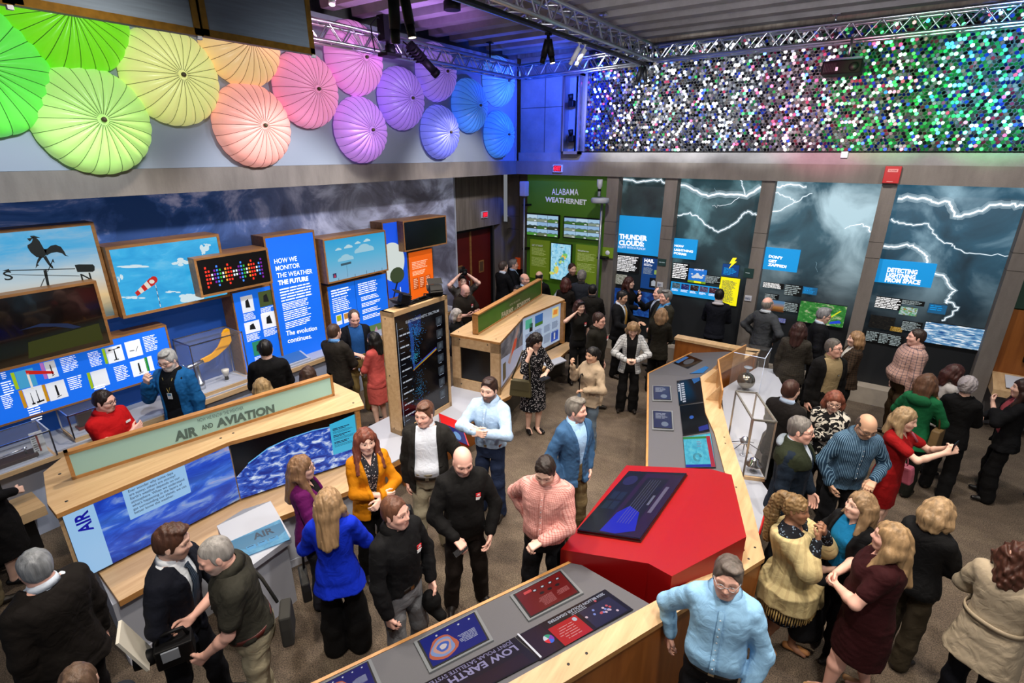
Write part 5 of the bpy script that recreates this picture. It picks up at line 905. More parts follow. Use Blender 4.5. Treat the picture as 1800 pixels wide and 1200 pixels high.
b.obox(S-n*.2, u*.04, ZV*h_, n*.2, WOOD).obox(S-n*.2+u*(w_-.045), u*.045, ZV*h_, n*.2, WOOD).obox(S-n*.2+ZV*(h_-.06), u*w_, ZV*.06, n*.2, WOOD).obox(S-n*.2, u*w_, ZV*.07, n*.2, WOOD).obox(S-n*.2, u*w_, ZV*h_, n*.02, WOOD); b.build('case', o)
b = MB().obox(S-n*.18+u*.04+ZV*.07, u*(w_-.085), ZV*(h_-.13), n*.165, mat('screen_frame', '#08090c', rough=.2)); q = S+u*.05+ZV*.08-n*.013; sw, sh = w_-.105, h_-.15
b.panel(q, u*sw, ZV*sh, mat('spectrum_black', '#030308', rough=.12, emit=.02, ec='#1a2030')); b.build('screen', o); b = MB()
b.text('ELECTROMAGNETIC SPECTRUM', q+u*sw*.20+ZV*sh*.915, u, ZV, .052, lit('spectrum_text', '#b8c0cc', .8), .006, .002, width=.86); rr = random.Random(12)
b.poly(q, u, ZV, [(.03*sw, .02*sh), (.036*sw, .02*sh), (.036*sw, .95*sh), (.03*sw, .95*sh)], lit('spectrum_axis', '#a8b8d0', .7), .002)
for i in range(17): y = sh*(.05+.052*i); b.poly(q, u, ZV, [(.036*sw, y), (.05*sw, y), (.05*sw, y+.003), (.036*sw, y+.003)], MATS['spectrum_axis'], .002); (b.lines(q, u, ZV, .07*sw, .27*sw, y-.012, y+.016, 1, MATS['spectrum_text'], .7, .002, .1, rr) if i % 2 else b.lines(q, u, ZV, .07*sw, .15*sw, y, y+.012, 1, MATS['spectrum_axis'], .5, .002, .1, rr))
for cx, cy, sx, sy, n_, c in ((.38, .83, .12, .06, 420, '#2a9ae8'), (.33, .68, .10, .09, 260, '#2a7ad0'), (.34, .60, .07, .05, 200, '#40b8d8'), (.40, .40, .10, .06, 120, '#2a6a9a'), (.38, .28, .12, .07, 260, '#2a8ac0'), (.36, .12, .14, .07, 120, '#4a3ad0')):
 for k in range(n_//2): x, y = cx+rr.gauss(0, sx*.6), cy+rr.gauss(0, sy*.7); x = min(max(x, .05), .75); y = min(max(y, .03), .97); r = .0028; b.poly(q, u, ZV, [(x*sw-r, y*sh-r), (x*sw+r, y*sh-r), (x*sw+r, y*sh+r), (x*sw-r, y*sh+r)], lit('spark_'+c, c, rr.choice((.9, .9))), .0022)
b.ribbon(q, u, ZV, [(.27*sw, .93*sh), (.30*sw, .75*sh), (.29*sw, .6*sh), (.31*sw, .48*sh)], [.05, .06, .05, .02], lit('plume_blue', '#1c4a9a', .6), .0015); b.poly(q, u, ZV, [(.26*sw, .93*sh), (.50*sw, .955*sh), (.48*sw, .80*sh), (.36*sw, .78*sh)], lit('plume_deep', '#102a6a', .6), .0012)
for i, c in enumerate(('#5a3ac0', '#2a5ae0', '#2aa05a', '#c8c030', '#d85a20')): b.ribbon(q, u, ZV, [(.28*sw, .505*sh-.010*i), (.78*sw, .60*sh-.008*i)], [.004, .012], lit('rainbow_'+c, c, .7), .0024)
for i in range(7): y = sh*(.09+.118*i); b.poly(q, u, ZV, [(.80*sw, y), (.93*sw, y), (.93*sw, y+.075*sh), (.80*sw, y+.075*sh)], lit('thumb_grey', '#3a4450', .5), .002); b.lines(q, u, ZV, .82*sw, .92*sw, y-.018, y-.006, 1, MATS['spectrum_axis'], .6, .002); b.poly(q, u, ZV, [(.83*sw, y+.015*sh), (.90*sw, y+.02*sh), (.89*sw, y+.06*sh), (.84*sw, y+.055*sh)], lit('thumb_pale', '#5c6874', .5), .003)
b.build('screen_picture', o); b = MB()
for x, y in ((677, 560), (685, 660), (693, 752)): p = atplane(x, y, S, u); b.lathe([(.008, 0), (.008, .003), (.001, .003)], p-u*.001, INK, -u, 8)
b.build('screw', o)
for (x, y, face_, lab, big_) in ((688, 523, -1, 'black flood lamp on top of the spectrum kiosk, facing the blue panels', 1), (752, 503, 1, 'black flood lamp on the far end of the spectrum kiosk', 0)):
 p = atz(x, y+12 if big_ else y+14, zt); o = thing('flood_lamp', lab, 'lamp', (p[0], p[1], zt), 'black flood lamps on the spectrum kiosk'); d = nrm(V3(-.4, -.75, .25) if big_ else V3(-.5, .35, .5)); a = nrm(np.cross(d, ZV)); c = np.cross(a, d); cc = V3(-4.80, p[1], zt+.12)
 MB().obox(cc-a*.085-c*.06, a*.17, c*.12, -d*.10, DARKM).build('housing', o, bevel=.006); b = MB()
 for i in range(6): b.obox(cc-a*.088-c*(.065-.022*i), a*.176, c*.006, -d*.125, DARKM)
 b.build('cooling_fin', o); MB().obox(cc-a*.1-c*.07+d*.0, a*.2, c*.004, d*.10, DARKM).obox(cc-a*.1+c*.07, a*.2, c*.004, d*.10, DARKM).build('barn_door', o); MB().tube([(cc[0], cc[1], zt+.001), (cc[0], cc[1], zt+.06)], .014, DARKM).box((cc[0]-.04, cc[1]-.05, zt), (cc[0]+.04, cc[1]+.05, zt+.012), DARKM).build('stand', o)
o = thing('cable_bundle', 'tangle of black cables between the two flood lamps', 'cables', (-4.78, 4.75, zt)); b = MB(); rr = random.Random(3)
for i in range(7): y = 4.45+.07*i; b.tube([(-4.80+rr.uniform(-.05, .05), y+rr.uniform(-.1, .1), zt+.012), (-4.78+rr.uniform(-.04, .04), y+.1, zt+rr.uniform(.03, .09)), (-4.80+rr.uniform(-.05, .05), y+.22, zt+rr.uniform(.02, .05)), (-4.79, y+.32, zt+.012)], .009, DARKM, 6)
b.build('cables', o); MB().box((-4.86, 4.42, zt), (-4.74, 5.02, zt+.02), DARKM).build('tray', o)
p = atz(720, 768, .58); bag = MB(); bag.lathe([(.001, 0), (.10, 0), (.125, .04), (.12, .10), (.09, .16), (.05, .19), (.001, .195)], (p[0]+.02, p[1]+.02, .58), mat('black_cloth_bag', '#07070a', rough=.9), n=14); tag(bag.build('cloth_bag'), 'crumpled black cloth bag on the white counter by the spectrum kiosk', 'bag')
p0 = [atz(771, 725.6, .72), atz(810, 741.5, .72), atz(825, 783, .60), atz(783, 768, .60)]; o = thing('info_stand', 'small red sloped stand with a blue screen on the white counter', 'stand', tuple(p0[0]*V3(1, 1, 0)+ZV*.58)); RED = mat('red_laminate', '#b80c10', rough=.42)
b = MB(); lo = [V3(q[0], q[1], .581) for q in p0]; b.mesh(p0+lo, [(3, 2, 1, 0), (0, 1, 5, 4), (1, 2, 6, 5), (2, 3, 7, 6), (3, 0, 4, 7), (4, 5, 6, 7)], RED, False); b.build('housing', o)
nn = nrm(np.cross(p0[1]-p0[0], p0[3]-p0[0])); nn = nn if nn[2] > 0 else -nn; T_ = [p0[0]+(p0[1]-p0[0])*a+(p0[3]-p0[0])*c+nn*.006 for a, c in ((.02, .93), (.98, .93), (.98, .42), (.02, .42))]
b = MB().face(T_, lit('stand_navy', '#141a78', .8)); uu, vv = T_[1]-T_[0], T_[3]-T_[0]; b.poly(T_[0], uu, vv, [(.62+.16*math.cos(t), .42+.3*math.sin(t)) for t in np.linspace(0, 6.28, 21)[:-1]], lit('stand_moon', '#6a9ad0', .9), .003); b.lines(T_[0], uu, vv, .02, np.linalg.norm(uu)*.6, np.linalg.norm(vv)*.74, np.linalg.norm(vv)*.92, 1, lit('stand_text', '#7ab8e0', .8), .6, .003); b.build('screen', o)
ZF = 1.48; o = thing('farms_island', 'wooden farms and forests exhibit with a black end window', 'exhibit island', (-4.8, 7.1, 0))
fr = [(-5.16, 5.80), (-4.272, 5.914), (-4.702, 7.221), (-4.66, 8.60), (-4.85, 8.72), (-5.30, 8.72), (-5.45, 7.3)]
slab(MB(), fr, ZF, .04, WOOD, WOODE).build('roof', o, bevel=.004)
b = MB(); b.prism([(x, y, .58) for x, y in ((-5.12, 5.86), (-4.33, 5.965), (-4.74, 7.23), (-4.72, 8.56), (-5.28, 8.66), (-5.42, 7.3))], (0, 0, ZF-.04-.58), WOOD); b.build('case', o)
e0, e1 = V3(-5.13, 5.80, .58), V3(-4.285, 5.912, .58); u = nrm(e1-e0); n = np.cross(u, ZV); w_ = np.linalg.norm(e1-e0); hh_ = ZF-.04-.58
b = MB().obox(e0-n*.05, u*w_, ZV*.17, n*.05, WOOD).obox(e0-n*.05+ZV*(hh_-.15), u*w_, ZV*.15, n*.05, WOOD).obox(e0-n*.05, u*.15, ZV*hh_, n*.05, WOOD).obox(e0-n*.05+u*(w_-.16), u*.16, ZV*hh_, n*.05, WOOD); b.build('end_frame', o); MB().obox(e0-n*.04+u*.15+ZV*.17, u*(w_-.31), ZV*(hh_-.32), n*.02, mat('window_black', '#030304', rough=.25)).build('end_window', o)
b = MB()
for x, y in ((808, 596), (857, 606), (811, 674), (806, 583), (872, 596), (910, 555)): p = atplane(x, y, e0, n) if y > 590 and x != 872 else atz(x, y, ZF); b.lathe([(.010, 0), (.010, .004), (.001, .004)], p, INK, n if (y > 590 and x != 872) else ZV, 8)
b.build('screw', o)
slab(MB(), [(-4.30, 5.80), (-4.18, 5.78), (-4.15, 6.0), (-4.35, 6.6), (-4.30, 7.0), (-4.28, 7.6), (-4.42, 8.66), (-4.62, 8.66), (-4.72, 7.2)], .60, .06, WOOD, WOODE).build('ledge', o, bevel=.004); slab(MB(), [(-4.45, 5.98), (-4.42, 6.2), (-4.62, 7.3), (-4.55, 8.5), (-5.2, 8.5), (-5.0, 6.0)], .54, .54, mat('plinth_dark', '#4a463f', rough=.6)).build('plinth', o)
def farm1(b, q, u, w_, h_):
 b.poly(q, u, ZV, [(w_*.45, h_*.45), (w_*.66, h_*.55), (w_*.72, h_*.72), (w_*.60, h_*.74), (w_*.50, h_*.60)], mat('coral_print', '#c84a2a', emit=.4), .001); b.poly(q, u, ZV, [(w_*.40, h_*.30), (w_*.80, h_*.86), (w_*.78, h_*.98), (w_*.30, h_*.40)], mat('hand_print', '#b89a94', emit=.25), .0006)
 b.poly(q, u, ZV, [(0, h_*.04), (w_, h_*.10), (w_, h_*.38), (0, h_*.66)], mat('ice_print', '#a9b4d4', emit=.3), .0004); b.poly(q, u, ZV, [(w_*.10, h_*.10), (w_*.22, h_*.13), (w_*.22, h_*.48), (w_*.1, h_*.5)], mat('stem_print', '#7a7458'), .0008); b.poly(q, u, ZV, [(w_*.82, h_*.60), (w_*.97, h_*.72), (w_*.97, h_*.98), (w_*.86, h_*.92)], mat('glove_print', '#3a4a62', emit=.1), .001); b.lines(q, u, ZV, w_*.05, w_*.36, h_*.70, h_*.86, 5, INK, .35, .001)
wallpic((-4.318, 5.97), (-4.728, 7.225), .66, ZF-.045, pic_mat('farm_picture', 'noise', '#5c5a62', '#8a868e', '#b8b0b4', .35, (2, 1.4)), 'picture_wall', farm1, o)
def farm2(b, q, u, w_, h_):
 rr = random.Random(4)
 for x, y, a, c, M in ((.06, .70, .16, .22, lit('farm_teal', '#5ab89a', .7)), (.16, .60, .08, .2, mat('farm_dark', '#2a2a22')), (.30, .66, .2, .27, lit('farm_field', '#3a6ab0', .7)), (.76, .68, .18, .24, lit('farm_map', '#e8d080', .8)), (.75, .06, .2, .25, lit('farm_tower', '#2a5ac8', .7))): b.poly(q, u, ZV, [(w_*x, h_*y), (w_*(x+a), h_*y), (w_*(x+a), h_*(y+c)), (w_*x, h_*(y+c))], M, .001)
 b.poly(q, u, ZV, [(w_*.30, h_*.66), (w_*.50, h_*.66), (w_*.50, h_*.74), (w_*.30, h_*.74)], lit('farm_green', '#4a7a2a', .7), .002); b.poly(q, u, ZV, [(w_*.78, h_*.76), (w_*.90, h_*.74), (w_*.91, h_*.86), (w_*.80, h_*.88)], lit('farm_orange', '#e88a3a', .8), .002); b.poly(q, u, ZV, [(w_*.82, h_*.1), (w_*.86, h_*.1), (w_*.86, h_*.28), (w_*.82, h_*.28)], PWH, .002)
 for x in (.06, .30, .54, .76):
  for y0, y1 in ((.40, .58), (.12, .34)): b.lines(q, u, ZV, w_*x, w_*(x+.19), h_*y0, h_*y1, 8, mat('print_slate', '#4a5a7a'), .4, .002, .25, rr)
wallpic((-4.735, 7.235), (-4.705, 8.52), .66, ZF-.045, mat('farm_board', '#b8cce8', rough=.5, emit=.4, ec='#b4ccec'), 'text_wall', farm2, o)
MB().box((-4.70, 8.52, .60), (-4.62, 8.58, ZF-.04), WOODE).build('post', o)
MB().prism([(-4.42, 7.35, .60), (-4.22, 7.30, .60), (-4.12, 7.75, .60), (-4.3, 7.85, .60)], (0, 0, .02), WHITE).build('tablet_base', o)
p0 = V3(-4.755, 5.99, ZF); p1 = V3(-5.205, 8.64, ZF); u = nrm(p1-p0); n = np.cross(u, ZV); w_ = np.linalg.norm(p1-p0); o = thing('header_sign', 'long green farms and forests sign on the wooden roof', 'sign', tuple(p0+u*w_/2))
header(o, p0, u, n, w_, .33, mat('leaf_green', '#3a7a14', rough=.55, var=.5, vscale=.8, vc='#34401c'), .09, .022).build('board', o); b = MB(); tq = p0-n*.009; SG = mat('sign_silver', '#bcbfae', rough=.6)
fit(b, 'HOW WE KNOW', onsign(896, 538), onsign(914, 528), onsign(896, 534.5), SG, 0, .002); fit(b, 'FARMS', onsign(881.5, 559), onsign(902, 548), onsign(881, 549), SG, .05, .002); fit(b, 'AND', onsign(904, 545), onsign(907.5, 543), onsign(904, 541), SG, .02, .002); fit(b, 'FORESTS', onsign(908.5, 543.5), onsign(931.5, 531.5), onsign(908, 534), SG, .05, .002); b.build('lettering', o)
# ------------------------------------------------------------------ satellite island in the foreground
ZR, ZL = 1.05, .82
o = thing('satellite_island', 'large angular birch island with grey desks in the foreground', 'exhibit island', (-1.2, 5.2, 0))
RO = [atz(870, 1274, ZR)[:2], atz(990, 1200, ZR)[:2], atz(1344.5, 980.6, ZR)[:2], atz(1318, 874, ZR)[:2], atz(1282.6, 765, ZR)[:2], atz(1264, 695, ZR)[:2], atz(1258, 657, ZR)[:2], (-1.17, 8.98)]
RI = [atz(780, 1262, ZR)[:2], atz(900, 1196, ZR)[:2], atz(1309, 967.5, ZR)[:2], atz(1290, 890, ZR)[:2], atz(1255.6, 760, ZR)[:2], atz(1240, 725, ZR)[:2], atz(1231, 662, ZR)[:2], (-1.42, 8.86)]
RO[0] = RO[1]+(RO[1]-RO[2])*.62; RI[0] = RI[1]+(RI[1]-RI[2])*.50
b = MB()
for i in range(len(RO)-1): b.prism([(*RO[i], ZR-.045), (*RO[i+1], ZR-.045), (*RI[i+1], ZR-.045), (*RI[i], ZR-.045)], (0, 0, .045), WOOD, WOODE)
b.box((-2.56, 8.86, ZR-.045), (-1.17, 9.06, ZR), WOOD); b.build('rim', o)
b = MB()
for i in range(len(RO)-1): a, c = V3(*RO[i], 0), V3(*RO[i+1], 0); d = nrm(c-a); n = np.cross(d, ZV); n = n if np.dot(n, V3(*RI[i], 0)-a) > 0 else -n; b.obox(a+n*.02, c-a, n*.03, ZV*(ZR-.046), WOODD)
b.box((-2.54, 8.88, 0), (-1.2, 9.04, ZR-.046), WOODD); b.build('outer_wall', o)
b = MB()
for x, y in ((1031, 1148), (999, 1167), (1294, 856), (1327, 962), (1316, 982), (1273, 768), (1275, 779), (1262, 640)): b.lathe([(.010, .0), (.010, .002), (.001, .002)], atz(x, y, ZR), INK, n=8)
b.build('screw', o)
A0, A1 = atz(470, 1243, ZL), atz(1010.7, 986, ZL); B0, B1 = V3(*RI[0], ZR-.02), V3(*(V3(*RI[1], 0)+(V3(*RI[2], 0)-V3(*RI[1], 0))*.53)[:2], ZR-.02)
def desk(b, quad, th, M): n = nrm(np.cross(quad[1]-quad[0], quad[3]-quad[0])); n = n if n[2] > 0 else -n; b.prism([q-n*th for q in quad], n*th, M); return n
b = MB(); DN = desk(b, [A0, A1, B1, B0], .04, GREY); b.build('desk', o); DP = A0
d = nrm(A1-A0); sd = np.cross(d, ZV); sd = sd if np.dot(sd, B0-A0) < 0 else -sd
e_ = [V3(A0[0], A0[1], 0), V3(*RO[0], 0)]; t_ = np.cross(nrm(e_[1]-e_[0]), ZV)*.03; MB().prism([e_[0], e_[1], V3(*RO[0], ZR-.05), V3(*RI[0], ZR-.05), A0-ZV*.05], t_, WOODD).build('end_panel', o)
MB().obox(A0-ZV*.05, A1-A0, sd*.025, ZV*.055, WOODE).build('desk_edge', o); MB().obox(V3(A0[0], A0[1], 0)-sd*.05, (A1-A0)*V3(1, 1, 0), -sd*.04, ZV*(ZL-.06), WOODD).build('front_panel', o)
def dscreen(par, px, M, nm, lift=.012, draw=None, pn=None, pp=None, bez=.016, case_=True):
 pn = DN if pn is None else pn; pp = DP if pp is None else pp; T = [atplane(x, y, pp, pn) for x, y in px]; T = [t+pn*0 for t in T]; b = MB()
 if case_:
  c = np.mean(T, 0); big_ = [c+(t-c)*1.0+nrm(t-c)*.045 for t in T]; b.prism([t+pn*.001 for t in big_], pn*.012, mat('steel_grey', '#6a6e72', rough=.4))
 blk = [t+nrm(t-np.mean(T, 0))*bez+pn*(.0135 if case_ else .001) for t in T]; b.prism(blk, pn*.004, BLACK); r = b.build(nm, par)
 T = [t+pn*(.019 if case_ else .0065) for t in T]; b = MB().face(T, M, [(0, 0), (1, 0), (1, 1), (0, 1)])
 if draw: draw(b, T[0], T[1]-T[0], T[3]-T[0])
 b.build('picture', r); return r
WTX = lit('screen_white', '#c8ccd8', .8)
def hurr(b, q, u, v):
 for k, c in enumerate(('#c8684a', '#8aa0d0', '#d8a090', '#4a6ac0', '#e0d0d0')): b.poly(q, u, v, [(.68+(.24-.045*k)*math.cos(t)*(1+.15*math.sin(3*t+k)), .55+(.36-.07*k)*math.sin(t)) for t in np.linspace(0, 6.28, 21)[:-1]], lit('swirl_%d' % k, c, .75), .001+.0004*k)
 L_, H_ = np.linalg.norm(u), np.linalg.norm(v); b.lines(q, u, v, L_*.10, L_*.42, H_*.45, H_*.75, 7, WTX, .35, .002)
 for i in range(4): b.poly(q, u, v, [(.12+.2*i+.02*math.cos(t), .12+.03*math.sin(t)) for t in np.linspace(0, 6.28, 9)[:-1]], WTX, .002)
dscreen(o, [(833, 1081), (738, 1130), (762, 1176), (857, 1127)], lit('desk_blue', '#14207a', .8), 'desk_screen', draw=hurr)
def redm(b, q, u, v):
 L_, H_ = np.linalg.norm(u), np.linalg.norm(v)
 for i in range(4): b.poly(q, u, v, [(.14+.17*i+.05*math.cos(t), .22+.05*math.sin(t)) for t in np.linspace(0, 6.28, 11)[:-1]], lit('menu_dark', '#2a2026', .5), .001); b.poly(q, u, v, [(.14+.17*i+.03*math.cos(t), .22+.03*math.sin(t)) for t in np.linspace(0, 6.28, 11)[:-1]], WTX, .002)
 for i in range(3): b.poly(q, u, v, [(.22+.17*i+.05*math.cos(t), .42+.05*math.sin(t)) for t in np.linspace(0, 6.28, 11)[:-1]], lit('menu_dark', '#2a2026', .5), .001)
 b.lines(q, u, v, L_*.08, L_*.34, H_*.60, H_*.78, 5, lit('menu_rose', '#d88a8a', .7), .35, .002); b.lines(q, u, v, L_*.40, L_*.74, H_*.54, H_*.88, 9, lit('menu_rose', '#d88a8a', .7), .3, .002); b.poly(q, u, v, [(.70, .10), (.86, .10), (.86, .2), (.70, .2)], lit('menu_line', '#e05050', .8), .0015)
dscreen(o, [(984, 1007.5), (906, 1048), (934, 1086.5), (1016, 1044)], lit('desk_red', '#7c1214', .7), 'desk_screen', draw=redm)
dscreen(o, [(645, 1168), (560, 1212), (575, 1250), (660, 1205)], lit('desk_navy', '#1a1c6e', .7), 'desk_screen', draw=hurr)
def leo(b, q, u, v):
 L_, H_ = np.linalg.norm(u), np.linalg.norm(v)
 b.text('LOW EARTH ORBIT (LEO)', q+u*.04+v*.24, u, v, .088, lit('strip_lilac', '#a8a0c8', .7), .03, .002, width=1.0); b.text('JOINT POLAR SATELLITE SYSTEM (JPSS) SATELLITES', q+u*.04+v*.06, u, v, .050, lit('strip_lilac', '#a8a0c8', .7), .004, .002, width=.86)
 b.poly(q, u, v, [(.05, .58), (.95, .60), (.95, .95), (.05, .95)], lit('strip_dark_red', '#2a0810', .5), .0008)
def flip(px): return px
def disaster(b, q, u, v):
 L_, H_ = np.linalg.norm(u), np.linalg.norm(v)
 b.poly(q, u, v, [(.04, .28), (.40, .28), (.40, .96), (.04, .96)], lit('map_dark', '#2c2a48', .6), .001); b.poly(q, u, v, [(.44, .28), (.74, .28), (.74, .96), (.44, .96)], lit('strip_red', '#c41418', .8), .001); b.poly(q, u, v, [(.76, .04), (.99, .04), (.99, .96), (.76, .96)], lit('strip_brown', '#301018', .5), .001)
 b.text('2024 BILLION DOLLAR DISASTERS', q+u*.05+v*.08, u, v, .040, WTX, .02, .003, width=.86); b.lines(q, u, v, L_*.30, L_*.48, H_*.18, H_*.28, 2, WTX, .35, .003)
 rr = random.Random(2)
 for i in range(16): x, y = .22+rr.gauss(0, .07), .62+rr.gauss(0, .13); b.poly(q, u, v, [(x+.013*math.cos(t), y+.04*math.sin(t)) for t in np.linspace(0, 6.28, 9)[:-1]], lit('dot_%d' % (i % 3), ('#e8c8d0', '#d85a5a', '#8a9ae0')[i % 3], .8), .002)
 for k, c in enumerate(('#e83030', '#3a6ae0', '#8a3ab0', '#2aa07a', '#d8d8e0')): a0 = k*1.256; b.poly(q, u, v, [(.80, .55)]+[(.80+.045*math.cos(a0+t), .55+.15*math.sin(a0+t)) for t in np.linspace(0, 1.256, 6)], lit('pie_'+c, c, .9), .002)
 b.poly(q, u, v, [(.48+.022*math.cos(t), .40+.07*math.sin(t)) for t in np.linspace(0, 6.28, 13)[:-1]], WTX, .002); b.lines(q, u, v, L_*.52, L_*.72, H_*.4, H_*.86, 6, lit('strip_pink', '#f0a0a0', .7), .3, .002)
pnS, ppS = DN, DP
dscreen(o, [(1063, 1037), (908, 1119), (953, 1157), (1112, 1072)], lit('strip_black', '#12080e', .4), 'graphic_strip', draw=disaster, bez=.006, case_=False)
dscreen(o, [(904, 1121), (640, 1256), (688, 1296), (948, 1160)], lit('strip_black2', '#160a12', .4), 'graphic_strip', draw=leo, bez=.006, case_=False)
p = [atplane(x, y, DP, DN)+DN*.006 for x, y in ((909, 1117), (912, 1116), (953, 1157), (950, 1159))]; MB().prism(p, DN*.008, WHITE).build('divider', o)
F0, F1, F2 = atz(1139, 830, ZL), atz(1141, 656, ZL), atz(1225, 616, ZL); G0, G1_, G2_ = V3(*(V3(*RI[3], 0)*.6+V3(*RI[4], 0)*.4)[:2], ZR-.02), V3(*RI[6], ZR-.02), V3(-1.45, 8.80, ZR-.02)
b = MB(); desk(b, [F0, F1, G1_, V3(*RI[3], ZR-.02)], .04, GREY); FN = nrm(np.cross(F1-F0, G1_-F0)); FN = FN if FN[2] > 0 else -FN; desk(b, [F1, F2, G2_, G1_], .04, GREY); FN2 = nrm(np.cross(F2-F1, G1_-F1)); FN2 = FN2 if FN2[2] > 0 else -FN2; b.build('desk', o)
b = MB(); b2 = MB()
for a, c in ((F0, F1), (F1, F2)): d = nrm(c-a); sd = np.cross(ZV, d); b.obox(a-ZV*.05, c-a, sd*.025, ZV*.055, WOODE); b2.obox(V3(a[0], a[1], 0)-sd*.06, (c-a)*V3(1, 1, 0), sd*.04, ZV*(ZL-.06), mat('panel_taupe', '#6a5e52', rough=.6))
b.build('desk_edge', o); b2.build('front_panel', o)
def polar(b, q, u, v):
 b.poly(q, u, v, [(.62+.2*math.cos(t), .22+.14*math.sin(t)) for t in np.linspace(0, 6.28, 15)[:-1]], lit('polar_grey', '#8a94a8', .7), .001); b.poly(q, u, v, [(.08, .45), (.9, .45), (.9, .92), (.08, .92)], lit('polar_slate', '#3c4264', .7), .001)
 L_, H_ = np.linalg.norm(u), np.linalg.norm(v); b.lines(q, u, v, L_*.12, L_*.85, H_*.52, H_*.88, 5, WTX, .3, .002)
PF = dict(pn=FN, pp=F0, bez=.010)
dscreen(o, [(1150, 703), (1179, 704), (1177, 681.5), (1149, 680)], lit('desk_violet', '#343a62', .7), 'desk_screen', draw=polar, **PF); dscreen(o, [(1150, 753), (1182, 755), (1180, 726), (1149, 724)], lit('desk_violet', '#343a62', .7), 'desk_screen', draw=polar, **PF)
dk = mat('strip_glass', '#060609', rough=.12)
def lists(b, q, u, v): L_, H_ = np.linalg.norm(u), np.linalg.norm(v); b.lines(q, u, v, L_*.08, L_*.13, H_*.1, H_*.88, 1, WTX, .9, .002, 0); b.lines(q, u, v, L_*.02, L_*.08, H_*.5, H_*.88, 4, WTX, .6, .002, 0); b.lines(q, u, v, L_*.16, L_*.30, H_*.05, H_*.88, 9, WTX, .6, .002, .1); b.poly(q, u, v, [(.72, .75), (.99, .85), (.99, .99), (.65, .97)], lit('strip_blue', '#2a6ab0', .7), .001)
dscreen(o, [(1194, 712), (1238, 705), (1232, 664), (1190, 670)], dk, 'graphic_strip', draw=lists, case_=False, **PF)
def space(b, q, u, v): b.poly(q, u, v, [(.42+.09*math.cos(t), .52+.06*math.sin(t)) for t in np.linspace(0, 6.28, 13)[:-1]], lit('earth_dot', '#2a5ab0', .9), .001); b.poly(q, u, v, [(.62, .02), (.99, .04), (.99, .2), (.62, .16)], lit('strip_navy', '#1a2a9a', .7), .001)
dscreen(o, [(1201, 765), (1247, 757), (1239, 708), (1195, 714)], dk, 'graphic_strip', draw=space, case_=False, **PF)
def cyan(b, q, u, v):
 b.poly(q, u, v, [(.86, .0), (1, .0), (1, 1), (.86, 1)], lit('strip_crimson', '#c01430', .8), .001); b.poly(q, u, v, [(0, 0), (.86, 0), (.86, .08), (0, .08)], lit('strip_navy2', '#1420a8', .8), .001); b.poly(q, u, v, [(0, .92), (.86, .92), (.86, 1), (0, 1)], lit('strip_leaf', '#3a9a3a', .7), .001)
 for k in range(3): b.ribbon(q, u, v, [(.44+(.15-.03*k)*math.cos(t), .30+(.13-.02*k)*math.sin(t)) for t in np.linspace(0, 5.2, 18)], .004, INK, .002)
 L_, H_ = np.linalg.norm(u), np.linalg.norm(v); b.lines(q, u, v, L_*.48, L_*.66, H_*.62, H_*.84, 4, mat('print_slate', '#4a5a7a'), .4, .002)
dscreen(o, [(1206, 822), (1258, 821), (1249, 762), (1201, 769)], pic_mat('strip_cyan', 'noise', '#1ca0c0', '#34b8d4', '#5cc8d8', .9, (3, 3)), 'graphic_strip', draw=cyan, case_=False, **PF)
P2 = dict(pn=FN2, pp=F1, bez=.008, case_=False)
def gear(b, q, u, v): b.poly(q, u, v, [(.55+.22*math.cos(t), .5+.3*math.sin(t)) for t in np.linspace(0, 6.28, 17)[:-1]], lit('dial_grey', '#5a6066', .6), .001); b.poly(q, u, v, [(.02, .1), (.24, .1), (.24, .8), (.02, .8)], lit('dial_blue', '#2a6aa8', .8), .001)
dscreen(o, [(1184, 638), (1209, 648), (1235, 634), (1210, 624)], dk, 'graphic_strip', draw=gear, **P2)
dscreen(o, [(1213, 657), (1236, 656), (1246, 646), (1240, 644)], lit('strip_azure', '#2a7ac0', .8), 'graphic_strip', **P2)
o = thing('red_console', 'big red faceted console with a tilted black touch screen', 'console', (-.9, 4.3, .3)); RED2 = mat('red_console_paint', '#8c0609', rough=.38)
A_, B_ = atz(1101, 817.5, .96), atz(985.5, 965.5, .92); n1 = None
C_ = atz(1140, 990, 1.11); n1 = nrm(np.cross(A_-B_, C_-B_)); n1 = n1 if n1[2] > 0 else -n1
D_ = atplane(1249, 824, A_, n1); E_ = atz(1181, 1012.5, 1.17); n2 = nrm(np.cross(E_-C_, D_-C_)); n2 = n2 if n2[2] > 0 else -n2
F_, G_ = atplane(1312, 943, C_, n2), atplane(1286, 834, C_, n2); top = [A_, B_, C_, E_, F_, G_, D_]; lowz = {0: .5, 1: .5, 2: .7, 3: 1.0, 4: 1.0, 5: 1.0, 6: .8}
low = [V3(t[0], t[1], .3) for t in top]; b = MB(); b.mesh(top+low, [(0, 1, 2, 6), (2, 3, 4, 5, 6)]+[(j, (j+1) % 7, 7+(j+1) % 7, 7+j)[::-1] for j in range(7)]+[tuple(range(7, 14))], RED2, False); b.build('housing', o)
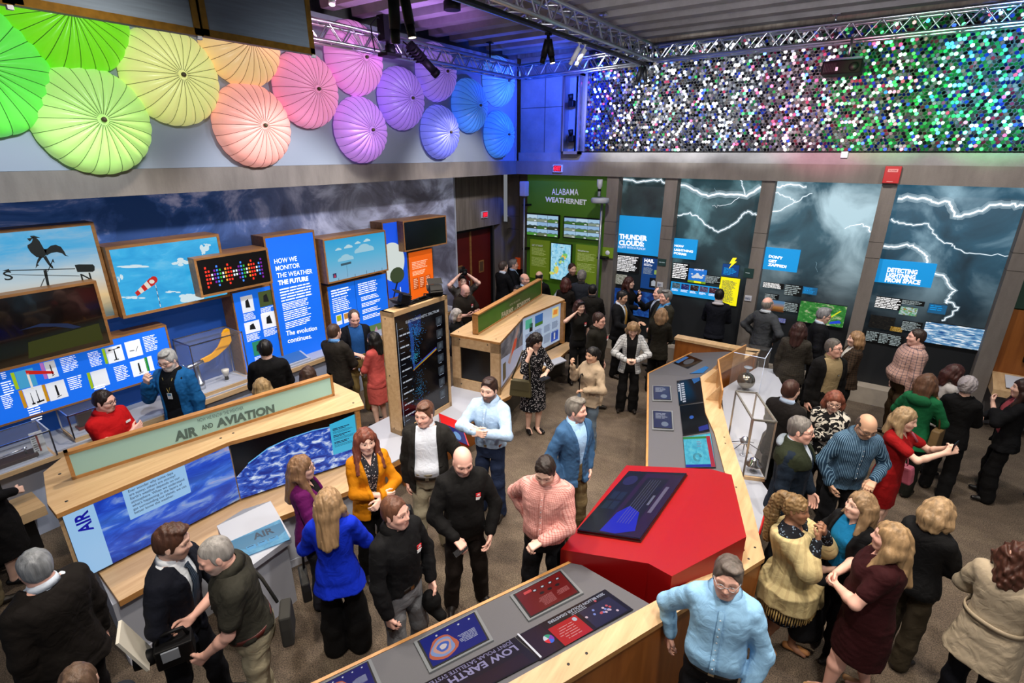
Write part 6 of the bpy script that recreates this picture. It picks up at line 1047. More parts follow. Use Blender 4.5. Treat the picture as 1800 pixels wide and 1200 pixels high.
def bigscr(b, q, u, v):
 Vn = lit('console_violet', '#3a1440', .5); b.poly(q, u, v, [(.34, .0), (1, .0), (1, 1), (.34, 1)], Vn, .0005); b.poly(q, u, v, [(.42, .04), (.80, .04), (.80, .92), (.42, .92)], lit('console_dark', '#14161c', .5), .001); b.poly(q, u, v, [(.34, .02), (.60, .01), (.86, .08), (.72, .34), (.5, .42), (.38, .3)], lit('console_blue', '#1420c0', .9), .0015)
 b.poly(q, u, v, [(.16+.12*math.cos(t), .84+.09*math.sin(t)) for t in np.linspace(0, 6.28, 21)[:-1]], lit('console_ring', '#2a2a5c', .7), .001)
 for x, y in ((.05, .5), (.18, .5), (.05, .34), (.18, .34)): b.poly(q, u, v, [(x, y), (x+.11, y), (x+.11, y+.13), (x, y+.13)], lit('console_tile', '#1c3044', .6), .001)
 L_, H_ = np.linalg.norm(u), np.linalg.norm(v)
 for i in range(5): b.poly(q, u, v, [(.50+.045*i, .16), (.506+.045*i, .16), (.506+.045*i, .88), (.50+.045*i, .88)], lit('console_text', '#8a8a9c', .6), .002)
 b.poly(q, u, v, [(.84, .35), (.90, .35), (.90, .78), (.84, .78)], lit('console_grey', '#8a8098', .6), .002); b.poly(q, u, v, [(.74, .46), (.78, .46), (.78, .62), (.74, .62)], lit('console_text', '#8a8a9c', .6), .002)
T = [atplane(x, y, A_+n1*.03, n1) for x, y in ((1017, 930), (1125, 946), (1205, 832.5), (1105.5, 829))]; cT = np.mean(T, 0); ob = [t+nrm(t-cT)*.014 for t in T]
b = MB().prism([t-n1*.03 for t in ob], n1*.032, mat('console_bezel', '#0a0a0c', rough=.25)); r = b.build('touch_screen', o); MB().prism([t-n1*.032+nrm(t-cT)*.008 for t in ob], n1*.012, mat('bezel_copper', '#6a4038', rough=.3, metal=.8)).build('screen_trim', r); b = MB().face([t+n1*.003 for t in T], lit('console_glass', '#0e141c', .5)); bigscr(b, T[0]+n1*.003, T[1]-T[0], T[3]-T[0]); b.build('picture', r)
o = thing('rim_board', 'low V shaped plywood board with brackets standing on the far rim', 'board', (-1.4, 7.5, ZR)); W_ = [atz(1264, 718, ZR), atz(1257, 660, ZR), atz(1306, 632, ZR)]
for a, c in ((W_[0], W_[1]), (W_[1], W_[2])): d = nrm(c-a); s_ = np.cross(d, ZV); MB().obox(a, c-a, s_*.02, ZV*.26, WOODE).build('board', o)
for a, d in ((W_[0]*.8+W_[1]*.2, W_[1]-W_[0]), (W_[1]*.75+W_[0]*.25, W_[1]-W_[0]), (W_[1]*.75+W_[2]*.25, W_[2]-W_[1]), (W_[2]*.92+W_[1]*.08, W_[2]-W_[1])): s_ = np.cross(nrm(d), ZV); MB().prism([a, a-s_*.16, a+ZV*.22], nrm(d)*.02, WOOD).build('bracket', o)
o = thing('low_shelf', 'low birch and white shelf outside the satellite island', 'shelf', (-.8, 7.0, 0)); slab(MB(), [(-.36, 4.55), (-.34, 4.6), (-.36, 5.3), (-.62, 5.7), (-.66, 6.6), (-.56, 7.2), (-.57, 8.0), (-.9, 8.95), (-1.14, 8.9), (-1.42, 7.65), (-1.2, 6.86), (-.82, 5.83)], .80, .03, WHITE).build('top', o); slab(MB(), [(-.38, 4.57), (-.36, 4.62), (-.38, 5.3), (-.64, 5.7), (-.68, 6.6), (-.58, 7.2), (-.59, 8.0), (-.92, 8.93), (-1.10, 8.9), (-1.36, 7.65), (-1.16, 6.86), (-.78, 5.83)], .77, .77, mat('shelf_body', '#b0a8a0', rough=.6)).build('body', o); MB().tube([(-.34, 4.6, .77), (-.36, 5.3, .77), (-.62, 5.7, .77)], .02, RED, 8).build('edge_trim', o)
c0, c1 = atz(1305, 842, .80), atz(1344, 847, .80); zt = 1.54; tb_ = atz(1294, 686, zt); tr_ = atz(1342, 691, zt); du = V3(c1[0]-c0[0], c1[1]-c0[1], 0); dv = V3(tb_[0]-c0[0], tb_[1]-c0[1], 0)
o = case('tall_glass_case', 'tall metal framed glass case holding small satellite models', c0, du, dv, zt-.80, .04, .018, mat('brushed_frame', '#a8a49c', rough=.35, metal=.8))
q = V3(*(c0+du*.55+dv*.16)[:2], .85); o = thing('satellite_model', 'small silver saucer satellite model at the front of the glass case', 'satellite model', tuple(q)); MB().tube([q, q+ZV*.05], .01, STEEL).lathe([(.001, 0), (.03, 0), (.03, .006), (.001, .006)], q, WHITE).build('stand', o); MB().lathe([(.001, .05), (.05, .055), (.085, .08), (.085, .095), (.05, .11), (.045, .15), (.02, .165), (.006, .17), (.004, .21), (.001, .21)], q, mat('chrome', '#d8d8dc', rough=.08, metal=1), n=24).build('saucer', o)
q = V3(*(c0+du*.45+dv*.62)[:2], .85); o = thing('satellite_model', 'spindly probe satellite model at the back of the glass case', 'satellite model', tuple(q)); b = MB().lathe([(.001, 0), (.03, 0), (.03, .006), (.001, .006)], q, WHITE).tube([q, q+ZV*.16], .006, STEEL); b.build('stand', o); MB().lathe([(.001, .16), (.05, .17), (.055, .20), (.02, .24), (.001, .25)], q, STEEL, n=16).build('body', o); b = MB()
for i in range(6): t = i*1.047; b.tube([q+ZV*.19, q+V3(.16*math.cos(t), .16*math.sin(t), .12)], .004, DARKM, 5)
b.build('antenna', o)
q = atz(1309, 684, .82)*V3(1, 1, 0)+ZV*.82; o = thing('globe_satellite', 'shiny round satellite model with a small dish on top', 'satellite model', tuple(q)); MB().tube([q, q+ZV*.03], .03, DARKM).build('stand', o); MB().lathe([(.001, .02)]+[(.125*math.sin(t), .145-.125*math.cos(t)) for t in np.linspace(.2, 3.0, 14)]+[(.001, .27)], q, mat('dark_chrome', '#8a8478', rough=.1, metal=1), n=28).build('globe', o); MB().tube([q+ZV*.265, q+ZV*.33], .02, mat('clear_grey', '#8c96a4', rough=.2)).lathe([(.02, .33), (.055, .345), (.06, .36), (.001, .352)], q, MATS['clear_grey']).build('dish', o)
g = [atz(1280, 655, 1.3)]; o = thing('acrylic_box', 'clear acrylic cover over the round satellite model', 'cover', tuple(q)); x0, y0 = q[0]-.20, q[1]-.16; b = MB()
for a, c in (((x0, y0), (x0+.42, y0)), ((x0+.42, y0), (x0+.42, y0+.5)), ((x0, y0+.5), (x0+.42, y0+.5)), ((x0, y0), (x0, y0+.5))): b.face([(*a, .82), (*c, .82), (*c, 1.42), (*a, 1.42)], GLASS)
b.build('pane', o); b = MB(); EG = mat('acrylic_edge', '#c8d4ec', rough=.2, emit=.15)
for a, c in (((x0, y0), (x0+.42, y0)), ((x0+.42, y0), (x0+.42, y0+.5))): b.tube([(*a, 1.42), (*c, 1.42)], .006, EG, 6)
b.tube([(x0+.42, y0, .82), (x0+.42, y0, 1.42)], .003, EG, 6); b.build('edge', o)
# ------------------------------------------------------------------ figures: a signed-distance field is grown round a posed skeleton and skinned into one surface
QUICK = 1.0
def rotm(axis, a):
 c, s = math.cos(a), math.sin(a)
 if axis == 'x': return np.array([[1, 0, 0], [0, c, -s], [0, s, c]])
 if axis == 'y': return np.array([[c, 0, s], [0, 1, 0], [-s, 0, c]])
 return np.array([[c, -s, 0], [s, c, 0], [0, 0, 1]])
class Fld:
 def __init__(s): s.p = []; s.post = []; s.noise = None
 def cone(s, a, b, ra, rb, k=.015, op=0): s.p.append(('c', np.array(a, float), np.array(b, float), ra, rb, k, op)); return s
 def chain(s, pts, rs, k=.015, op=0):
  for i in range(len(pts)-1): s.cone(pts[i], pts[i+1], rs[i], rs[i+1], k, op)
  return s
 def ell(s, c, r, Rm=None, k=.02, op=0): s.p.append(('e', np.array(c, float), np.array(r, float), np.eye(3) if Rm is None else Rm, k, op)); return s
 def fn(s, f, lo, hi, k=.02, op=0): s.p.append(('f', f, np.array(lo, float), np.array(hi, float), k, op)); return s
 def aabb(s):
  lo = np.full(3, 9e9); hi = -lo
  for q in s.p:
   if q[-1] == 1: continue
   l, h = s.box(q); lo = np.minimum(lo, l); hi = np.maximum(hi, h)
  return lo, hi
 @staticmethod
 def box(q):
  if q[0] == 'c': r = max(q[3], q[4]); return np.minimum(q[1], q[2])-r, np.maximum(q[1], q[2])+r
  if q[0] == 'e': e = np.sqrt(((q[3].T*q[2])**2).sum(1)); return q[1]-e, q[1]+e
  return q[2], q[3]
 @staticmethod
 def ev(q, P):
  if q[0] == 'c':
   a, b, ra, rb = q[1:5]; ab = b-a; d = P-a
   t = np.clip(d@ab/max(1e-9, ab@ab), 0, 1)
   return np.linalg.norm(d-t[:, None]*ab, axis=1)-(ra+(rb-ra)*t)
  if q[0] == 'e':
   x = (P-q[1])@q[3]; k0 = np.linalg.norm(x/q[2], axis=1); k1 = np.linalg.norm(x/q[2]**2, axis=1)
   return k0*(k0-1)/np.maximum(k1, 1e-6)
  return q[1](P)
 def acc(s, d, e, q):
  k, op = q[-2], q[-1]
  if op == 0:
   h = np.maximum(k-np.abs(d-e), 0)/k; return np.minimum(d, e)-h*h*k*.25
  e = -e
  h = np.maximum(k-np.abs(d-e), 0)/k; return np.maximum(d, e)+h*h*k*.25
 def mesh(s, h, trunc=.06):
  h = h*QUICK; B = 8; lo, hi = s.aabb(); lo = lo-.03-h*2; hi = hi+.03+h*2
  nb = np.ceil((hi-lo)/(h*B)).astype(int)+1; N = nb*B
  I = np.stack(np.meshgrid(*[np.arange(n) for n in nb], indexing='ij'), -1).reshape(-1, 3)
  cen = lo+(I+.5)*h*B-.5*h; rad = h*B*.87
  boxes = [s.box(q) for q in s.p]
  d = np.full(len(cen), .5)
  for q, (bl, bh) in zip(s.p, boxes):
   g = trunc+rad+.02
   m = np.all((cen > bl-g) & (cen < bh+g), 1)
   if m.any(): d[m] = s.acc(d[m], s.ev(q, cen[m]), q)
  act = np.abs(d) < rad*1.35+.02
  ai = I[act]; n = len(ai)
  off = np.stack(np.meshgrid(*[np.arange(B)]*3, indexing='ij'), -1).reshape(-1, 3)
  G = (ai[:, None, :]*B+off[None]).reshape(-1, 3); P = lo+G*h
  D = np.full(len(P), .5); ca = cen[act]
  for q, (bl, bh) in zip(s.p, boxes):
   g = trunc+rad
   m = np.all((ca > bl-g) & (ca < bh+g), 1)
   if not m.any(): continue
   mm = np.repeat(m, B**3); D[mm] = s.acc(D[mm], s.ev(q, P[mm]), q)
  for f in s.post: D = f(P, D)
  full = np.repeat(np.repeat(np.repeat(np.where(d < 0, -.5, .5).reshape(nb), B, 0), B, 1), B, 2).astype(np.float32)
  full[G[:, 0], G[:, 1], G[:, 2]] = D
  return nets(full, lo, h)
def nets(F, lo, h):
 S = F < 0
 c = [S[i:S.shape[0]-1+i, j:S.shape[1]-1+j, k:S.shape[2]-1+k] for i in (0, 1) for j in (0, 1) for k in (0, 1)]
 al = c[0].copy(); an = c[0].copy()
 for x in c[1:]: al &= x; an |= x
 mix = an & ~al; idx = np.argwhere(mix)
 vid = np.full(mix.shape, -1, np.int32); vid[mix] = np.arange(len(idx))
 cv = np.stack([F[idx[:, 0]+i, idx[:, 1]+j, idx[:, 2]+k] for i in (0, 1) for j in (0, 1) for k in (0, 1)], 1)
 co = np.array([(i, j, k) for i in (0, 1) for j in (0, 1) for k in (0, 1)], float)
 acc = np.zeros((len(idx), 3)); cnt = np.zeros(len(idx))
 for a in range(8):
  for bt in (1, 2, 4):
   b = a | bt
   if b == a: continue
   va, vb = cv[:, a], cv[:, b]; m = (va < 0) != (vb < 0)
   t = np.where(m, va/np.where(m, va-vb, 1), 0)
   acc += np.where(m[:, None], co[a]+t[:, None]*(co[b]-co[a]), 0); cnt += m
 V = lo+(idx+acc/np.maximum(cnt, 1)[:, None])*h
 Q = []
 for ax in range(3):
  sl0 = [slice(None)]*3; sl1 = [slice(None)]*3; sl0[ax] = slice(0, -1); sl1[ax] = slice(1, None)
  ch = S[tuple(sl0)] != S[tuple(sl1)]; e = np.argwhere(ch)
  o1, o2 = [(1, 2), (2, 0), (0, 1)][ax]
  ok = (e[:, o1] > 0) & (e[:, o2] > 0) & (e[:, o1] < mix.shape[o1]) & (e[:, o2] < mix.shape[o2]); e = e[ok]
  def g(d1, d2):
   f = e.copy(); f[:, o1] += d1; f[:, o2] += d2; return vid[f[:, 0], f[:, 1], f[:, 2]]
  q = np.stack([g(-1, -1), g(0, -1), g(0, 0), g(-1, 0)], 1)
  fl = ~S[e[:, 0], e[:, 1], e[:, 2]]; q[fl] = q[fl][:, ::-1]
  Q.append(q[(q >= 0).all(1)])
 return V, np.concatenate(Q)
def npmesh(name, V, Q, M, parent, cols=None, sm=True):
 me = bpy.data.meshes.new(name); me.vertices.add(len(V)); me.vertices.foreach_set('co', V.astype(np.float32).ravel())
 me.loops.add(Q.size); me.loops.foreach_set('vertex_index', Q.astype(np.int32).ravel())
 me.polygons.add(len(Q)); me.polygons.foreach_set('loop_start', np.arange(0, Q.size, 4, dtype=np.int32)); me.polygons.foreach_set('loop_total', np.full(len(Q), 4, np.int32))
 me.polygons.foreach_set('use_smooth', np.ones(len(Q), bool)); me.materials.append(M); me.update(calc_edges=True)
 if cols is not None:
  a = me.color_attributes.new('Col', 'FLOAT_COLOR', 'POINT'); a.data.foreach_set('color', np.c_[cols, np.ones(len(cols))].astype(np.float32).ravel())
 o = bpy.data.objects.new(name, me); COL.objects.link(o); o.parent = parent
 return o
def sines(P, f, seed, amp):
 r = np.random.RandomState(seed); d = 0
 for i in range(4):
  k = r.normal(size=3); k = k/np.linalg.norm(k)*f*(1+.5*i); d = d+np.sin(P@k+r.rand()*6+1.5*np.sin(P@(r.normal(size=3)*f*.5)))/(1+.5*i)
 return d*amp*.5
def skin_mat():
 if 'skin' in MATS: return MATS['skin']
 M = mat('skin', (.8, .5, .4), rough=.48, spec=.35); nt = M.node_tree; b = nt.nodes['Principled BSDF']
 a = nt.nodes.new('ShaderNodeVertexColor'); a.layer_name = 'Col'; nt.links.new(a.outputs[0], b.inputs['Base Color'])
 b.inputs['Subsurface Weight'].default_value = 0.0
 return M
def hair_mat(c):
 k = 'hair_'+str(c)
 if k in MATS: return MATS[k]
 cc = col(c)
 lum = sum(cc)/3; cc = tuple(x*.72+lum*.28 for x in cc); M = mat(k, cc, rough=.5, var=.55, vscale=30, bump=.6, bscale=60, stretch=(1, 1, .12), spec=.4)
 return M
def cloth_mat(c, pat=None, c2=None, rough=.85):
 k = f'cloth_{c}_{pat}_{c2}'
 if k in MATS: return MATS[k]
 cc = col(c); M = mat(k, cc, rough=rough, bump=.32, bscale=11, spec=.2); q = [n for n in M.node_tree.nodes if n.type == 'TEX_NOISE'][0]; q.inputs['Detail'].default_value = 7; q.inputs['Distortion'].default_value = 1.6; q.inputs['Roughness'].default_value = .45; [n for n in M.node_tree.nodes if n.type == 'BUMP'][0].inputs['Distance'].default_value = .03
 if not pat: return M
 nt = M.node_tree; b = nt.nodes['Principled BSDF']; L = nt.links.new
 tc = nt.nodes.new('ShaderNodeTexCoord'); sep = nt.nodes.new('ShaderNodeSeparateXYZ'); L(tc.outputs['Object'], sep.inputs[0])
 def mth(op, a, v=None, w=None):
  n = nt.nodes.new('ShaderNodeMath'); n.operation = op
  for i, x in enumerate((a, v, w)):
   if x is None: continue
   if isinstance(x, (int, float)): n.inputs[i].default_value = x
   else: L(x, n.inputs[i])
  return n.outputs[0]
 ang = mth('MULTIPLY', mth('ARCTAN2', sep.outputs[1], mth('ADD', sep.outputs[0], .0)), .16)
 def stripe(x, sc, wd): return mth('LESS_THAN', mth('FRACT', mth('MULTIPLY', x, sc)), wd)
 mix = nt.nodes.new('ShaderNodeMix'); mix.data_type = 'RGBA'; mix.inputs[6].default_value = (*cc, 1); mix.inputs[7].default_value = (*col(c2), 1)
 if pat == 'check': f = mth('MULTIPLY', mth('ADD', stripe(ang, 70, .3), stripe(sep.outputs[2], 70, .3)), .55)
 elif pat == 'plaid': f = mth('MULTIPLY', mth('ADD', stripe(ang, 26, .16), stripe(sep.outputs[2], 26, .16)), .6)
 elif pat == 'tweed': f = mth('MULTIPLY', mth('ADD', stripe(ang, 30, .3), stripe(sep.outputs[2], 30, .3)), .5)
 elif pat == 'stripe': f = stripe(ang, 90, .35)
 elif pat in ('floral', 'brush'):
  v = nt.nodes.new('ShaderNodeTexVoronoi'); v.inputs['Scale'].default_value = 58 if pat == 'floral' else 16
  L(tc.outputs['Object'], v.inputs['Vector']); f = mth('LESS_THAN', v.outputs['Distance'], .36 if pat == 'floral' else .42)
  if pat == 'brush': n_ = nt.nodes.new('ShaderNodeTexNoise'); n_.inputs['Scale'].default_value = 9; n_.inputs['Distortion'].default_value = 2.5; L(tc.outputs['Object'], n_.inputs['Vector']); f = mth('GREATER_THAN', n_.outputs['Fac'], .54)
  if pat == 'floral':
   f = mth('MULTIPLY', f, mth('GREATER_THAN', v.outputs['Color'], .45))
 elif pat == 'knit': f = mth('MULTIPLY', stripe(ang, 22, .35), .5)
 L(f, mix.inputs[0]); L(mix.outputs[2], b.inputs['Base Color'])
 return M
SKIN = {'fair': (.74, .47, .37), 'pink': (.76, .43, .34), 'tan': (.56, .33, .22), 'brown': (.27, .13, .075), 'dark': (.13, .06, .035)}
MALE = [(.40, .075, .13, 0), (.46, .105, .155, 0), (.50, .118, .172, -.005), (.55, .112, .165, 0), (.60, .108, .152, .008), (.66, .112, .158, .008), (.72, .122, .178, .008), (.77, .118, .19, 0), (.80, .096, .186, -.008), (.822, .072, .150, -.012), (.842, .056, .072, -.012), (.86, .05, .055, -.008)]
FEM = [(.40, .08, .14, 0), (.46, .11, .168, 0), (.50, .122, .178, -.006), (.55, .108, .162, 0), (.60, .096, .136, .004), (.64, .096, .134, .004), (.70, .112, .150, .014), (.735, .122, .160, .018), (.77, .108, .168, .004), (.80, .088, .168, -.006), (.822, .064, .135, -.01), (.842, .05, .06, -.01), (.86, .045, .048, -.006)]
def loft(tab, h, girth, belly, off, lean, clipz=None, flare=None, top=9.0):
 """elliptical torso loft; tab rows (z/h, half depth, half width, centre x)"""
 T = np.array(tab, float); s = h/1.75
 z = T[:, 0]*h; a = T[:, 1]*s*(1+(girth-1)*.9); b = T[:, 2]*s*WID*(1+(girth-1)*.7); cx = T[:, 3]*s
 bl = belly*np.exp(-((T[:, 0]-.59)/.06)**2); a = a+bl*.5; b = b+bl*.3; cx = cx+bl*.5
 zz = np.linspace(z[0], z[-1], 90)
 def sm(y):
  w = np.interp(zz, z, y); k = np.ones(7)/7; return np.convolve(np.pad(w, 3, mode='edge'), k, 'valid')
 A, Bm, Cx = sm(a), sm(b), sm(cx)
 z0 = zz[0] if clipz is None else clipz
 if flare is not None:
  fz = np.array([r[0] for r in flare])*h; fa = np.array([r[1] for r in flare]); fb = np.array([r[2] for r in flare])
  keep = zz > fz.max()+.02; zz = np.r_[fz, zz[keep]]; A = np.r_[fa, A[keep]]; Bm = np.r_[fb, Bm[keep]]; Cx = np.r_[fa*0, Cx[keep]]
  z0 = fz.min() if clipz is None else clipz
 zt = min(z[-1], top*h)
 def f(P):
  Q = lean.inv(P); zc = Q[:, 2]
  aa = np.interp(zc, zz, A)+off; bb = np.interp(zc, zz, Bm)+off; c = np.interp(zc, zz, Cx)
  x = np.abs(Q[:, 0]-c)/aa; y = np.abs(Q[:, 1])/bb
  r = (x**2.35+y**2.35)**(1/2.35); d = (r-1)*np.minimum(aa, bb)
  return np.maximum(np.maximum(d, z0-zc), zc-zt)
 return f, z0, zt, float(max(A.max(), Bm.max()))+off
class Lean:
 """bends everything above the hips: pitch forward, roll sideways, twist"""
 def __init__(s, h, pitch, roll, twist, shift=(0, 0)):
  s.pz = .52*h; s.M = rotm('z', twist)@rotm('x', roll)@rotm('y', pitch); s.o = np.array([shift[0], shift[1], s.pz])
 def fwd(s, p): return (np.asarray(p, float)-np.array([0, 0, s.pz]))@s.M.T+s.o
 def inv(s, P):
  Q = (P-s.o); w = np.clip((Q[:, 2]+.06)/.12, 0, 1)[:, None]
  return (Q@s.M)*w+Q*(1-w)+np.array([0, 0, s.pz])
 def d(s, v): return np.asarray(v, float)@s.M.T
def ik(S, T, l1, l2, hint):
 S, T = np.asarray(S, float), np.asarray(T, float); D = T-S; L = np.linalg.norm(D)
 L2 = min(max(L, abs(l1-l2)+.02), l1+l2-.004); u = D/max(L, 1e-6); T = S+u*L2
 a = (l1*l1-l2*l2+L2*L2)/(2*L2); hh = math.sqrt(max(0, l1*l1-a*a))
 hv = np.asarray(hint, float); hv = hv-u*(hv@u); hv = nrm(hv) if np.linalg.norm(hv) > 1e-4 else np.array([0, 0, -1.0])
 return S+u*a+hv*hh, T
def hand(F, W, dr, pn, sd, s, curl=.35, spread=.1, thumb=.5, k=.006):
 """wrist W, pointing dr, palm normal pn, sd=+1 left hand; five fingers"""
 dr = nrm(dr); pn = nrm(np.asarray(pn)-dr*(np.dot(pn, dr))); sv = np.cross(pn, dr)*sd
 L = .098*s
 for j, q in enumerate((-.030, -.011, .009, .028)):
  F.cone(W+sv*q*.55*s, W+dr*L*.95+sv*q*s, .016*s, .0125*s, .012)
 tips = []
 for j, (q, ln) in enumerate(((-.031, .062), (-.0105, .078), (.010, .084), (.030, .075))):
  p = W+dr*L*(.93 if j else .86)+sv*q*s; a = curl*(1.12-.08*j); d = dr+sv*q*spread*8; d = nrm(d); ln = ln*s
  pts = [p]; ang = 0
  for fr, c in ((.46, .75), (.31, 1.0), (.23, .75)):
   ang += a*c*1.15; v = d*math.cos(ang)+pn*math.sin(ang); p = p+v*ln*fr; pts.append(p)
  F.chain(pts, [.0092*s, .0085*s, .0078*s, .0066*s], k); tips.append(p)
 b = W+dr*.022*s+sv*.022*s; t1 = b+(dr*.62+sv*.62+pn*.25*thumb*2)*.046*s; t2 = t1+nrm(dr*.9+sv*(.5-.6*thumb)+pn*.5*thumb*2)*.034*s; t3 = t2+nrm(dr*.95+sv*(.2-.6*thumb)+pn*.6*thumb*2)*.026*s
 F.chain([b, t1, t2, t3], [.0165*s, .0118*s, .0100*s, .0078*s], .009)
 return W+dr*L+pn*.02*s, tips
def head(F, Hc, HR, s, fem, jaw=1.0, chub=0.0):
 jaw = jaw*(.88 if fem else 1.0)
 def w(x, y, z): return Hc+HR@(np.array([x, y, z])*s)
 E = lambda c, r, k=.02, op=0, R_=None: F.ell(w(*c), np.array(r)*s, HR if R_ is None else HR@R_, k, op)
 Cn = lambda a, b, ra, rb, k=.01, op=0: F.cone(w(*a), w(*b), ra*s, rb*s, k, op)
 E((-.012, 0, .032), (.097, .077, .090)); E((.022, 0, -.012), (.071, .066, .085), .03)
 E((.030, 0, -.058), (.060, .053*jaw+chub*.012, .055), .035)
 Cn((.066, -.012*jaw, -.098), (.066, .012*jaw, -.098), .019, .019, .03)
 for y in (1, -1):
  Cn((-.002, .060*y, -.045), (.052, .026*y*jaw, -.092), .014, .017, .03)
  E((.060, .041*y, -.022), (.024, .026, .022), .03)
  Cn((.083, .012*y, .027), (.072, .050*y, .026), .0085 if fem else .0115, .0075 if fem else .01, .016)
  E((.097, .031*y, .007), (.016, .020, .012), .014, 1)
  E((.0765, .032*y, .006), (.0125, .0145, .0125), .004)
  E((-.006, .077*y, -.006), (.019, .010, .032), .006, 0, rotm('z', .35*y)@rotm('y', -.15))
  E((.004, .089*y, -.004), (.010, .005, .020), .006, 1)
 Cn((.088, 0, .012), (.106, 0, -.024), .0085, .0118, .012)
 for y in (1, -1): E((.096, .011*y, -.029), (.011, .0085, .0085), .008)
 Cn((.091, -.015, -.0555), (.091, .015, -.0555), .0062, .0062, .008); Cn((.089, -.013, -.0675), (.089, .013, -.0675), .0072, .0072, .008)
 Cn((.0985, -.022, -.0612), (.0985, .022, -.0612), .0022, .0022, .004, 1)
 return w
def hair_field(style, Hc, HR, s, seed, fem, wv=None):
 F = Fld(); w = lambda x, y, z: Hc+HR@(np.array([x, y, z])*s)
 E = lambda c, r, k=.02, op=0, R_=None: F.ell(w(*c), np.array(r)*s, HR if R_ is None else HR@R_, k, op)
 Cn = lambda a, b, ra, rb, k=.02, op=0: F.cone(w(*a), w(*b), ra*s, rb*s, k, op)
 st = style; amp = .0035
 if st in ('short', 'side', 'quiff', 'buzz', 'pixie', 'curlyshort'):
  t = {'buzz': .000, 'short': .004, 'side': .007, 'quiff': .006, 'pixie': .016, 'curlyshort': .020}[st]
  E((-.014, 0, .036), (.099+t, .079+t*.9, .092+t)); E((-.035, 0, -.01), (.072+t, .074+t*.5, .070))
  if st == 'quiff': E((.050, .005, .106), (.042, .052, .022)); E((.0, 0, .116), (.07, .058, .016))
  if st == 'side': E((.03, .015, .112), (.06, .062, .022))
  for y in (1, -1): E((.012, .0745*y, -.002), (.014, .006+t*.3, .030))
  amp = {'curlyshort': .009, 'buzz': .001}.get(st, .004)
  E((.118, 0, .000), (.088, .082, .090), .01, 1)
  for y in (1, -1): E((.004, .098*y, -.010), (.020, .022, .036), .008, 1)
  E((0, 0, -.125), (.2, .2, .062), .01, 1)
 elif st in ('ring', 'recede'):
  E((-.016, 0, .024), (.099, .083, .075)); E((-.04, 0, -.015), (.070, .076, .065))
  if st == 'ring': E((.03, 0, .125), (.125, .062, .075), .012, 1)
  else: E((-.02, 0, .05), (.095, .08, .083)); E((.10, 0, .105), (.085, .075, .055), .015, 1)
  E((.115, 0, -.012), (.088, .082, .095), .01, 1)
  for y in (1, -1): E((.004, .098*y, -.010), (.020, .022, .036), .008, 1)
  E((0, 0, -.125), (.2, .2, .062), .01, 1); amp = .003
 else:
  E((-.012, 0, .040), (.106, .090, .096)); ln, vol, bk = {'long': (.27, .034, .30), 'bob': (.125, .036, .13), 'wavy': (.27, .044, .30), 'shoulder': (.19, .034, .20), 'pony': (.05, .01, .05), 'braids': (.05, .01, .05), 'wild': (.16, .05, .17), 'ponytail': (.03, .01, .03)}[st]
  q = lambda x, y, z: w(x, y, z)
  if ln > .08:
   for y in (1, -1):
    c0 = w(.005, .074*y, .03); c1 = w(-.012, .088*y, -.06); c2 = w(.03 if ln > .15 else -.02, (.098 if ln > .15 else .083)*y, -.07)+(np.array([0, 0, -1.0])+HR@np.array([.28 if ln > .22 else .1 if ln > .15 else 0, .12*y if ln > .15 else 0, 0]))*(ln-.06)*s
    F.chain([c0, c1, c2], [.036*s, (vol+.006)*s, vol*.8*s], .03)
    c0 = w(-.06, .05*y, .02); c1 = w(-.075, .05*y, -.06); c2 = c1+(np.array([0, 0, -1.0])+HR@np.array([-.24, 0, 0]))*(bk-.05)*s
    F.chain([c0, c1, c2], [.05*s, .048*s, .034*s], .03)
   c0 = w(-.08, 0, .0); c1 = w(-.095, 0, -.06); c2 = c1+(np.array([0, 0, -1.0])+HR@np.array([-.26, 0, 0]))*(bk-.04)*s
   F.chain([c0, c1, c2], [.05*s, .052*s, .036*s], .03)
  else: E((-.035, 0, -.012), (.076, .080, .07))
  if st in ('pony', 'ponytail'):
   F.chain([w(-.09, 0, .03), w(-.135, 0, .01), w(-.13, 0, -.16)], [.025*s, .03*s, .016*s], .02)
  if st == 'braids':
   F.chain([w(-.06, 0, .075), w(-.115, 0, .085), w(-.150, 0, .02), w(-.19, 0, -.14), w(-.20, 0, -.42)], [.04*s, .042*s, .055*s, .06*s, .035*s], .02); amp = .006
  E((.112, 0, -.02), (.068, .056 if fem else .062, .088), .012, 1)
  amp = {'wavy': .011, 'wild': .016, 'braids': .008}.get(st, .0055)
  E((.06, 0, -.14), (.10, .035, .08), .02, 1)
 fr = {'curlyshort': 160, 'wild': 70, 'wavy': 60, 'braids': 150}.get(st, 120)
 iz = .16 if st not in ('curlyshort', 'wild', 'braids') else .7
 if st == 'wavy': iz = .45
 def post(P, D):
  Q = (P-Hc)@HR; Q = Q*np.array([1, 1, iz]); return D+sines(Q, fr, seed, amp)
 F.post.append(post)
 return F
WID = .92
class Person:
 pass
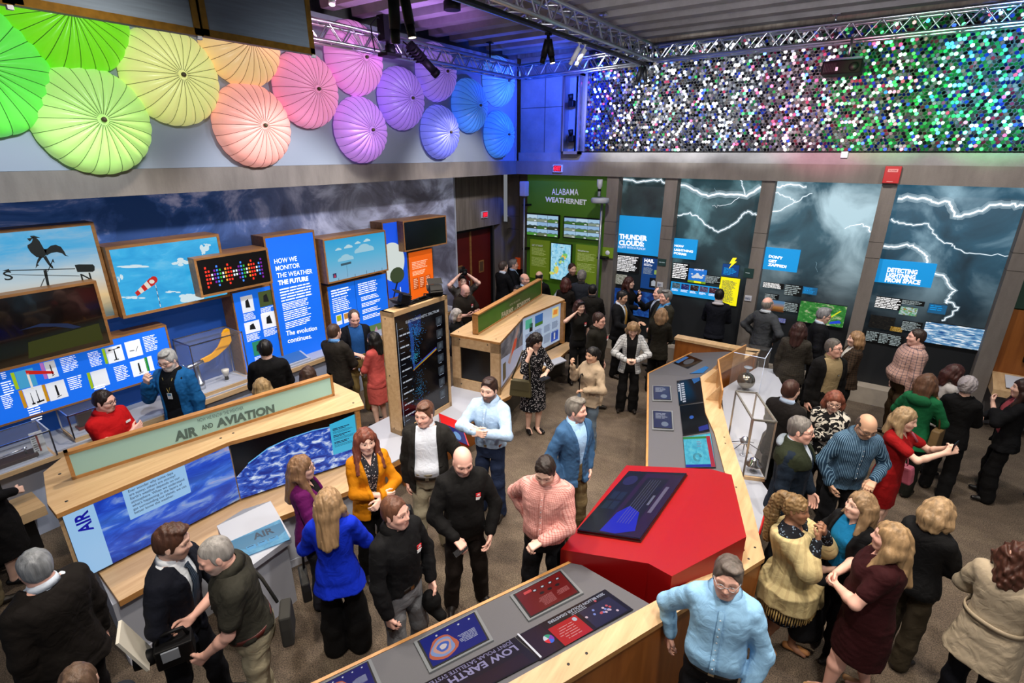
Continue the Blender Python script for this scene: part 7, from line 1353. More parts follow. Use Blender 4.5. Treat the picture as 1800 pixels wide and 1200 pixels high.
def person(label, px, py, h=1.75, face=0, sex='m', skin='fair', hair='short', hc='#4a3222', girth=1.0, belly=.0, pitch=0, roll=0, twist=0,
           hy=0, hp=0, hr=0, top=None, under=None, bottom=('trousers', '#22222a'), arms=('down', 'down'), stance=.11, step=0.0, shoes='#1a1512', glasses=None,
           beard=None, vox=None, extra=None, cat='person', name='person', at=None, tie=None, belt=None, sit=0, jaw=1.0, lips=None, feet=(0, 0), shift=(0, 0), group=None):
 """px,py: where the crown of the head shows in the photograph; stands on the floor below it"""
 s = h/1.75; fem = sex == 'f'
 pitch, roll, twist, hy, hp, hr = [math.radians(a) for a in (pitch, roll, twist, hy, hp, hr)]
 ln = Lean(h, pitch, roll, twist, shift)
 nb = ln.fwd([-.012*s, 0, .845*h]); HR = ln.M@rotm('z', hy)@rotm('x', hr)@rotm('y', hp)
 Hc = nb+ln.d([0.012*s, 0, .045*s])*.75+HR@np.array([.012, 0, .082])*s
 crown = Hc+HR@np.array([-.01, 0, .12])*s
 w0 = at if at is not None else atz(px, py, crown[2])
 phi = math.atan2(-w0[1], -w0[0]); th = phi+math.radians(face)
 Rz = rotm('z', th); loc = np.array([w0[0], w0[1], 0])-(Rz@np.array([crown[0], crown[1], 0]) if at is None else 0)
 seed = abs(hash(label)) % 9999 if False else sum(ord(c)*(i+1) for i, c in enumerate(label)) % 9999
 root = thing(name, label, cat, (loc[0], loc[1], 0), group); root.rotation_euler = (0, 0, th); ROOTLOC[root.name] = (0, 0, 0)
 dist = math.hypot(*w0[:2]); vk = vox or (.0055 if dist < 5.5 else .0065 if dist < 7.5 else .0085)
 vc = vk*1.75
 tab = FEM if fem else MALE
 # ---- skeleton
 shw = (.160 if not fem else .143)*s*(1+(girth-1)*.4)
 SH = {1: ln.fwd([-.008*s, shw, .788*h]), -1: ln.fwd([-.008*s, -shw, .788*h])}
 l1, l2 = .168*h, .146*h
 A = {}
 for sd, a in ((1, arms[0]), (-1, arms[1])):
  if isinstance(a, str): a = dict(m=a)
  a = dict(a); md = a.get('m')
  D = dict(down=((.02, .06, -.56), (-.3, .6, 0), (.3, .1, 0), .45), crossed=((.17, -.27, -.20), (.1, 1, -.8), (0, 0, 0), .5), hold=((.26, -.10, -.22), (-.2, .8, -1), (0, 0, 0), .8),
                 clasp=((.22, -.155, -.36), (-.3, 1, -.2), (0, 0, 0), .7), behind=((-.16, -.14, -.40), (-.6, 1, 0), (0, 0, 0), .6), pocket=((.05, .03, -.50), (-.6, .8, 0), (0, 0, 0), .5), hip=((.06, .02, -.40), (-.5, 1, 0), (0, 0, 0), .5),
                 chin=((.20, -.12, .03), (.2, .5, -1), (0, 0, 0), .7), up=((.12, -.08, .38), (.3, .8, -.3), (0, 0, 0), .8), phone=((.36, -.11, -.02), (-.1, .7, -1), (0, 0, 0), .8), hair=((.06, -.02, .12), (.3, .9, -.5), (0, 0, 0), .7), waist=((.24, -.08, -.30), (-.3, .9, -.6), (0, 0, 0), .5))
  t, e, _, cu = D.get(md, D['down'])
  t = np.array(a.get('t', t), float)*s; t[1] *= sd; e = np.array(a.get('e', e), float); e[1] *= sd
  if a.get('w') is not None: T = np.array(a['w'], float)
  elif a.get('W') is not None: T = Rz.T@(np.array(a['W'], float)-loc)
  else: T = SH[sd]+ln.d(t)
  E, T = ik(SH[sd], T, l1, l2, ln.d(e))
  fd = nrm(T-E); hd = nrm(np.array(a['hd'])*np.array([1, sd, 1])) if 'hd' in a else nrm(fd+np.array([0, 0, -.15])*(md == 'down'))
  if 'pn' in a: pn = np.array(a['pn'], float)*np.array([1, sd, 1])
  else: pn = np.array([0, -sd, 0]) if md in ('down', 'pocket', 'hair', 'up', 'phone') else np.array([-1.0, 0, -.2]) if md in ('crossed', 'clasp') else np.array([0, 0, -1.0]) if md in ('hip', 'waist') else np.array([-.6, -sd*.4, .5])
  if abs(np.dot(nrm(pn), hd)) > .9: pn = np.array([-1.0, 0, 0])
  A[sd] = dict(S=SH[sd], E=E, W=T, hd=hd, pn=pn, curl=a.get('curl', cu), md=md, thumb=a.get('thumb', .5))
 hipw = .083*s
 legs = {}
 for sd in (1, -1):
  fo = step*(1 if sd == 1 else -1)
  H = np.array([shift[0]*.5, hipw*sd+shift[1]*.5, .50*h]); An = np.array([fo+feet[0], stance*sd*s+feet[1], .05*s+.02])
  K, An = ik(H, An, .232*h, .228*h, (1, .12*sd, 0)); legs[sd] = (H, K, An)
 # ---- skin: head, neck, shoulders and arms as one surface
 F = Fld(); w = head(F, Hc, HR, s, fem, jaw, max(0, girth-1)*2)
 nr = (.046 if fem else .055)*s*(1+(girth-1)*.4)
 F.cone(w(-.022, 0, -.055), nb+ln.d([-.006*s, 0, -.03*s]), nr, nr*1.12, .035)
 tt = top or {}
 low = .72 if (bottom and bottom[0] in ('trousers',)) and not tt.get('vneck') else .66
 lf, z0, zt, R_ = loft(tab, h, girth, belly, -.012, ln, clipz=low*h)
 cs = [ln.fwd([x, y, z]) for x in (-.2, .25) for y in (-.3, .3) for z in (low*h, .86*h)]
 F.fn(lf, np.min(cs, 0), np.max(cs, 0), .03)
 for sd in (1, -1):
  a = A[sd]; am = (.042 if fem else .047)*s*(1+(girth-1)*.8)
  F.cone(ln.fwd([-.01*s, sd*.10*s, .79*h]), a['S'], .045*s, am, .03)
  F.chain([a['S'], a['S']*.5+a['E']*.5, a['E'], a['E']*.7+a['W']*.3, a['W']], [am, am*.95, am*.78, am*.80, .0255*s], .02)
  a['grip'], a['tips'] = hand(F, a['W'], a['hd'], a['pn'], sd, s*(.93 if fem else 1.03), a['curl'], thumb=a['thumb'])
 bare = bottom and bottom[0] in ('skirt', 'dress')
 sk = np.array(SKIN[skin] if isinstance(skin, str) else skin)
 V, Q = F.mesh(vk)
 L = (V-Hc)@HR/s; C = np.tile(sk, (len(V), 1)).astype(float)
 def mixc(m, c): C[:] = C*(1-m[:, None])+np.array(c)*m[:, None]
 g = lambda c, r: np.exp(-(((L-np.array(c))/np.array(r))**2).sum(1))
 for y in (1, -1):
  mixc(.35*g((.07, .045*y, -.028), (.03, .022, .02)), sk*np.array([1.12, .72, .68]))
  bz = .0305+.004*(1-((np.abs(L[:, 1])-.032)/.022)**2)
  m = np.exp(-((L[:, 2]-bz)/.0042)**2)*((np.abs(L[:, 1]-.032*y) < .022))*(L[:, 0] > .05)
  mixc(.85*m, np.array(col(hc))*.35+sk*.06)
  d = np.sqrt((((L-np.array((.080, .032*y, .006)))/np.array([.02, .0125, .0058]))**2).sum(1)); mixc(np.clip((1.1-d)/.3, 0, 1)*(L[:, 0] > .07), (.46, .42, .39))
  d = np.sqrt((((L-np.array((.086, .032*y, .0062)))/np.array([.02, .0072, .0072]))**2).sum(1)); mixc(np.clip((1.25-d)/.35, 0, 1)*(L[:, 0] > .07), (.02, .014, .010))
  m = np.exp(-((L[:, 2]-.0135)/.0025)**2)*((np.abs(L[:, 1]-.032*y) < .015))*(L[:, 0] > .065); mixc(.55*m, sk*.25)
 lp = np.array(lips) if lips is not None else sk*np.array([.95, .55, .52]) if fem else sk*np.array([.85, .62, .6])
 mixc(.8*np.clip(1.25-np.sqrt((((L-np.array((.09, 0, -.0615)))/np.array([.03, .023, .0105]))**2).sum(1)), 0, .25)*4, lp)
 mixc(.7*np.exp(-((L[:, 2]+.0613)/.0017)**2)*(np.abs(L[:, 1]) < .021)*(L[:, 0] > .07), sk*.25)
 if beard:
  bc, ba = beard
  m = np.clip((-.028-L[:, 2]+.0*L[:, 0])/.015, 0, 1)*np.clip((L[:, 2]+.125)/.015, 0, 1)*np.clip((L[:, 0]+.004)/.02, 0, 1)
  m = m*(1-np.clip(1.2-np.sqrt((((L-np.array((.09, 0, -.061)))/np.array([.03, .021, .010]))**2).sum(1)), 0, 1))
  mixc(np.clip(m, 0, 1)*ba*(np.abs(L[:, 1]) < .09), col(bc))
 if hair == 'buzz' or hair == 'ring' or hair == 'recede':
  pass
 body = npmesh('body', V, Q, skin_mat(), root, C)
 if bare:
  FL = Fld()
  for sd in (1, -1):
   H, K, An = legs[sd]; c0 = K+(An-K)*.28
   FL.chain([H, K, c0, An], [.078*s*girth, .052*s*girth**.5, .053*s*girth**.5, .031*s], .02)
   FL.chain([An, An+np.array([.06*s, 0, -.03*s]), An+np.array([.12*s, 0, -.045*s])], [.032*s, .03*s, .02*s], .015)
  V, Q = FL.mesh(vk*1.3)
  bl = npmesh('bare_legs', V, Q, skin_mat(), root, np.tile(sk, (len(V), 1)))
 # ---- clothes
 G1, G2 = 1+(girth-1)*.9, (1+(girth-1)*.7)*WID
 def torso(off, hem, colr, topz=.842, nm='shirt', flare=None, open_=None, lapel=False, sleeves=None, cuffr=.040, amp=.006, neck=None, pat=None, c2=None, hood=False, collar=True, mtl=None, arm_extra=0, split=False):
  F = Fld(); f, z0, zt, R_ = loft(tab, h, girth, belly, off, ln, clipz=hem*h, flare=flare, top=topz)
  R_ += .05
  cs = [ln.fwd([x, y, z]) for x in (-R_, R_+.05) for y in (-R_, R_) for z in (max(z0, .5*h), zt)]+[[x, y, z0] for x in (-R_, R_) for y in (-R_, R_)]
  F.fn(f, np.min(cs, 0)-.02, np.max(cs, 0)+.02, .03)
  for sd in (1, -1):
   a = A[sd]
   if sleeves is None: continue
   F.cone(ln.fwd([-.01*s, sd*.06*s, .795*h]), a['S'], .048*s, (.044 if fem else .052)*s*girth**.6+off*.4, .04)
   up = (.046 if fem else .053)*s*girth**.6+off*.45+arm_extra; el = (.041 if fem else .046)*s*girth**.5+off*.6+arm_extra
   if sleeves == 'long':
    e2 = a['W']+(a['E']-a['W'])*.06
    F.chain([a['S'], a['S']*.7+a['E']*.3, a['S']*.45+a['E']*.55, a['E'], a['E']*.5+a['W']*.5, e2], [up*.97, up, up*.95, el, (el+cuffr*s)/2+.002, cuffr*s+off*.3+arm_extra*.7], .025)
   elif sleeves == 'three':
    e2 = a['E']+(a['W']-a['E'])*.45; F.chain([a['S'], a['E'], e2], [up, el, el*.98], .025)
   else:
    t_ = .62 if sleeves == 'short' else .3; e2 = a['S']+(a['E']-a['S'])*t_; F.chain([a['S'], e2], [up, up*1.02+.004], .03)
  wv = None
  def post(P, D):
   Qp = ln.inv(P)
   D = D+sines(P*np.array([1, 1, .55]), 26, seed+len(nm), amp)+sines(P, 62, seed+3, amp*.35)
   fr = Qp[:, 0] > .0
   if neck:
    dz = (.838*h-Qp[:, 2]); m = np.abs(Qp[:, 1])/(neck[1]*s)+np.where(fr, dz/(neck[0]*s), dz/(.03*s))
    D = np.maximum(D, np.where((m < 1) | (Qp[:, 2] > .838*h), .02*(1-m), -.02))
   if open_:
    zr = Qp[:, 2]/h; wd = np.interp(zr, [.44, .56, .60, .82], [open_[2], open_[1], open_[1], open_[0]])*s
    cut = np.minimum(wd-np.abs(Qp[:, 1]), Qp[:, 0]-.01)
    if lapel:
     lw = np.clip(np.minimum((np.abs(Qp[:, 1])-wd)/.004, (wd+.040*s-np.abs(Qp[:, 1]))/.004), 0, 1)*(zr > .62)*fr; D = D-.008*lw
    D = np.maximum(D, cut)
   return D
  F.post.append(post)
  V, Q = F.mesh(vc)
  return npmesh(nm, V, Q, mtl or cloth_mat(colr, pat, c2), root)
 if top:
  ty = top['k']; cl = top['c']; pa = top.get('pat'); c2 = top.get('c2')
  if ty in ('jacket', 'coat', 'cardigan'):
   un = under or dict(c='#dfe3ea')
   o = torso(.008, .555 if bottom and bottom[0] == 'trousers' else .47, un['c'], topz=.836 if un.get('collar', not fem) else .85, nm=un.get('nm', 'shirt'), pat=un.get('pat'), c2=un.get('c2'), neck=un.get('neck'), amp=.002)
   hem = top.get('hem', .445 if ty == 'jacket' else .33)
   rows = [(hem, .119*s*G1+.014+top.get('fl', 0), .174*s*G2+.016+top.get('fl', 0)), (.475, .117*s*G1+.010, .172*s*G2+.012)] if hem < .47 else None
   torso(.022, hem, cl, topz=.838, nm=top.get('nm', 'jacket'), flare=rows, open_=top.get('open', (.075, .012, .05)), lapel=top.get('lapel', True), sleeves=top.get('sl', 'long'), cuffr=.043, pat=pa, c2=c2, amp=top.get('amp', .006), arm_extra=top.get('ae', .002))
   if un.get('collar', not fem): collar_ring(root, nb, ln, s, cloth_mat(un['c'], un.get('pat'), un.get('c2')), nr, .024)
  elif ty in ('shirt', 'polo', 'tee', 'sweater', 'blouse'):
   hem = top.get('hem', .535 if top.get('tuck', True) else .455)
   rows = [(hem, .119*s*G1+.004, .174*s*G2+.004), (.475, .117*s*G1, .170*s*G2)] if hem < .47 else None
   torso(top.get('off', .016), hem, cl, topz=.836 if ty in ('shirt', 'polo') else .85, nm=top.get('nm', 'shirt'), flare=rows, sleeves=top.get('sl', 'long' if ty in ('shirt', 'sweater', 'blouse') else 'short'), pat=pa, c2=c2, neck=top.get('neck', (.06, .05) if ty in ('tee', 'blouse') else None), amp=top.get('amp', .007), arm_extra=top.get('ae', .004))
   if ty in ('shirt', 'polo'): collar_ring(root, nb, ln, s, cloth_mat(cl, pa, c2), nr)
  elif ty == 'dress':
   hem = top.get('hem', .27); fl = top.get('fl', .03)
   rows = [(hem, .112*s*G1+fl, .165*s*G2+fl), (.40, .120*s*G1+fl*.5, .178*s*G2+fl*.4), (.475, .122*s*G1, .178*s*G2)]
   torso(.013, hem, cl, topz=.835, nm='dress', flare=rows, sleeves=top.get('sl', 'short'), pat=pa, c2=c2, neck=top.get('neck', (.11, .07)), amp=top.get('amp', .006))
 if bottom:
  bt, bc = bottom[0], bottom[1]
  if bt == 'trousers':
   F = Fld(); f, z0, zt, R_ = loft(tab, h, girth, belly, .006, ln, clipz=.455*h, top=.60 if not top or top['k'] in ('dress',) else .585)
   cs = [ln.fwd([x, y, z]) for x in (-R_, R_) for y in (-R_, R_) for z in (.42*h, .6*h)]; F.fn(f, np.min(cs, 0)-.02, np.max(cs, 0)+.02, .04)
   wide = bottom[2] if len(bottom) > 2 else 1.0
   for sd in (1, -1):
    H, K, An = legs[sd]; hm = An+np.array([.0, 0, -.015*s])
    F.chain([H+np.array([0, 0, .02]), H*.5+K*.5, K, K*.5+An*.5, hm], [.079*s*girth**.8, .079*s*girth**.7, .074*s*wide**.5, .070*s*wide, .070*s*wide], .03)
   F.post.append(lambda P, D: D+sines(P*np.array([1, 1, .8]), 30, seed+9, .006))
   V, Q = F.mesh(vc); npmesh('trousers', V, Q, cloth_mat(bc), root)
  elif bt == 'skirt':
   F = Fld(); hem = bottom[2] if len(bottom) > 2 else .28
   f, z0, zt, R_ = loft(tab, h, girth, belly, .012, ln, clipz=hem*h, top=.6, flare=[(hem, .15*s*girth, .18*s*girth), (.4, .14*s*girth, .19*s*girth), (.48, .125*s*girth, .18*s*girth)])
   F.fn(f, (-.35, -.35, hem*h), (.35, .35, .62*h), .03); F.post.append(lambda P, D: D+sines(P*np.array([1, 1, .3]), 30, seed+9, .006))
   V, Q = F.mesh(vc); npmesh('skirt', V, Q, cloth_mat(bc, *(bottom[3:5])), root)
  for sd in (1, -1):
   H, K, An = legs[sd]; fo = nrm(np.array([1, .28*sd, 0])); F = Fld()
   hl = An+np.array([0, 0, -.045*s-.02+.032])
   F.chain([hl-fo*.045*s, hl+fo*.06*s, hl+fo*.16*s*(1 if not fem else .88)], [.033*s, .036*s, .026*s], .02)
   if not bare: F.cone(An, hl, .036*s, .036*s, .02)
   F.post.append(lambda P, D: np.maximum(D, .004-P[:, 2]))
   V, Q = F.mesh(vc*.8); npmesh('shoe', V, Q, mat('leather_'+str(shoes), shoes, rough=.45, spec=.4), root)
 # ---- hair
 if hair:
  F = hair_field(hair, Hc, HR, s, seed, fem); V, Q = F.mesh(vk*1.15)
  if len(V): npmesh('hair', V, Q, hair_mat(hc), root)
 P = Person(); P.root = root; P.loc = loc; P.R = Rz; P.A = A; P.Hc = Hc; P.HR = HR; P.s = s; P.h = h; P.ln = ln; P.w = w; P.nb = nb; P.tab = tab; P.girth = girth; P.belly = belly; P.legs = legs; P.vc = vc; P.seed = seed
 P.wc = lambda p: loc+Rz@np.asarray(p, float)
 P.dr = lambda v: Rz@np.asarray(v, float)
 P.grip = {k: P.wc(A[k]['grip']) for k in A}
 P.wrist = {k: P.wc(A[k]['W']) for k in A}
 if belt and top: belt_ring(P, belt)
 if top and top.get('pk'): placket(P, cloth_mat(top['c'], top.get('pat'), top.get('c2')), top.get('off', .016)+.007)
 if glasses: specs(P, glasses)
 if tie: necktie(P, tie)
 if extra: extra(P)
 return P
def surf_x(P, y, zr, off=.02):
 T = np.array(P.tab); a = np.interp(zr, T[:, 0], T[:, 1])*P.s*(1+(P.girth-1)*.9); b = np.interp(zr, T[:, 0], T[:, 2])*P.s*WID*(1+(P.girth-1)*.7); cx = np.interp(zr, T[:, 0], T[:, 3])*P.s
 bl = P.belly*math.exp(-((zr-.59)/.06)**2); a += bl*.5; cx += bl*.5; b += bl*.3
 return cx+(a+off)*max(0, 1-(abs(y)/(b+off))**2.35)**(1/2.35)
def on_chest(P, y, zr, off=.02): return P.ln.fwd([surf_x(P, y, zr, off), y, zr*P.h])
def collar_ring(root, nb, ln, s, M, nr, sp=.052):
 b = MB(); n = 18; vs = []; fs = []
 for i in range(n+1):
  q = math.radians(28)+2*math.pi*(i/n)*(304/360.0); ca, sa = math.cos(q), math.sin(q); d = .5*(1-ca)
  for (r, z) in ((nr+.004, .026*s), (nr+.010, .030*s), (nr+sp, -.018*s-.030*s*(1-d)**2), (nr+sp-.012, -.020*s-.03*s*(1-d)**2)):
   rr = r; vs.append(ln.d([rr*ca*1.05, rr*sa*1.08, z+.012*s*d-.018*s*(1-d)])+nb)
 for i in range(n):
  for k in range(4): fs.append((i*4+k, i*4+(k+1) % 4, i*4+4+(k+1) % 4, i*4+4+k))
 b.mesh(vs, fs, M); b.build('collar', root)
def belt_ring(P, c, o0=.006, z=.553):
 b = MB(); vs = []; fs = []; n = 36
 for i in range(n):
  q = 2*math.pi*i/n; T = np.array(P.tab); a = np.interp(z, T[:, 0], T[:, 1])*P.s*(1+(P.girth-1)*.9); w_ = np.interp(z, T[:, 0], T[:, 2])*P.s*WID*(1+(P.girth-1)*.7)
  bl = P.belly*math.exp(-((z-.59)/.06)**2); a += bl*.5; cx = bl*.5; w_ += bl*.3
  e = 2/2.35; ca, sa = math.cos(q), math.sin(q)
  for o in (o0, o0+.010):
   for dz in (-.02, .02):
    vs.append(P.ln.fwd([cx+(a+o)*math.copysign(abs(ca)**e, ca), (w_+o)*math.copysign(abs(sa)**e, sa), z*P.h+dz]))
 for i in range(n):
  j = (i+1) % n
  for k0, k1 in ((0, 1), (1, 3), (3, 2), (2, 0)): fs.append((i*4+k0, i*4+k1, j*4+k1, j*4+k0))
 o = b.mesh(vs, [f[::-1] for f in fs], mat('belt_'+c, c, rough=.4)).build('belt', P.root)
 g = MB(); c0 = P.ln.fwd([surf_x(P, 0, z, .018), 0, z*P.h]); g.obox(c0-P.ln.d([.003, .018, .016]), P.ln.d([.006, 0, 0]), P.ln.d([0, .036, 0]), P.ln.d([0, 0, .032]), mat('buckle', '#c8c2b0', rough=.25, metal=1)); g.build('buckle', o)
def specs(P, c):
 b = MB(); M = mat('spectacles_'+c, c, rough=.3); w = P.w
 for y in (1, -1):
  pts = [w(.100, .032*y+.021*math.cos(q)*(1), .004+.0155*math.sin(q)) for q in np.linspace(0, 2*math.pi, 15)]; b.tube(pts, .0021*P.s, M, 5, False)
  b.tube([w(.098, .053*y, .010), w(.05, .074*y, .010), w(-.01, .083*y, .006)], .0022*P.s, M, 5)
 b.tube([w(.101, .011, .006), w(.104, 0, .009), w(.101, -.011, .006)], .002*P.s, M, 5)
 b.build('glasses', P.root)
def necktie(P, c):
 b = MB(); L = []; Rr = []; F_ = []
 for zr, wd in ((.822, .018), (.812, .022), (.805, .014), (.75, .03), (.66, .040), (.60, .042)):
  for y in (wd*P.s, -wd*P.s): L.append(P.ln.fwd([surf_x(P, 0, min(zr, .8), .014+.006)-(.015*P.s if zr > .81 else 0), y, zr*P.h]))
 L.append(P.ln.fwd([surf_x(P, 0, .575, .02), 0, .575*P.h])); fs = [(2*i, 2*i+1, 2*i+3, 2*i+2) for i in range(5)]+[(10, 11, 12)]
 o = b.mesh(L, [f[::-1] for f in fs], cloth_mat(*c) if isinstance(c, tuple) else cloth_mat(c)).build('necktie', P.root)
 sm = o.modifiers.new('Solid', 'SOLIDIFY'); sm.thickness = .008
def placket(P, M, off):
 b = MB(); K = [.808, .78, .75, .72, .69, .66, .63, .60, .575]; L = []
 for zr in K:
  for y in (.016*P.s, -.016*P.s): L.append(P.ln.fwd([surf_x(P, 0, min(zr, .80), off), y, zr*P.h]))
 o = b.mesh(L, [(2*i+1, 2*i, 2*i+2, 2*i+3) for i in range(len(K)-1)], M).build('placket', P.root); q = o.modifiers.new('Solid', 'SOLIDIFY'); q.thickness = .006
 for zr in K[1:-1]: c = P.ln.fwd([surf_x(P, 0, zr, off+.004), 0, zr*P.h]); MB().lathe([(.0055, 0), (.0055, .003), (.001, .003)], c, mat('shirt_button', '#d8dade', rough=.4), P.ln.d([1, 0, 0]), 8).build('button', o)
def badge(P, y, zr, c1, c2, w=.05, hgt=.07, off=.03):
 c = on_chest(P, y, zr, off); u = P.ln.d([0, 1, 0]); v = P.ln.d([0, 0, 1]); b = MB()
 b.obox(c-u*w/2-v*hgt/2, u*w, v*hgt, P.ln.d([-.006, 0, 0]), mat('badge_'+c1, c1, rough=.4)); b.obox(c-u*w*.35+v*hgt*.05+P.ln.d([.0015, 0, 0]), u*w*.7, v*hgt*.35, P.ln.d([-.003, 0, 0]), mat('badge_'+c2, c2, rough=.4))
 b.build('badge', P.root)
def logo(P, y, zr, off=.03):
 """small red and white breast emblem"""
 c = on_chest(P, y, zr, off); u = P.ln.d([0, 1, 0]); v = P.ln.d([0, 0, 1]); b = MB(); R_ = mat('emblem_red', '#d8202c', rough=.6); Wm = mat('emblem_white', '#e8e8e8', rough=.6)
 d = P.ln.d([.004, 0, 0])
 b.obox(c-u*.022-d, u*.044, v*.036, d, R_); b.obox(c-u*.015+v*.012, u*.03, v*.006, d*.3, Wm); b.obox(c-u*.006+v*.022, u*.02, v*.006, d*.3, Wm)
 for i in range(3): b.obox(c-u*.022-v*(.012+.010*i)-d, u*(.044-.006*i), v*.006, d, Wm)
 b.build('emblem', P.root)
# ------------------------------------------------------------------ things people hold or carry
def held_flat(nm, lab, cat, P, side, w_, h_, M, tilt=(0, .5, .86), yaw=0, th=.008, off=(0, 0, 0), print_=None):
 c = P.grip[side]+P.dr(off); n = nrm(P.dr(tilt)); u = nrm(np.cross(ZV, n)) if abs(n[2]) < .95 else P.dr((0, 1, 0)); v = np.cross(n, u)
 if yaw: u, v = u*math.cos(yaw)+v*math.sin(yaw), v*math.cos(yaw)-u*math.sin(yaw)
 o = thing(nm, lab, cat, tuple(c)); MB().obox(c-u*w_/2-v*h_/2, u*w_, v*h_, n*th, M).build('body', o, bevel=.002)
 if print_: MB().obox(c-u*w_*.42-v*h_*.42+n*th, u*w_*.84, v*h_*.84, n*.001, print_).build('face', o)
 return o
def handbag(nm, lab, c, u, w_, h_, d_, M, strap=None, handle=True, flap=None):
 c = np.asarray(c, float); u = nrm(u); n = np.cross(u, ZV); o = thing(nm, lab, 'bag', tuple(c))
 b = MB(); prof = [(-.5, 0), (.5, 0), (.46, .6), (.40, 1), (-.40, 1), (-.46, .6)]; b.prism([c-n*d_/2+u*w_*x+ZV*h_*(z-1) for x, z in prof], n*d_, M); b.build('body', o, bevel=min(d_, h_)*.18)
 if flap: MB().prism([c+n*(d_/2+.001)+u*w_*x+ZV*h_*z for x, z in ((-.43, -.55), (.43, -.55), (.41, 0), (-.41, 0))], n*.006, flap).build('flap', o)
 if handle: MB().tube([c+u*w_*.22*math.cos(t)*1+ZV*(.13*math.sin(t)) for t in np.linspace(0, math.pi, 11)], .007, M, 6).build('handle', o)
 if strap is not None: MB().tube(strap, .012, M, 6).build('strap', o)
 return o
PAPER = mat('paper_white', '#d4d8e0', rough=.7); PHONEK = mat('phone_black', '#0b0c10', rough=.25)
NAVY, BLK_, KH = '#14161f', '#0c0c0e', '#8a7c5c'
# ------------------------------------------------------------------ the foreground
p = person('man seen from behind in a dark brown suit jacket and thinning grey hair', 52, 970, 1.80, -152, hair='recede', hc='#8d949c', girth=1.25, hy=-20, top=dict(k='jacket', c='#15110f', open=(.075, .01, .04)), under=dict(c='#c8d4e4'), bottom=('trousers', '#131010'), arms=('down', 'down'), skin='pink')
p = person('person with wavy brown hair at the bottom edge below the brown suit jacket', 128, 1176, 1.66, 170, hair='short', hc='#7a5a40', top=dict(k='jacket', c='#20242c'), arms=('down', 'down'))
p = person('person in a black coat and khaki trousers at the frame edge with a bottle', 0, 0, 1.76, 60, at=(-6.22, .30, 0), hair='short', hc='#2a1c14', top=dict(k='jacket', c='#0d0d10'), bottom=('trousers', '#7a7158'), arms=('down', dict(m='down', W=atz(22, 846, .86), curl=.9)))
g = p.grip[-1]; o = thing('water_bottle', 'clear plastic water bottle held low by the person at the frame edge', 'bottle', tuple(g)); BT = mat('clear_plastic', '#c4d8e6', rough=.1, alpha=.55); MB().lathe([(.001, -.19), (.032, -.19), (.034, -.06), (.026, -.01), (.014, .01), (.001, .012)], g, BT, n=16).build('body', o); MB().lathe([(.0335, -.15), (.035, -.15), (.035, -.08), (.0335, -.08)], g, mat('bottle_label', '#9cc0dc'), n=16).build('label', o); MB().lathe([(.015, .01), (.015, .03), (.001, .03)], g, WHITE, n=12).build('cap', o)
p = person('woman in a long black coat with a red hem at the frame edge', 0, 0, 1.68, 70, 'f', at=(-6.62, .60, 0), hair='bob', hc='#241812', top=dict(k='dress', c='#0b0a0c', hem=.20, sl='long', fl=.05), bottom=('dress', '#b03020'), shoes='#0a0a0a', arms=('down', 'clasp'))
p = person('young man in a navy suit and dark tie leaning in to talk to the cameraman', 300, 927, 1.82, 52, hair='quiff', hc='#5a3018', hp=4, hy=14, pitch=8, top=dict(k='jacket', c='#11141f', open=(.07, .02, .05)), under=dict(c='#d4dae2'), tie=('#1a2230', 'stripe', '#3a4a5c'), bottom=('trousers', '#0c0d14'), arms=(dict(m='hold', t=(.30, -.02, -.30)), dict(m='down', t=(.10, .02, -.52))), beard=('#6a3a20', .45), stance=.13, step=.10)
YM_ = p
cm = person('cameraman with a grey buzz cut, dark olive polo and khaki trousers', 364, 952, 1.80, -95, hair='buzz', hc='#a8a29c', girth=1.12, belly=.05, hp=10, hy=6, pitch=8, top=dict(k='polo', c='#2f2e27'), bottom=('trousers', '#a39a80'), belt='#4a1a14', arms=(dict(m='hold', t=(.30, -.06, -.42)), dict(m='hold', t=(.34, -.02, -.30))), skin='pink', beard=('#b8b0a8', .5))
c = (cm.grip[1]+cm.grip[-1])/2+cm.dr((.06, .0, .03)); f = cm.dr((1, 0, 0)); l = cm.dr((0, 1, 0)); o = thing('video_camera', 'black professional video camera with a pale flat light held by the cameraman', 'camera', tuple(c))
MB().obox(c-f*.10-l*.07-ZV*.09, f*.22, l*.14, ZV*.16, DARKM).build('camera_body', o, bevel=.01); MB().lathe([(.05, 0), (.055, .06), (.05, .12), (.001, .12)], c+f*.12, DARKM, f, 16).build('lens', o); MB().tube([c-f*.08+ZV*.08, c-f*.06+ZV*.14, c+f*.08+ZV*.14, c+f*.10+ZV*.08], .013, DARKM, 8).build('handle', o)
MB().obox(c+f*.15-l*.09+ZV*.0, l*.20, ZV*.30+f*.10, f*.018, mat('light_panel', '#c8c4b8', rough=.5)).build('light_panel', o); MB().obox(c-f*.02+l*.07-ZV*.02, f*.10, l*.012, ZV*.08, mat('screen_lcd', '#7a8088', rough=.3)).build('flip_screen', o); MB().tube([c-f*.05+l*.02-ZV*.09, c-f*.05+l*.0-ZV*.16], .02, DARKM).build('battery', o)
sh = cm.wc(cm.ln.fwd([.02, -.05, .83*cm.h])); hipb = cm.wc(cm.ln.fwd([-.22, .10, .52*cm.h])); handbag('camera_bag', 'dark grey shoulder bag hanging behind the cameraman', hipb+V3(0, 0, .10), cm.dr((.2, 1, 0)), .24, .25, .08, mat('bag_grey', '#24231f', rough=.8), [cm.wc(cm.ln.fwd(q)) for q in ((-.20, .04, 1.06), (-.165, -.0, 1.28), (-.10, -.06, 1.475), (.0, -.10, 1.50), (.11, -.05, 1.42), (.165, .03, 1.25))], False)
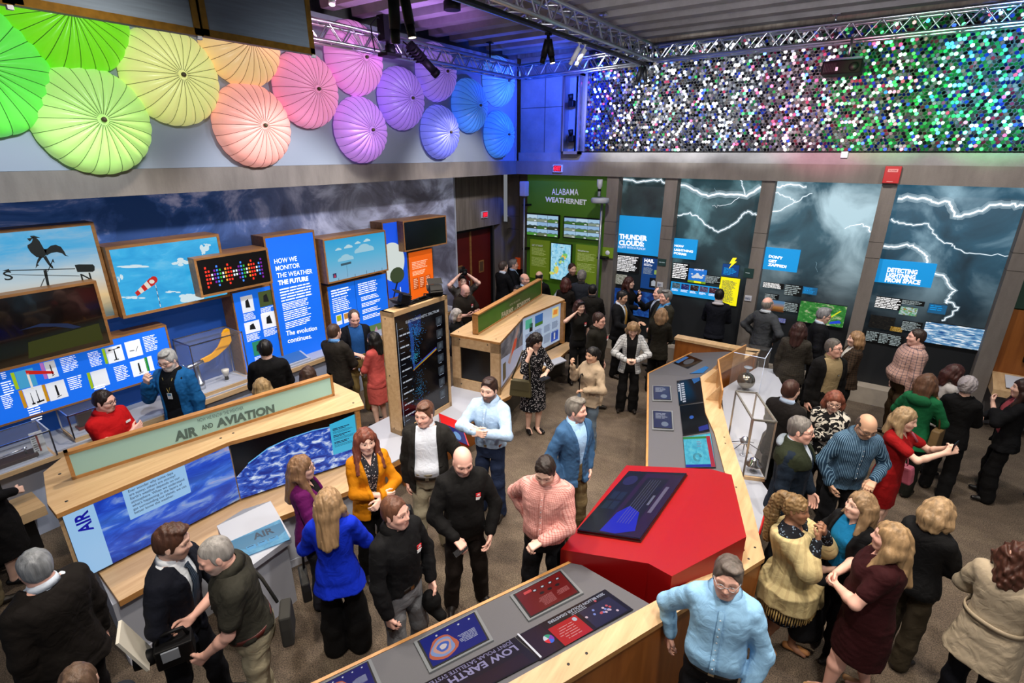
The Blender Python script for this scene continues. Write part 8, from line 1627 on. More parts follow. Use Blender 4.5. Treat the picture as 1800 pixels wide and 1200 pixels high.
p = person('blonde woman seen from behind in a royal blue blazer and black trousers', 574, 862, 1.70, 168, 'f', hair='long', hc='#b98c50', hy=-8, top=dict(k='jacket', c='#0a2cc0', hem=.43, fl=.02, open=(.06, .01, .05)), under=dict(c='#16161a', collar=False), bottom=('trousers', BLK_, 1.5), shoes='#9a5a22', arms=('waist', 'waist'))
q = p.wc((-.02, -.0, 0)); e = p.wc(p.A[1]['E']); handbag('handbag', 'black handbag hanging from the arm of the woman in royal blue', e+V3(0, 0, -.28)+p.dr((.02, .05, 0)), p.dr((1, .3, 0)), .30, .17, .07, mat('bag_black', '#0c0c0e', rough=.6), [e+V3(0, 0, -.02)+p.dr((.05, 0, 0)), e+V3(0, 0, -.15)+p.dr((.09, .05, 0)), e+V3(0, 0, -.29)+p.dr((.10, .06, 0))], False)
p = person('woman in a purple blazer and glasses with long brown blonde hair', 526, 803, 1.66, 78, 'f', hair='long', hc='#96683a', glasses='#3a2a20', top=dict(k='jacket', c='#5c0f52', open=(.09, .02, .05)), under=dict(c='#0c0c10', neck=(.12, .06), collar=False), arms=('waist', 'waist'))
p = person('red-haired woman in a mustard yellow blazer with folded hands', 640, 755, 1.72, 14, 'f', hair='long', hc='#8a3a16', hp=0, top=dict(k='jacket', c='#c47a06', open=(.08, .025, .07)), under=dict(c='#2a2a30', pat='floral', c2='#c8c0c0', neck=(.12, .05), collar=False), bottom=('trousers', BLK_, 1.3), arms=(dict(m='clasp', t=(.24, -.12, -.34)), dict(m='clasp', t=(.22, -.19, -.30))), glasses=None, lips=(.42, .16, .14))
q = p.grip[1]; handbag('handbag', 'black handbag on the forearm of the woman in mustard yellow', p.wc(p.A[1]['W'])+p.dr((.06, .14, -.10)), p.dr((.4, 1, 0)), .32, .20, .10, mat('bag_navy', '#10141a', rough=.55), None, True)
p = person('ginger-haired man in a black emblem shirt and grey trousers, holding a black cap', 690, 876, 1.78, 38, hair='short', hc='#7a4420', hy=14, hp=-2, top=dict(k='shirt', c='#0e0e10', off=.018), bottom=('trousers', '#77797c'), belt='#15100c', shoes='#1a3446', arms=(dict(m='down', t=(.12, .05, -.50)), dict(m='down', t=(.10, .06, -.53), curl=.9)), extra=lambda P: logo(P, .085, .735), skin='pink', stance=.14)
g = p.grip[1]; o = thing('black_cap', 'black cap hanging from the hand of the ginger-haired man', 'cap', tuple(g)); F = Fld(); F.ell((0, 0, -.09), (.085, .075, .10)).cone((.02, .0, -.16), (.10, .0, -.19), .05, .045, .03).ell((0, 0, -.02), (.03, .06, .04)); V, Q = F.mesh(.009); ROOTLOC[o.name] = (0, 0, 0); npmesh('crown', V, Q, cloth_mat('#0b0b0c'), o)
g = p.grip[-1]; o = thing('phone', 'black phone held low by the ginger-haired man', 'phone', tuple(g)); MB().obox(g-p.dr((.03, .04, .04)), p.dr((.06, .0, .02)), p.dr((0, .075, 0)), ZV*.03, PHONEK).build('body', o, bevel=.004)
p = person('bald man in a black emblem sweater looking down, beside the red console', 814, 792, 1.80, 14, hair=None, hp=18, girth=1.06, belly=.04, top=dict(k='sweater', c='#0b0a0a', off=.022, tuck=False, hem=.49), bottom=('trousers', '#1b1512'), arms=(dict(m='down', t=(.20, .02, -.46)), dict(m='waist', t=(.26, -.02, -.38), curl=.7)), extra=lambda P: (logo(P, .10, .735), collar_ring(P.root, P.nb, P.ln, P.s, cloth_mat('#0b0a0a'), .055)), beard=('#8a807a', .4), skin='pink', stance=.15)
o = held_flat('sunglasses_case', 'small dark folded sunglasses held by the bald man in black', 'glasses', p, -1, .15, .05, PHONEK, (.5, .3, .8), 0, .02, (.02, -.03, 0))
p = person('man in a pink checked shirt and black trousers looking down', 957, 811, 1.80, -14, hair='short', hc='#2e1e14', hp=26, girth=1.08, belly=.05, top=dict(k='shirt', c='#d8a49c', pat='check', c2='#b0605a', pk=1, off=.020, amp=.006), bottom=('trousers', '#15161a'), belt='#14100e', arms=(dict(m='waist', t=(.27, -.13, -.33), curl=.9), dict(m='behind', t=(-.10, .02, -.42))), stance=.15)
p = person('man in a black blazer, white shirt and khaki trousers beside the spectrum kiosk', 745, 708, 1.82, -8, hair='side', hc='#70401f', hp=6, hy=-24, girth=1.10, belly=.09, top=dict(k='jacket', c='#1b1a18', open=(.10, .12, .13)), under=dict(c='#c6ccd6'), bottom=('trousers', '#9d957f'), belt='#1a1410', arms=(dict(m='down', t=(.16, .18, -.48)), 'down'), skin='pink', stance=.13)
p = person('bearded man in a light blue shirt with clasped hands and navy trousers', 860, 666, 1.83, -28, hair='quiff', hc='#3a1f12', hp=3, top=dict(k='shirt', c='#a6c0dc', off=.022, pk=1), bottom=('trousers', '#1c2740'), belt='#7a3a16', arms=(dict(m='clasp', t=(.30, -.10, -.16), curl=.8), dict(m='clasp', t=(.31, -.15, -.15), curl=.8)), beard=('#3a1f12', .85), stance=.12)
p = person('grey-haired man in a blue blazer with his hands in his pockets', 1012, 701, 1.80, 42, hair='quiff', hc='#7c7468', hy=30, top=dict(k='jacket', c='#36597f', open=(.085, .02, .05)), under=dict(c='#9cc4ea'), bottom=('trousers', '#6a5c40'), arms=('pocket', 'pocket'), beard=('#8a8278', .7), skin='pink')
p = person('stout man in a pale blue shirt and glasses leaning on the birch rim', 1284, 985, 1.80, 2, hair='side', hc='#6a5c52', girth=1.02, belly=.075, hp=2, top=dict(k='shirt', c='#8dbbe0', pk=1, off=.018, amp=.006), bottom=('trousers', '#14151a'), belt='#0e0c0b', glasses='#b8b8bc', arms=(dict(m='down', t=(.12, .06, -.50), curl=.9), dict(W=atz(1178, 1112, .93), e=(-.3, .9, .5), hd=(.1, .05, -1), pn=(-.5, -1, 0), curl=.4)), skin='pink', stance=.14)
g = p.grip[1]; o = thing('paper_roll', 'rolled paper programme in the hand of the stout man in pale blue', 'paper', tuple(g)); MB().tube([g-V3(0, 0, .12), g+V3(0, 0, .10)], .022, mat('paper_striped', '#c8ccd4', rough=.6), 14).build('roll', o)
# ------------------------------------------------------------------ right side
p = person('woman with long blonde braids in a cream fringed shawl, hand at her mouth', 1388, 873, 1.60, 78, 'f', 'brown', at=(.0, 4.15, 0), pitch=-9, hair='braids', hc='#8f6a2c', girth=1.08, hp=6, top=dict(k='dress', c='#0d0f16', pat='floral', c2='#6a7a8c', hem=.27, sl='long'), bottom=('dress', '#000'), shoes='#b07a48', arms=(dict(m='chin', t=(.24, -.08, .02)), dict(m='chin', t=(.22, -.10, .0))), stance=.08, step=.10)
F = Fld(); f_, z0, zt, R_ = loft(p.tab, p.h, p.girth, 0, .05, p.ln, clipz=.40*p.h, top=.80, flare=[(.40, .20, .235), (.5, .18, .225)]); F.fn(f_, (-.4, -.4, .38*p.h), (.45, .4, .86*p.h), .03)
for sd in (1, -1): a = p.A[sd]; F.chain([a['S'], a['E'], a['E']*.7+a['W']*.3], [.085, .085, .07], .04)
F.post.append(lambda P, D: np.maximum(D+sines(P*np.array([1, 1, .5]), 24, 5, .010), P[:, 2]-.80*p.h)); V, Q = F.mesh(.010); sw_ = npmesh('shawl', V, Q, cloth_mat('#b4a478', 'knit', '#988660'), p.root); b = MB()
for i in range(70): t = 2*math.pi*i/70; x, y = .215*math.cos(t), .265*math.sin(t)*.95; b.tube([(x, y, .405*p.h), (x*1.02, y*1.02, .36*p.h-.02*(i % 3)), (x*1.0, y*1.0, .33*p.h-.015*(i % 2))], [.007, .006, .003], cloth_mat('#b89e66'), 4)
b.build('fringe', sw_)
p = person('smiling blonde woman in a turquoise top and black jacket with a coat over her hands', 1522, 868, 1.67, -42, 'f', hair='shoulder', hc='#a07a48', hy=-12, hp=-4, top=dict(k='jacket', c='#0c0c0e', open=(.10, .09, .11)), under=dict(c='#0f6a98', neck=(.06, .05), collar=False, nm='blouse'), bottom=('trousers', '#0c0c10'), arms=(dict(m='clasp', t=(.20, -.14, -.42)), dict(m='clasp', t=(.20, -.02, -.40))))
c = p.grip[-1]; F = Fld(); F.ell((c[0], c[1], c[2]-.04), (.14, .12, .07)).cone((c[0], c[1], c[2]-.08), (c[0]+.02, c[1]-.03, c[2]-.62), .10, .13, .05); F.post.append(lambda P, D: D+sines(P*np.array([1, 1, .4]), 30, 4, .014)); V, Q = F.mesh(.012); o = thing('folded_coat', 'black coat draped over the hands of the woman in turquoise', 'coat', (0, 0, 0)); ROOTLOC[o.name] = (0, 0, 0); npmesh('cloth', V, Q, cloth_mat('#0d0e12'), o)
p = person('woman in a burgundy dress with wavy blonde hair and beige heels', 1575, 923, 1.72, -84, 'f', hair='wavy', hc='#b58a4c', girth=1.35, belly=.06, top=dict(k='dress', c='#2c080c', hem=.30, sl='short', fl=.03, neck=(.07, .07)), bottom=('dress', '#000'), shoes='#b98e62', arms=(dict(m='clasp', t=(.26, -.10, -.30)), dict(m='clasp', t=(.27, -.12, -.28))), stance=.10, step=.13, skin='pink')
p = person('woman with a blonde bob seen from behind in a black sweater and olive trousers', 1662, 878, 1.66, 158, 'f', hair='bob', hc='#b58d54', hp=18, top=dict(k='sweater', c='#0b0b0d', tuck=False, off=.028, hem=.47), bottom=('trousers', '#332c20', 1.1), arms=('clasp', 'clasp'), step=.06)
o = held_flat('leaflet', 'white leaflet held by the woman with the blonde bob', 'leaflet', p, -1, .14, .22, PAPER, (.3, .2, .9), 0, .004, (.02, -.06, -.02))
p = person('woman in a beige belted trench coat with curly brown hair at the right edge', 1805, 958, 1.68, 165, 'f', hair='wild', hc='#5a2c18', girth=1.15, top=dict(k='coat', c='#a89a84', hem=.36, fl=.02, open=(.06, .01, .04), ae=.010, amp=.006, nm='coat'), under=dict(c='#c8bca8', collar=False), bottom=('trousers', '#10121a'), arms=('waist', 'waist'), shoes='#d8d0c8', extra=lambda P: belt_ring(P, '#9a8c76', .045, .60))
p = person('blonde woman in a red dress taking a phone photo, with a pink bag', 1598, 719, 1.70, 76, 'f', hair='shoulder', hc='#b4905a', hp=8, top=dict(k='dress', c='#8a0c10', hem=.30, sl='short', fl=.01), bottom=('dress', '#000'), shoes='#c09a78', arms=(dict(m='phone', t=(.42, -.06, .02)), dict(m='phone', t=(.44, -.10, .02))), stance=.08)
c = (p.grip[1]+p.grip[-1])/2; o = thing('phone', 'phone held up by the woman in the red dress', 'phone', tuple(c)); MB().obox(c-p.dr((.004, .075, .0))+V3(0, 0, .0), p.dr((.009, 0, 0)), p.dr((0, .15, 0)), ZV*.072, PHONEK).build('body', o, bevel=.004); MB().obox(c-p.dr((-.0055, .06, .0))+V3(0, 0, .04), p.dr((.002, 0, 0)), p.dr((0, .03, 0)), ZV*.025, mat('phone_lens', '#5a2a3a', rough=.2)).build('camera_lens', o)
hb = p.wc(p.ln.fwd([.03, .235, .50*p.h])); handbag('handbag', 'pink leather bag hanging at the hip of the woman in the red dress', hb+V3(0, 0, .08), p.dr((1, .0, 0)), .30, .20, .12, mat('bag_pink', '#a8566a', rough=.45), [p.wc(p.ln.fwd(q)) for q in ((.03, .21, .96), (.08, .19, 1.15), (.14, .12, 1.30), (.10, .02, 1.42))], True)
p = person('bald man in glasses and a blue striped shirt leaning forward', 1532, 735, 1.78, 32, hair='ring', hc='#5a4a40', girth=1.03, belly=.05, pitch=12, hp=14, glasses='#2a2a2e', top=dict(k='shirt', c='#223c54', pat='stripe', c2='#6a8aa4', pk=1, off=.018, tuck=False, hem=.46), bottom=('trousers', '#111216'), arms=(dict(m='waist', t=(.24, -.02, -.30)), dict(m='down', t=(.14, .02, -.48))), skin='tan')
p = person('grey-haired man in glasses and a navy and olive jacket beside the tall glass case', 1410, 734, 1.84, 82, hair='short', hc='#77716c', glasses='#14161c', girth=1.12, top=dict(k='jacket', c='#101c2a', open=(.06, .01, .03), lapel=False, hem=.43), under=dict(c='#b8c4d4'), bottom=('trousers', '#15161a'), arms=(dict(m='down', t=(.18, .0, -.46)), 'down'), skin='pink')
F = Fld(); f_, z0, zt, R_ = loft(p.tab, p.h, p.girth, 0, .037, p.ln, clipz=.735*p.h, top=.86); F.fn(f_, (-.4, -.4, .7*p.h), (.4, .4, .9*p.h), .03)
for sd in (1, -1): F.cone(p.A[sd]['S'], p.A[sd]['S']*.6+p.A[sd]['E']*.4, .072, .070, .04)
F.post.append(lambda P, D: np.maximum(D, (.06-np.abs(P[:, 1]))*(P[:, 0] > 0)-.0*P[:, 0]-(P[:, 0] <= 0)*1)); V, Q = F.mesh(.012); npmesh('yoke', V, Q, cloth_mat('#22281a'), p.root)
F = Fld(); F.ell(p.ln.fwd([-.125, 0, .825*p.h]), (.05, .12, .05)); V, Q = F.mesh(.011); npmesh('hood', V, Q, cloth_mat('#7e8894'), p.root)
p = person('red-haired woman in glasses and a black and white brushed blouse, arms folded', 1470, 690, 1.64, -8, 'f', hair='bob', hc='#93431c', hy=16, hp=12, glasses='#1c1418', girth=1.1, top=dict(k='blouse', c='#0d0d0f', pat='brush', c2='#c8c4ba', tuck=False, off=.024), bottom=('trousers', BLK_), arms=('crossed', 'crossed'))
p = person('brown-haired man in a black suit seen from behind, near the round satellite', 1392, 669, 1.78, 152, hair='short', hc='#47200f', top=dict(k='jacket', c='#100d0d'), under=dict(c='#a8bcd8'), arms=('clasp', 'clasp'), bottom=('trousers', BLK_))
p = person('woman in a green hooded jacket seen from behind with a shoulder bag', 1634, 658, 1.70, 166, 'f', hair='shoulder', hc='#704626', top=dict(k='jacket', c='#14603a', open=(.05, .01, .03), lapel=False, fl=.03, hem=.42), under=dict(c='#1a1a1a', collar=False), bottom=('trousers', '#12140f'), arms=('waist', 'waist'))
F = Fld(); F.ell(p.ln.fwd([-.12, 0, .80*p.h]), (.06, .13, .075)); V, Q = F.mesh(.011); npmesh('hood', V, Q, cloth_mat('#125634'), p.root)
hb = p.wc(p.ln.fwd([.0, -.24, .60*p.h])); handbag('handbag', 'tan shoulder bag hanging on the woman in green', hb+V3(0, 0, .02), p.dr((1, 0, 0)), .24, .26, .09, mat('bag_tan', '#6a5434', rough=.6), [hb+V3(0, 0, .02), p.wc(p.ln.fwd([-.02, -.19, .80*p.h])), p.wc(p.ln.fwd([.0, -.13, .835*p.h]))], False)
p = person('auburn-haired woman in a white top bending towards the white-haired woman', 1688, 643, 1.62, 120, 'f', hair='shoulder', hc='#4e1c10', hp=24, top=dict(k='blouse', c='#b8b4b2', tuck=False), bottom=('trousers', '#1a1a20'), arms=('clasp', 'clasp'))
p = person('woman with short curly white hair in a black jacket and trousers, seen from behind', 1705, 664, 1.66, 178, 'f', hair='curlyshort', hc='#b8aeb4', top=dict(k='jacket', c='#0a0a0c', hem=.43), under=dict(c='#101010', collar=False), bottom=('trousers', BLK_, 1.1), arms=('waist', 'clasp'), step=.08)
p = person('woman in a dark jacket and rose shirt at the right edge, holding a white card', 1806, 668, 1.68, -78, 'f', hair='long', hc='#3a1a10', top=dict(k='jacket', c='#0b0c10', open=(.10, .09, .10)), under=dict(c='#94404a', neck=(.08, .05), collar=False), bottom=('trousers', BLK_, 1.2), arms=(dict(m='hold', t=(.24, -.12, -.04)), dict(m='waist', t=(.26, .0, -.30))), shoes='#0a0a0a')
o = held_flat('white_card', 'white card with a black border held by the woman in the rose shirt', 'card', p, -1, .19, .25, PAPER, (-.35, .15, .9), .3, .006, (.06, -.04, .0), mat('card_line', '#c4c8d2', rough=.6))
p = person('person in black trousers and grey trainers at the right edge of the frame', 0, 0, 1.75, -80, at=atz(1832, 892, 0), hair='short', hc='#2a1a12', top=dict(k='sweater', c='#1a1a1e', tuck=False), bottom=('trousers', '#0e0e12'), shoes='#3a3a3e')
p = person('heavy man in a checked shirt and brown trousers in front of the satellite image', 1616, 579, 1.80, -68, hair='short', hc='#3a2418', girth=1.22, belly=.10, top=dict(k='shirt', c='#b89488', pat='plaid', c2='#2c3a50', off=.026), bottom=('trousers', '#3a2c1c'), belt='#2a1a12', arms=('down', 'pocket'), skin='pink')
p = person('blonde woman in a brown tweed jacket looking left, near the fourth column', 1508, 583, 1.66, -72, 'f', hair='bob', hc='#a8783c', top=dict(k='jacket', c='#3a2c20', pat='tweed', c2='#12100c'), under=dict(c='#c8c4bc', collar=False), bottom=('trousers', BLK_), arms=('clasp', 'clasp'))
p = person('man in glasses and a black jacket over a khaki polo, looking right', 1466, 596, 1.80, 36, hair='short', hc='#6a625a', hy=28, hp=-6, glasses='#1a1614', top=dict(k='jacket', c='#0c0b0c', open=(.11, .11, .11)), under=dict(c='#8f7e5e'), bottom=('trousers', '#12110f'), arms=('down', 'down'), skin='pink', extra=lambda P: badge(P, .045, .72, '#14161c', '#c8c8c8', .02, .02, .024))
p = person('grey-haired man in glasses and a dark suit reading the bright mural', 1452, 542, 1.78, 100, hair='side', hc='#8c8c90', glasses='#14141a', hp=10, top=dict(k='jacket', c='#0c0d12'), under=dict(c='#b0bccc'), arms=('clasp', 'down'), bottom=('trousers', BLK_))
p = person('brown-haired person in a grey tweed blazer seen from behind', 1407, 567, 1.74, 172, hair='shoulder', sex='f', hc='#401a10', girth=1.12, top=dict(k='jacket', c='#34302a', pat='tweed', c2='#28241f', hem=.42), under=dict(c='#9a9a98'), arms=('down', 'clasp'), bottom=('trousers', '#14110e'))
p = person('balding man in a grey sweater with hands on his hips, reading the murals', 1350, 523, 1.80, 148, hair='ring', hc='#9a9288', hp=-6, top=dict(k='sweater', c='#3d4044', tuck=False, off=.024), bottom=('trousers', '#2a1a12'), arms=('hip', 'hip'), skin='pink', extra=lambda P: collar_ring(P.root, P.nb, P.ln, P.s, cloth_mat('#b8c0c8'), .055))
p = person('dark-haired man in a navy jacket with a pale hood, reading the yellow panel', 1266, 508, 1.78, 176, hair='short', hc='#120c0a', top=dict(k='jacket', c='#0b0e18', lapel=False, open=(.04, .01, .02)), under=dict(c='#9a9aa0'), bottom=('trousers', '#0e0e12'), arms=('clasp', 'clasp'))
F = Fld(); F.ell(p.ln.fwd([-.10, 0, .835*p.h]), (.05, .11, .03)); V, Q = F.mesh(.012); npmesh('hood', V, Q, cloth_mat('#a8a4a8'), p.root)
# ------------------------------------------------------------------ group in the middle, back
p = person('grey-haired man in an olive jacket smiling to the left', 1172, 510, 1.84, -58, hair='side', hc='#7a7874', top=dict(k='jacket', c='#25231a', lapel=False, open=(.07, .05, .06)), under=dict(c='#4a8ac0'), arms=('clasp', 'clasp'), bottom=('trousers', BLK_), skin='pink')
p = person('older man in a dark suit facing left beside the second column', 1160, 505, 1.74, -74, hair='recede', hc='#6a6460', top=dict(k='jacket', c='#0a0b11'), under=dict(c='#a8b4c8'), arms=('down', dict(m='hold', t=(.34, .0, .0), hd=(.3, 0, 1))), bottom=('trousers', BLK_), skin='pink')
p = person('man in a black suit and golden tie gesturing with open hands', 1096, 512, 1.76, 64, hair='short', hc='#150e0b', hp=14, top=dict(k='jacket', c='#090a0e', open=(.085, .05, .06)), under=dict(c='#c4ccd8'), tie='#a8803c', arms=(dict(m='hold', t=(.36, -.02, -.24), pn=(0, 0, -1), curl=.15), dict(m='hold', t=(.34, -.02, -.32), curl=.2)), bottom=('trousers', BLK_), skin='tan')
p = person('woman with long auburn hair in a black suit holding a phone', 1106, 487, 1.72, 74, 'f', hair='shoulder', hc='#4a1c10', top=dict(k='jacket', c='#0a090b'), under=dict(c='#14120f', collar=False), arms=(dict(m='hold', t=(.24, -.06, -.04)), 'waist'), bottom=('trousers', BLK_))
o = held_flat('phone', 'phone held by the auburn-haired woman in the black suit', 'phone', p, 1, .07, .14, PHONEK, (-.8, 0, .5), 0, .009, (.0, 0, .03), PAPER)
p = person('blonde woman seen from behind in a dark olive coat, in front of the suited men', 1164, 542, 1.64, 170, 'f', hair='bob', hc='#a87c48', top=dict(k='jacket', c='#1b1811', hem=.42), under=dict(c='#14120f', collar=False), arms=('clasp', 'clasp'), bottom=('trousers', BLK_))
p = person('blonde woman in a black and white checked jacket looking down at her phone', 1114, 570, 1.66, 4, 'f', hair='bob', hc='#a37a44', hp=36, top=dict(k='jacket', c='#b9bcc0', pat='plaid', c2='#14161c', lapel=False, open=(.09, .07, .10)), under=dict(c='#0b0b0d', neck=(.10, .06), collar=False), bottom=('trousers', BLK_, 1.2), arms=(dict(m='clasp', t=(.26, -.06, -.30)), dict(m='clasp', t=(.26, -.06, -.30))))
c = (p.grip[1]+p.grip[-1])/2; o = thing('phone', 'phone in the hands of the woman in the checked jacket', 'phone', tuple(c)); MB().obox(c-p.dr((.07, .035, 0))+V3(0, 0, .01), p.dr((.14, 0, .03)), p.dr((0, .07, 0)), ZV*.009, PHONEK).build('body', o, bevel=.003)
p = person('woman in a cream knit sweater with dark pinned hair, hand raised', 1043, 611, 1.62, -48, 'f', 'tan', hair='ponytail', hc='#120b09', girth=1.08, top=dict(k='sweater', c='#a8957e', tuck=False, off=.03, amp=.01), bottom=('trousers', '#5c6a78'), arms=(dict(m='waist', t=(.22, -.04, -.28)), dict(m='chin', t=(.20, .10, .0))), shoes='#1a1a1c')
g = p.grip[1]; o = thing('folding_umbrella', 'small folded grey umbrella carried by the woman in the cream sweater', 'umbrella', tuple(g)); MB().lathe([(.012, .0), (.030, -.05), (.034, -.30), (.014, -.46), (.001, -.47)], g, cloth_mat('#5a6672'), n=14).build('canopy', o); MB().tube([g, g+V3(0, 0, .20), g+V3(0, .03, .25), g+V3(0, .07, .25), g+V3(0, .09, .21)], .009, DARKM, 8).build('hook_handle', o)
p = person('dark-haired woman in a black floral dress with an olive shoulder bag', 946, 588, 1.70, 30, 'f', hair='shoulder', hc='#1a0d0a', hp=26, hy=14, top=dict(k='dress', c='#0b0c12', pat='floral', c2='#c8c4c8', hem=.25, sl='three', fl=.05, neck=(.12, .06)), bottom=('dress', '#000'), shoes='#08080a', arms=(dict(m='waist', t=(.24, -.06, -.28)), dict(m='chin', t=(.16, .02, .04), curl=1.0)), stance=.07, step=.03)
hb = p.wc(p.ln.fwd([.10, -.27, .58*p.h])); handbag('shoulder_bag', 'olive green shoulder bag of the woman in the floral dress', hb, p.dr((.7, .7, 0)), .34, .26, .10, mat('bag_olive', '#4a4428', rough=.7), [hb+p.dr((-.10, -.10, 0)), p.wc(p.ln.fwd([-.03, -.17, .82*p.h])), p.wc(p.ln.fwd([.09, -.13, .77*p.h])), hb+p.dr((.10, .10, 0))], False, mat('bag_olive_flap', '#403a22', rough=.7))
o = held_flat('tablet_card', 'dark wallet held by the woman in the floral dress', 'wallet', p, 1, .18, .08, PHONEK, (.3, .1, .9), 0, .02, (.05, -.02, 0))
p = person('man in glasses and a dark emblem polo looking right', 1054, 550, 1.78, 62, hair='short', hc='#3a1a0e', hp=6, glasses='#0e0e12', top=dict(k='polo', c='#17150f', off=.02), bottom=('trousers', '#0f0e10'), arms=('down', 'down'), extra=lambda P: logo(P, .085, .74), skin='pink')
p = person('woman in a dark tee with sunglasses on her red hair, one hand in her hair', 1019, 528, 1.66, 24, 'f', hair='shoulder', hc='#431712', hy=12, top=dict(k='tee', c='#14120f'), bottom=('trousers', BLK_), arms=('down', dict(m='hair', t=(.10, .0, .10))), extra=lambda P: (logo(P, .07, .73), MB().tube([P.w(.05, .075, .085), P.w(.085, .04, .095), P.w(.085, -.04, .095), P.w(.05, -.075, .085)], [.008, .016, .016, .008], PHONEK, 8).build('sunglasses', P.root)))
p = person('dark-haired man in a charcoal jacket seen from behind, by the farms island', 1042, 500, 1.74, 174, hair='short', hc='#0e0907', top=dict(k='jacket', c='#171513', lapel=False), under=dict(c='#222'), arms=('clasp', 'clasp'), bottom=('trousers', BLK_))
p = person('grey-haired man in a slate jacket seen from behind, facing the green panel', 1023, 476, 1.82, 172, hair='curlyshort', hc='#8a8480', top=dict(k='jacket', c='#262a33', lapel=False), under=dict(c='#333'), arms=('clasp', 'clasp'), bottom=('trousers', BLK_))
p = person('bearded red-haired man in a black shirt smiling in front of the light green panel', 1006, 463, 1.86, 28, hair='short', hc='#4e2012', beard=('#5a2814', .7), top=dict(k='polo', c='#0f0d0d'), arms=('clasp', 'clasp'), bottom=('trousers', BLK_))
p = person('short red-haired woman seen from behind below the bearded man', 995, 489, 1.70, 160, 'f', hair='bob', hc='#5a1e10', top=dict(k='jacket', c='#1a1614'), under=dict(c='#333', collar=False), arms=('clasp', 'clasp'), bottom=('trousers', BLK_))
o = held_flat('leaflet', 'white leaflet held by the short red-haired woman', 'leaflet', p, 1, .15, .21, PAPER, (-.5, .2, .8), 0, .004, (.04, .1, .05))
p = person('dark-haired balding man in a black suit seen from behind, facing the map screen', 948, 477, 1.74, 166, hair='ring', hc='#24160f', top=dict(k='jacket', c='#08080b'), arms=('clasp', 'clasp'), bottom=('trousers', BLK_))
p = person('bald man in a pale blue shirt and dark jacket near the corner pole', 922, 481, 1.80, 48, hair='ring', hc='#a49c96', top=dict(k='jacket', c='#0c0d12', open=(.09, .05, .06)), under=dict(c='#9cb8d8'), arms=('clasp', 'clasp'), bottom=('trousers', BLK_), skin='pink', beard=('#a89e98', .35))
p = person('silver-haired man in a dark suit and blue shirt by the double door, facing right', 902, 456, 1.78, 86, hair='side', hc='#7d7472', top=dict(k='jacket', c='#0c0d13'), under=dict(c='#8ca8cc'), arms=('clasp', 'clasp'), bottom=('trousers', BLK_), skin='pink')
p = person('man in a black suit by the double door, seen from behind', 884, 459, 1.86, 128, hair='short', hc='#4a3a32', top=dict(k='jacket', c='#090a0e'), under=dict(c='#b0bccc'), arms=('clasp', 'clasp'), bottom=('trousers', BLK_))
p = person('young dark-haired man looking over the farms and forests sign', 909, 502, 1.70, -22, hair='short', hc='#0d0807', hp=8, skin='tan', top=dict(k='polo', c='#0c0c12'), arms=('clasp', 'clasp'), bottom=('trousers', BLK_))
p = person('woman with a white bob and black top behind the farms island', 803, 543, 1.60, 62, 'f', hair='bob', hc='#c4bcb6', hp=6, top=dict(k='sweater', c='#0b0b0d', tuck=False), arms=('clasp', 'clasp'), bottom=('trousers', BLK_))
p = person('bald man in a brown emblem polo looking down at his phone', 820, 502, 1.78, 34, hair=None, hp=30, girth=1.1, top=dict(k='polo', c='#1f1a14', off=.02), arms=(dict(m='hold', t=(.30, -.06, -.20)), dict(m='hold', t=(.28, -.04, -.22))), extra=lambda P: logo(P, .085, .735), bottom=('trousers', BLK_), skin='pink')
o = held_flat('phone', 'pale phone held by the bald man in the brown polo', 'phone', p, 1, .08, .15, PAPER, (-.6, -.5, .6), 0, .009, (.06, .02, 0))
p = person('photographer in a grey tee with a red lanyard raising a camera above the crowd', 812, 484, 1.80, 14, hair='short', hc='#0f0a08', top=dict(k='tee', c='#4a4641'), arms=(dict(m='up', t=(.14, -.05, .36)), dict(m='up', t=(.14, -.05, .36))), bottom=('trousers', '#14161c'), extra=lambda P: MB().tube([on_chest(P, .06, .80, .026), on_chest(P, .035, .72, .028), on_chest(P, 0, .65, .03), on_chest(P, -.035, .72, .028), on_chest(P, -.06, .80, .026)], .007, mat('lanyard_red', '#a81c18', rough=.6), 6).build('lanyard', P.root))
c = (p.grip[1]+p.grip[-1])/2; o = thing('photo_camera', 'black photo camera held up high by the photographer in grey', 'camera', tuple(c)); MB().obox(c-p.dr((.03, .075, 0))-V3(0, 0, .03), p.dr((.07, 0, 0)), p.dr((0, .15, 0)), ZV*.11, DARKM).build('body', o, bevel=.01); MB().lathe([(.036, 0), (.042, .10), (.001, .10)], c+p.dr((.04, 0, .02)), DARKM, p.dr((1, 0, 0)), 16).build('lens', o); MB().obox(c-p.dr((.02, .03, 0))+V3(0, 0, .08), p.dr((.05, 0, 0)), p.dr((0, .06, 0)), ZV*.05, DARKM).build('flash', o)
# ------------------------------------------------------------------ between the air island and the wall
p = person('woman in a pink suit with long black hair beside the spectrum kiosk', 656, 584, 1.62, -128, 'f', hair='shoulder', hc='#0d0807', top=dict(k='jacket', c='#b8504c', lapel=False, hem=.44), under=dict(c='#b8504c', collar=False), bottom=('skirt', '#bd5650', .27), shoes='#0c0a0a', arms=('clasp', 'clasp'))
o = held_flat('tablet', 'small dark framed card held by the woman in pink', 'card', p, 1, .09, .14, PAPER, (.9, .2, .2), 0, .006, (.03, .04, -.05), PHONEK)
p = person('man in a navy blazer and blue shirt with khaki trousers, looking down', 622, 547, 1.84, 12, hair='recede', hc='#5c4432', hp=20, top=dict(k='jacket', c='#0b0c13', open=(.10, .10, .11)), under=dict(c='#1f4f8a'), bottom=('trousers', '#7a663c'), belt='#2a1a10', shoes='#6a1c10', arms=('down', 'waist'), skin='pink')
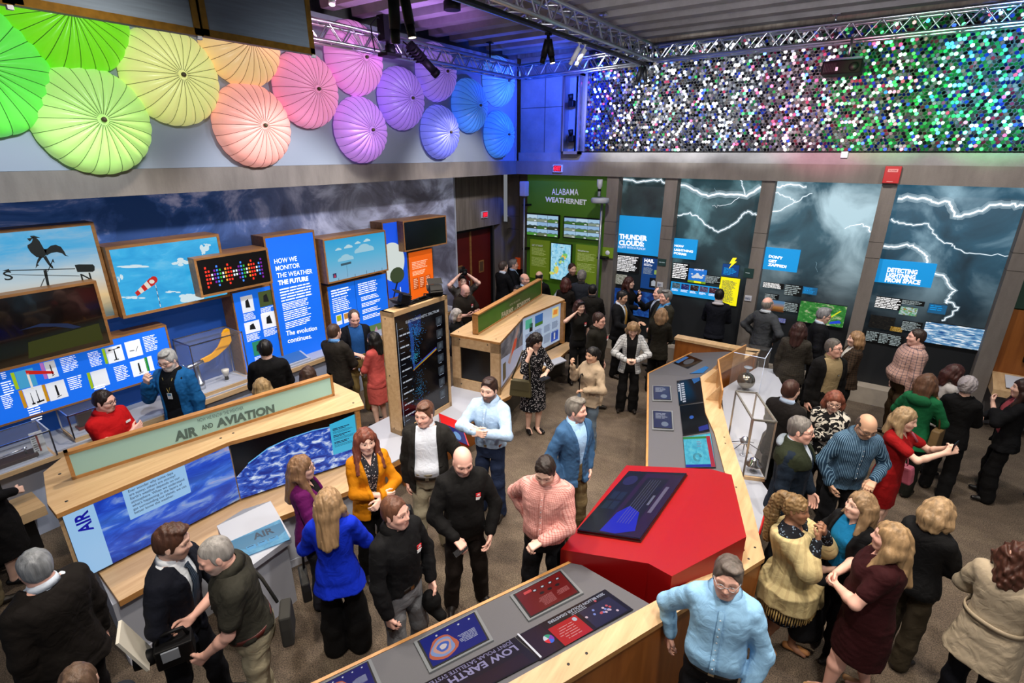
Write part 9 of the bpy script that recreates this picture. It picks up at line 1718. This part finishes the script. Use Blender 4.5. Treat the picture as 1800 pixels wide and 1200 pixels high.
p = person('man in a grey brown suit seen from behind, facing the blue wall panels', 585, 570, 1.80, 138, hair='short', hc='#50341f', top=dict(k='jacket', c='#221e19', hem=.43), under=dict(c='#5a8ac0'), bottom=('trousers', '#1c1814'), arms=('clasp', 'clasp'), girth=1.08)
p = person('dark-haired man in a black pullover seen from behind at the bench', 464, 598, 1.86, 178, hair='short', hc='#0f0a08', top=dict(k='sweater', c='#09090b', tuck=False, off=.028), arms=('clasp', 'clasp'), bottom=('trousers', BLK_))
p = person('blonde person whose hair shows above the air and aviation sign', 458, 666, 1.58, 172, 'f', hair='bob', hc='#b8924e', top=dict(k='jacket', c='#7a5a30'), under=dict(c='#333', collar=False), arms=('clasp', 'clasp'), bottom=('trousers', BLK_))
p = person('brown-haired person whose head shows above the end of the air and aviation sign', 540, 645, 1.58, 150, 'f', hair='bob', hc='#4a2c1a', top=dict(k='jacket', c='#8a6430'), under=dict(c='#333', collar=False), arms=('clasp', 'clasp'), bottom=('trousers', BLK_))
p = person('white-haired man in glasses and a blue jacket, hand at his chin', 288, 617, 1.90, -40, hair='side', hc='#b4b2ae', hp=16, glasses='#3a1c18', beard=('#d0ccc6', .75), girth=1.1, top=dict(k='jacket', c='#15568c', lapel=False, open=(.10, .10, .12), hem=.42, ae=.012, amp=.010), under=dict(c='#08090c', collar=False, nm='tee_shirt'), bottom=('trousers', '#14161c'), arms=('down', dict(m='chin', t=(.20, .02, -.03))), extra=lambda P: (badge(P, .02, .68, '#c8ccd0', '#4a7a98', .06, .08, .02), MB().tube([on_chest(P, .07, .80, .014), on_chest(P, .02, .705, .02), on_chest(P, -.06, .80, .014)], .004, mat('lanyard_gold', '#8a7a3c', rough=.5), 5).build('lanyard', P.root)))
p = person('man in a red emblem polo and dark glasses with folded arms', 180, 687, 1.76, 40, hair='short', hc='#2a140c', hp=10, hy=12, glasses='#101216', girth=1.1, top=dict(k='polo', c='#b00c10', off=.02), bottom=('trousers', '#1a1a1e'), arms=('crossed', 'crossed'), skin='pink', extra=lambda P: MB().obox(on_chest(P, .06, .745, .026), P.ln.d([0, .06, 0]), P.ln.d([0, 0, .024]), P.ln.d([.004, 0, 0]), mat('emblem_white', '#e8e8e8', rough=.6)).build('emblem', P.root))
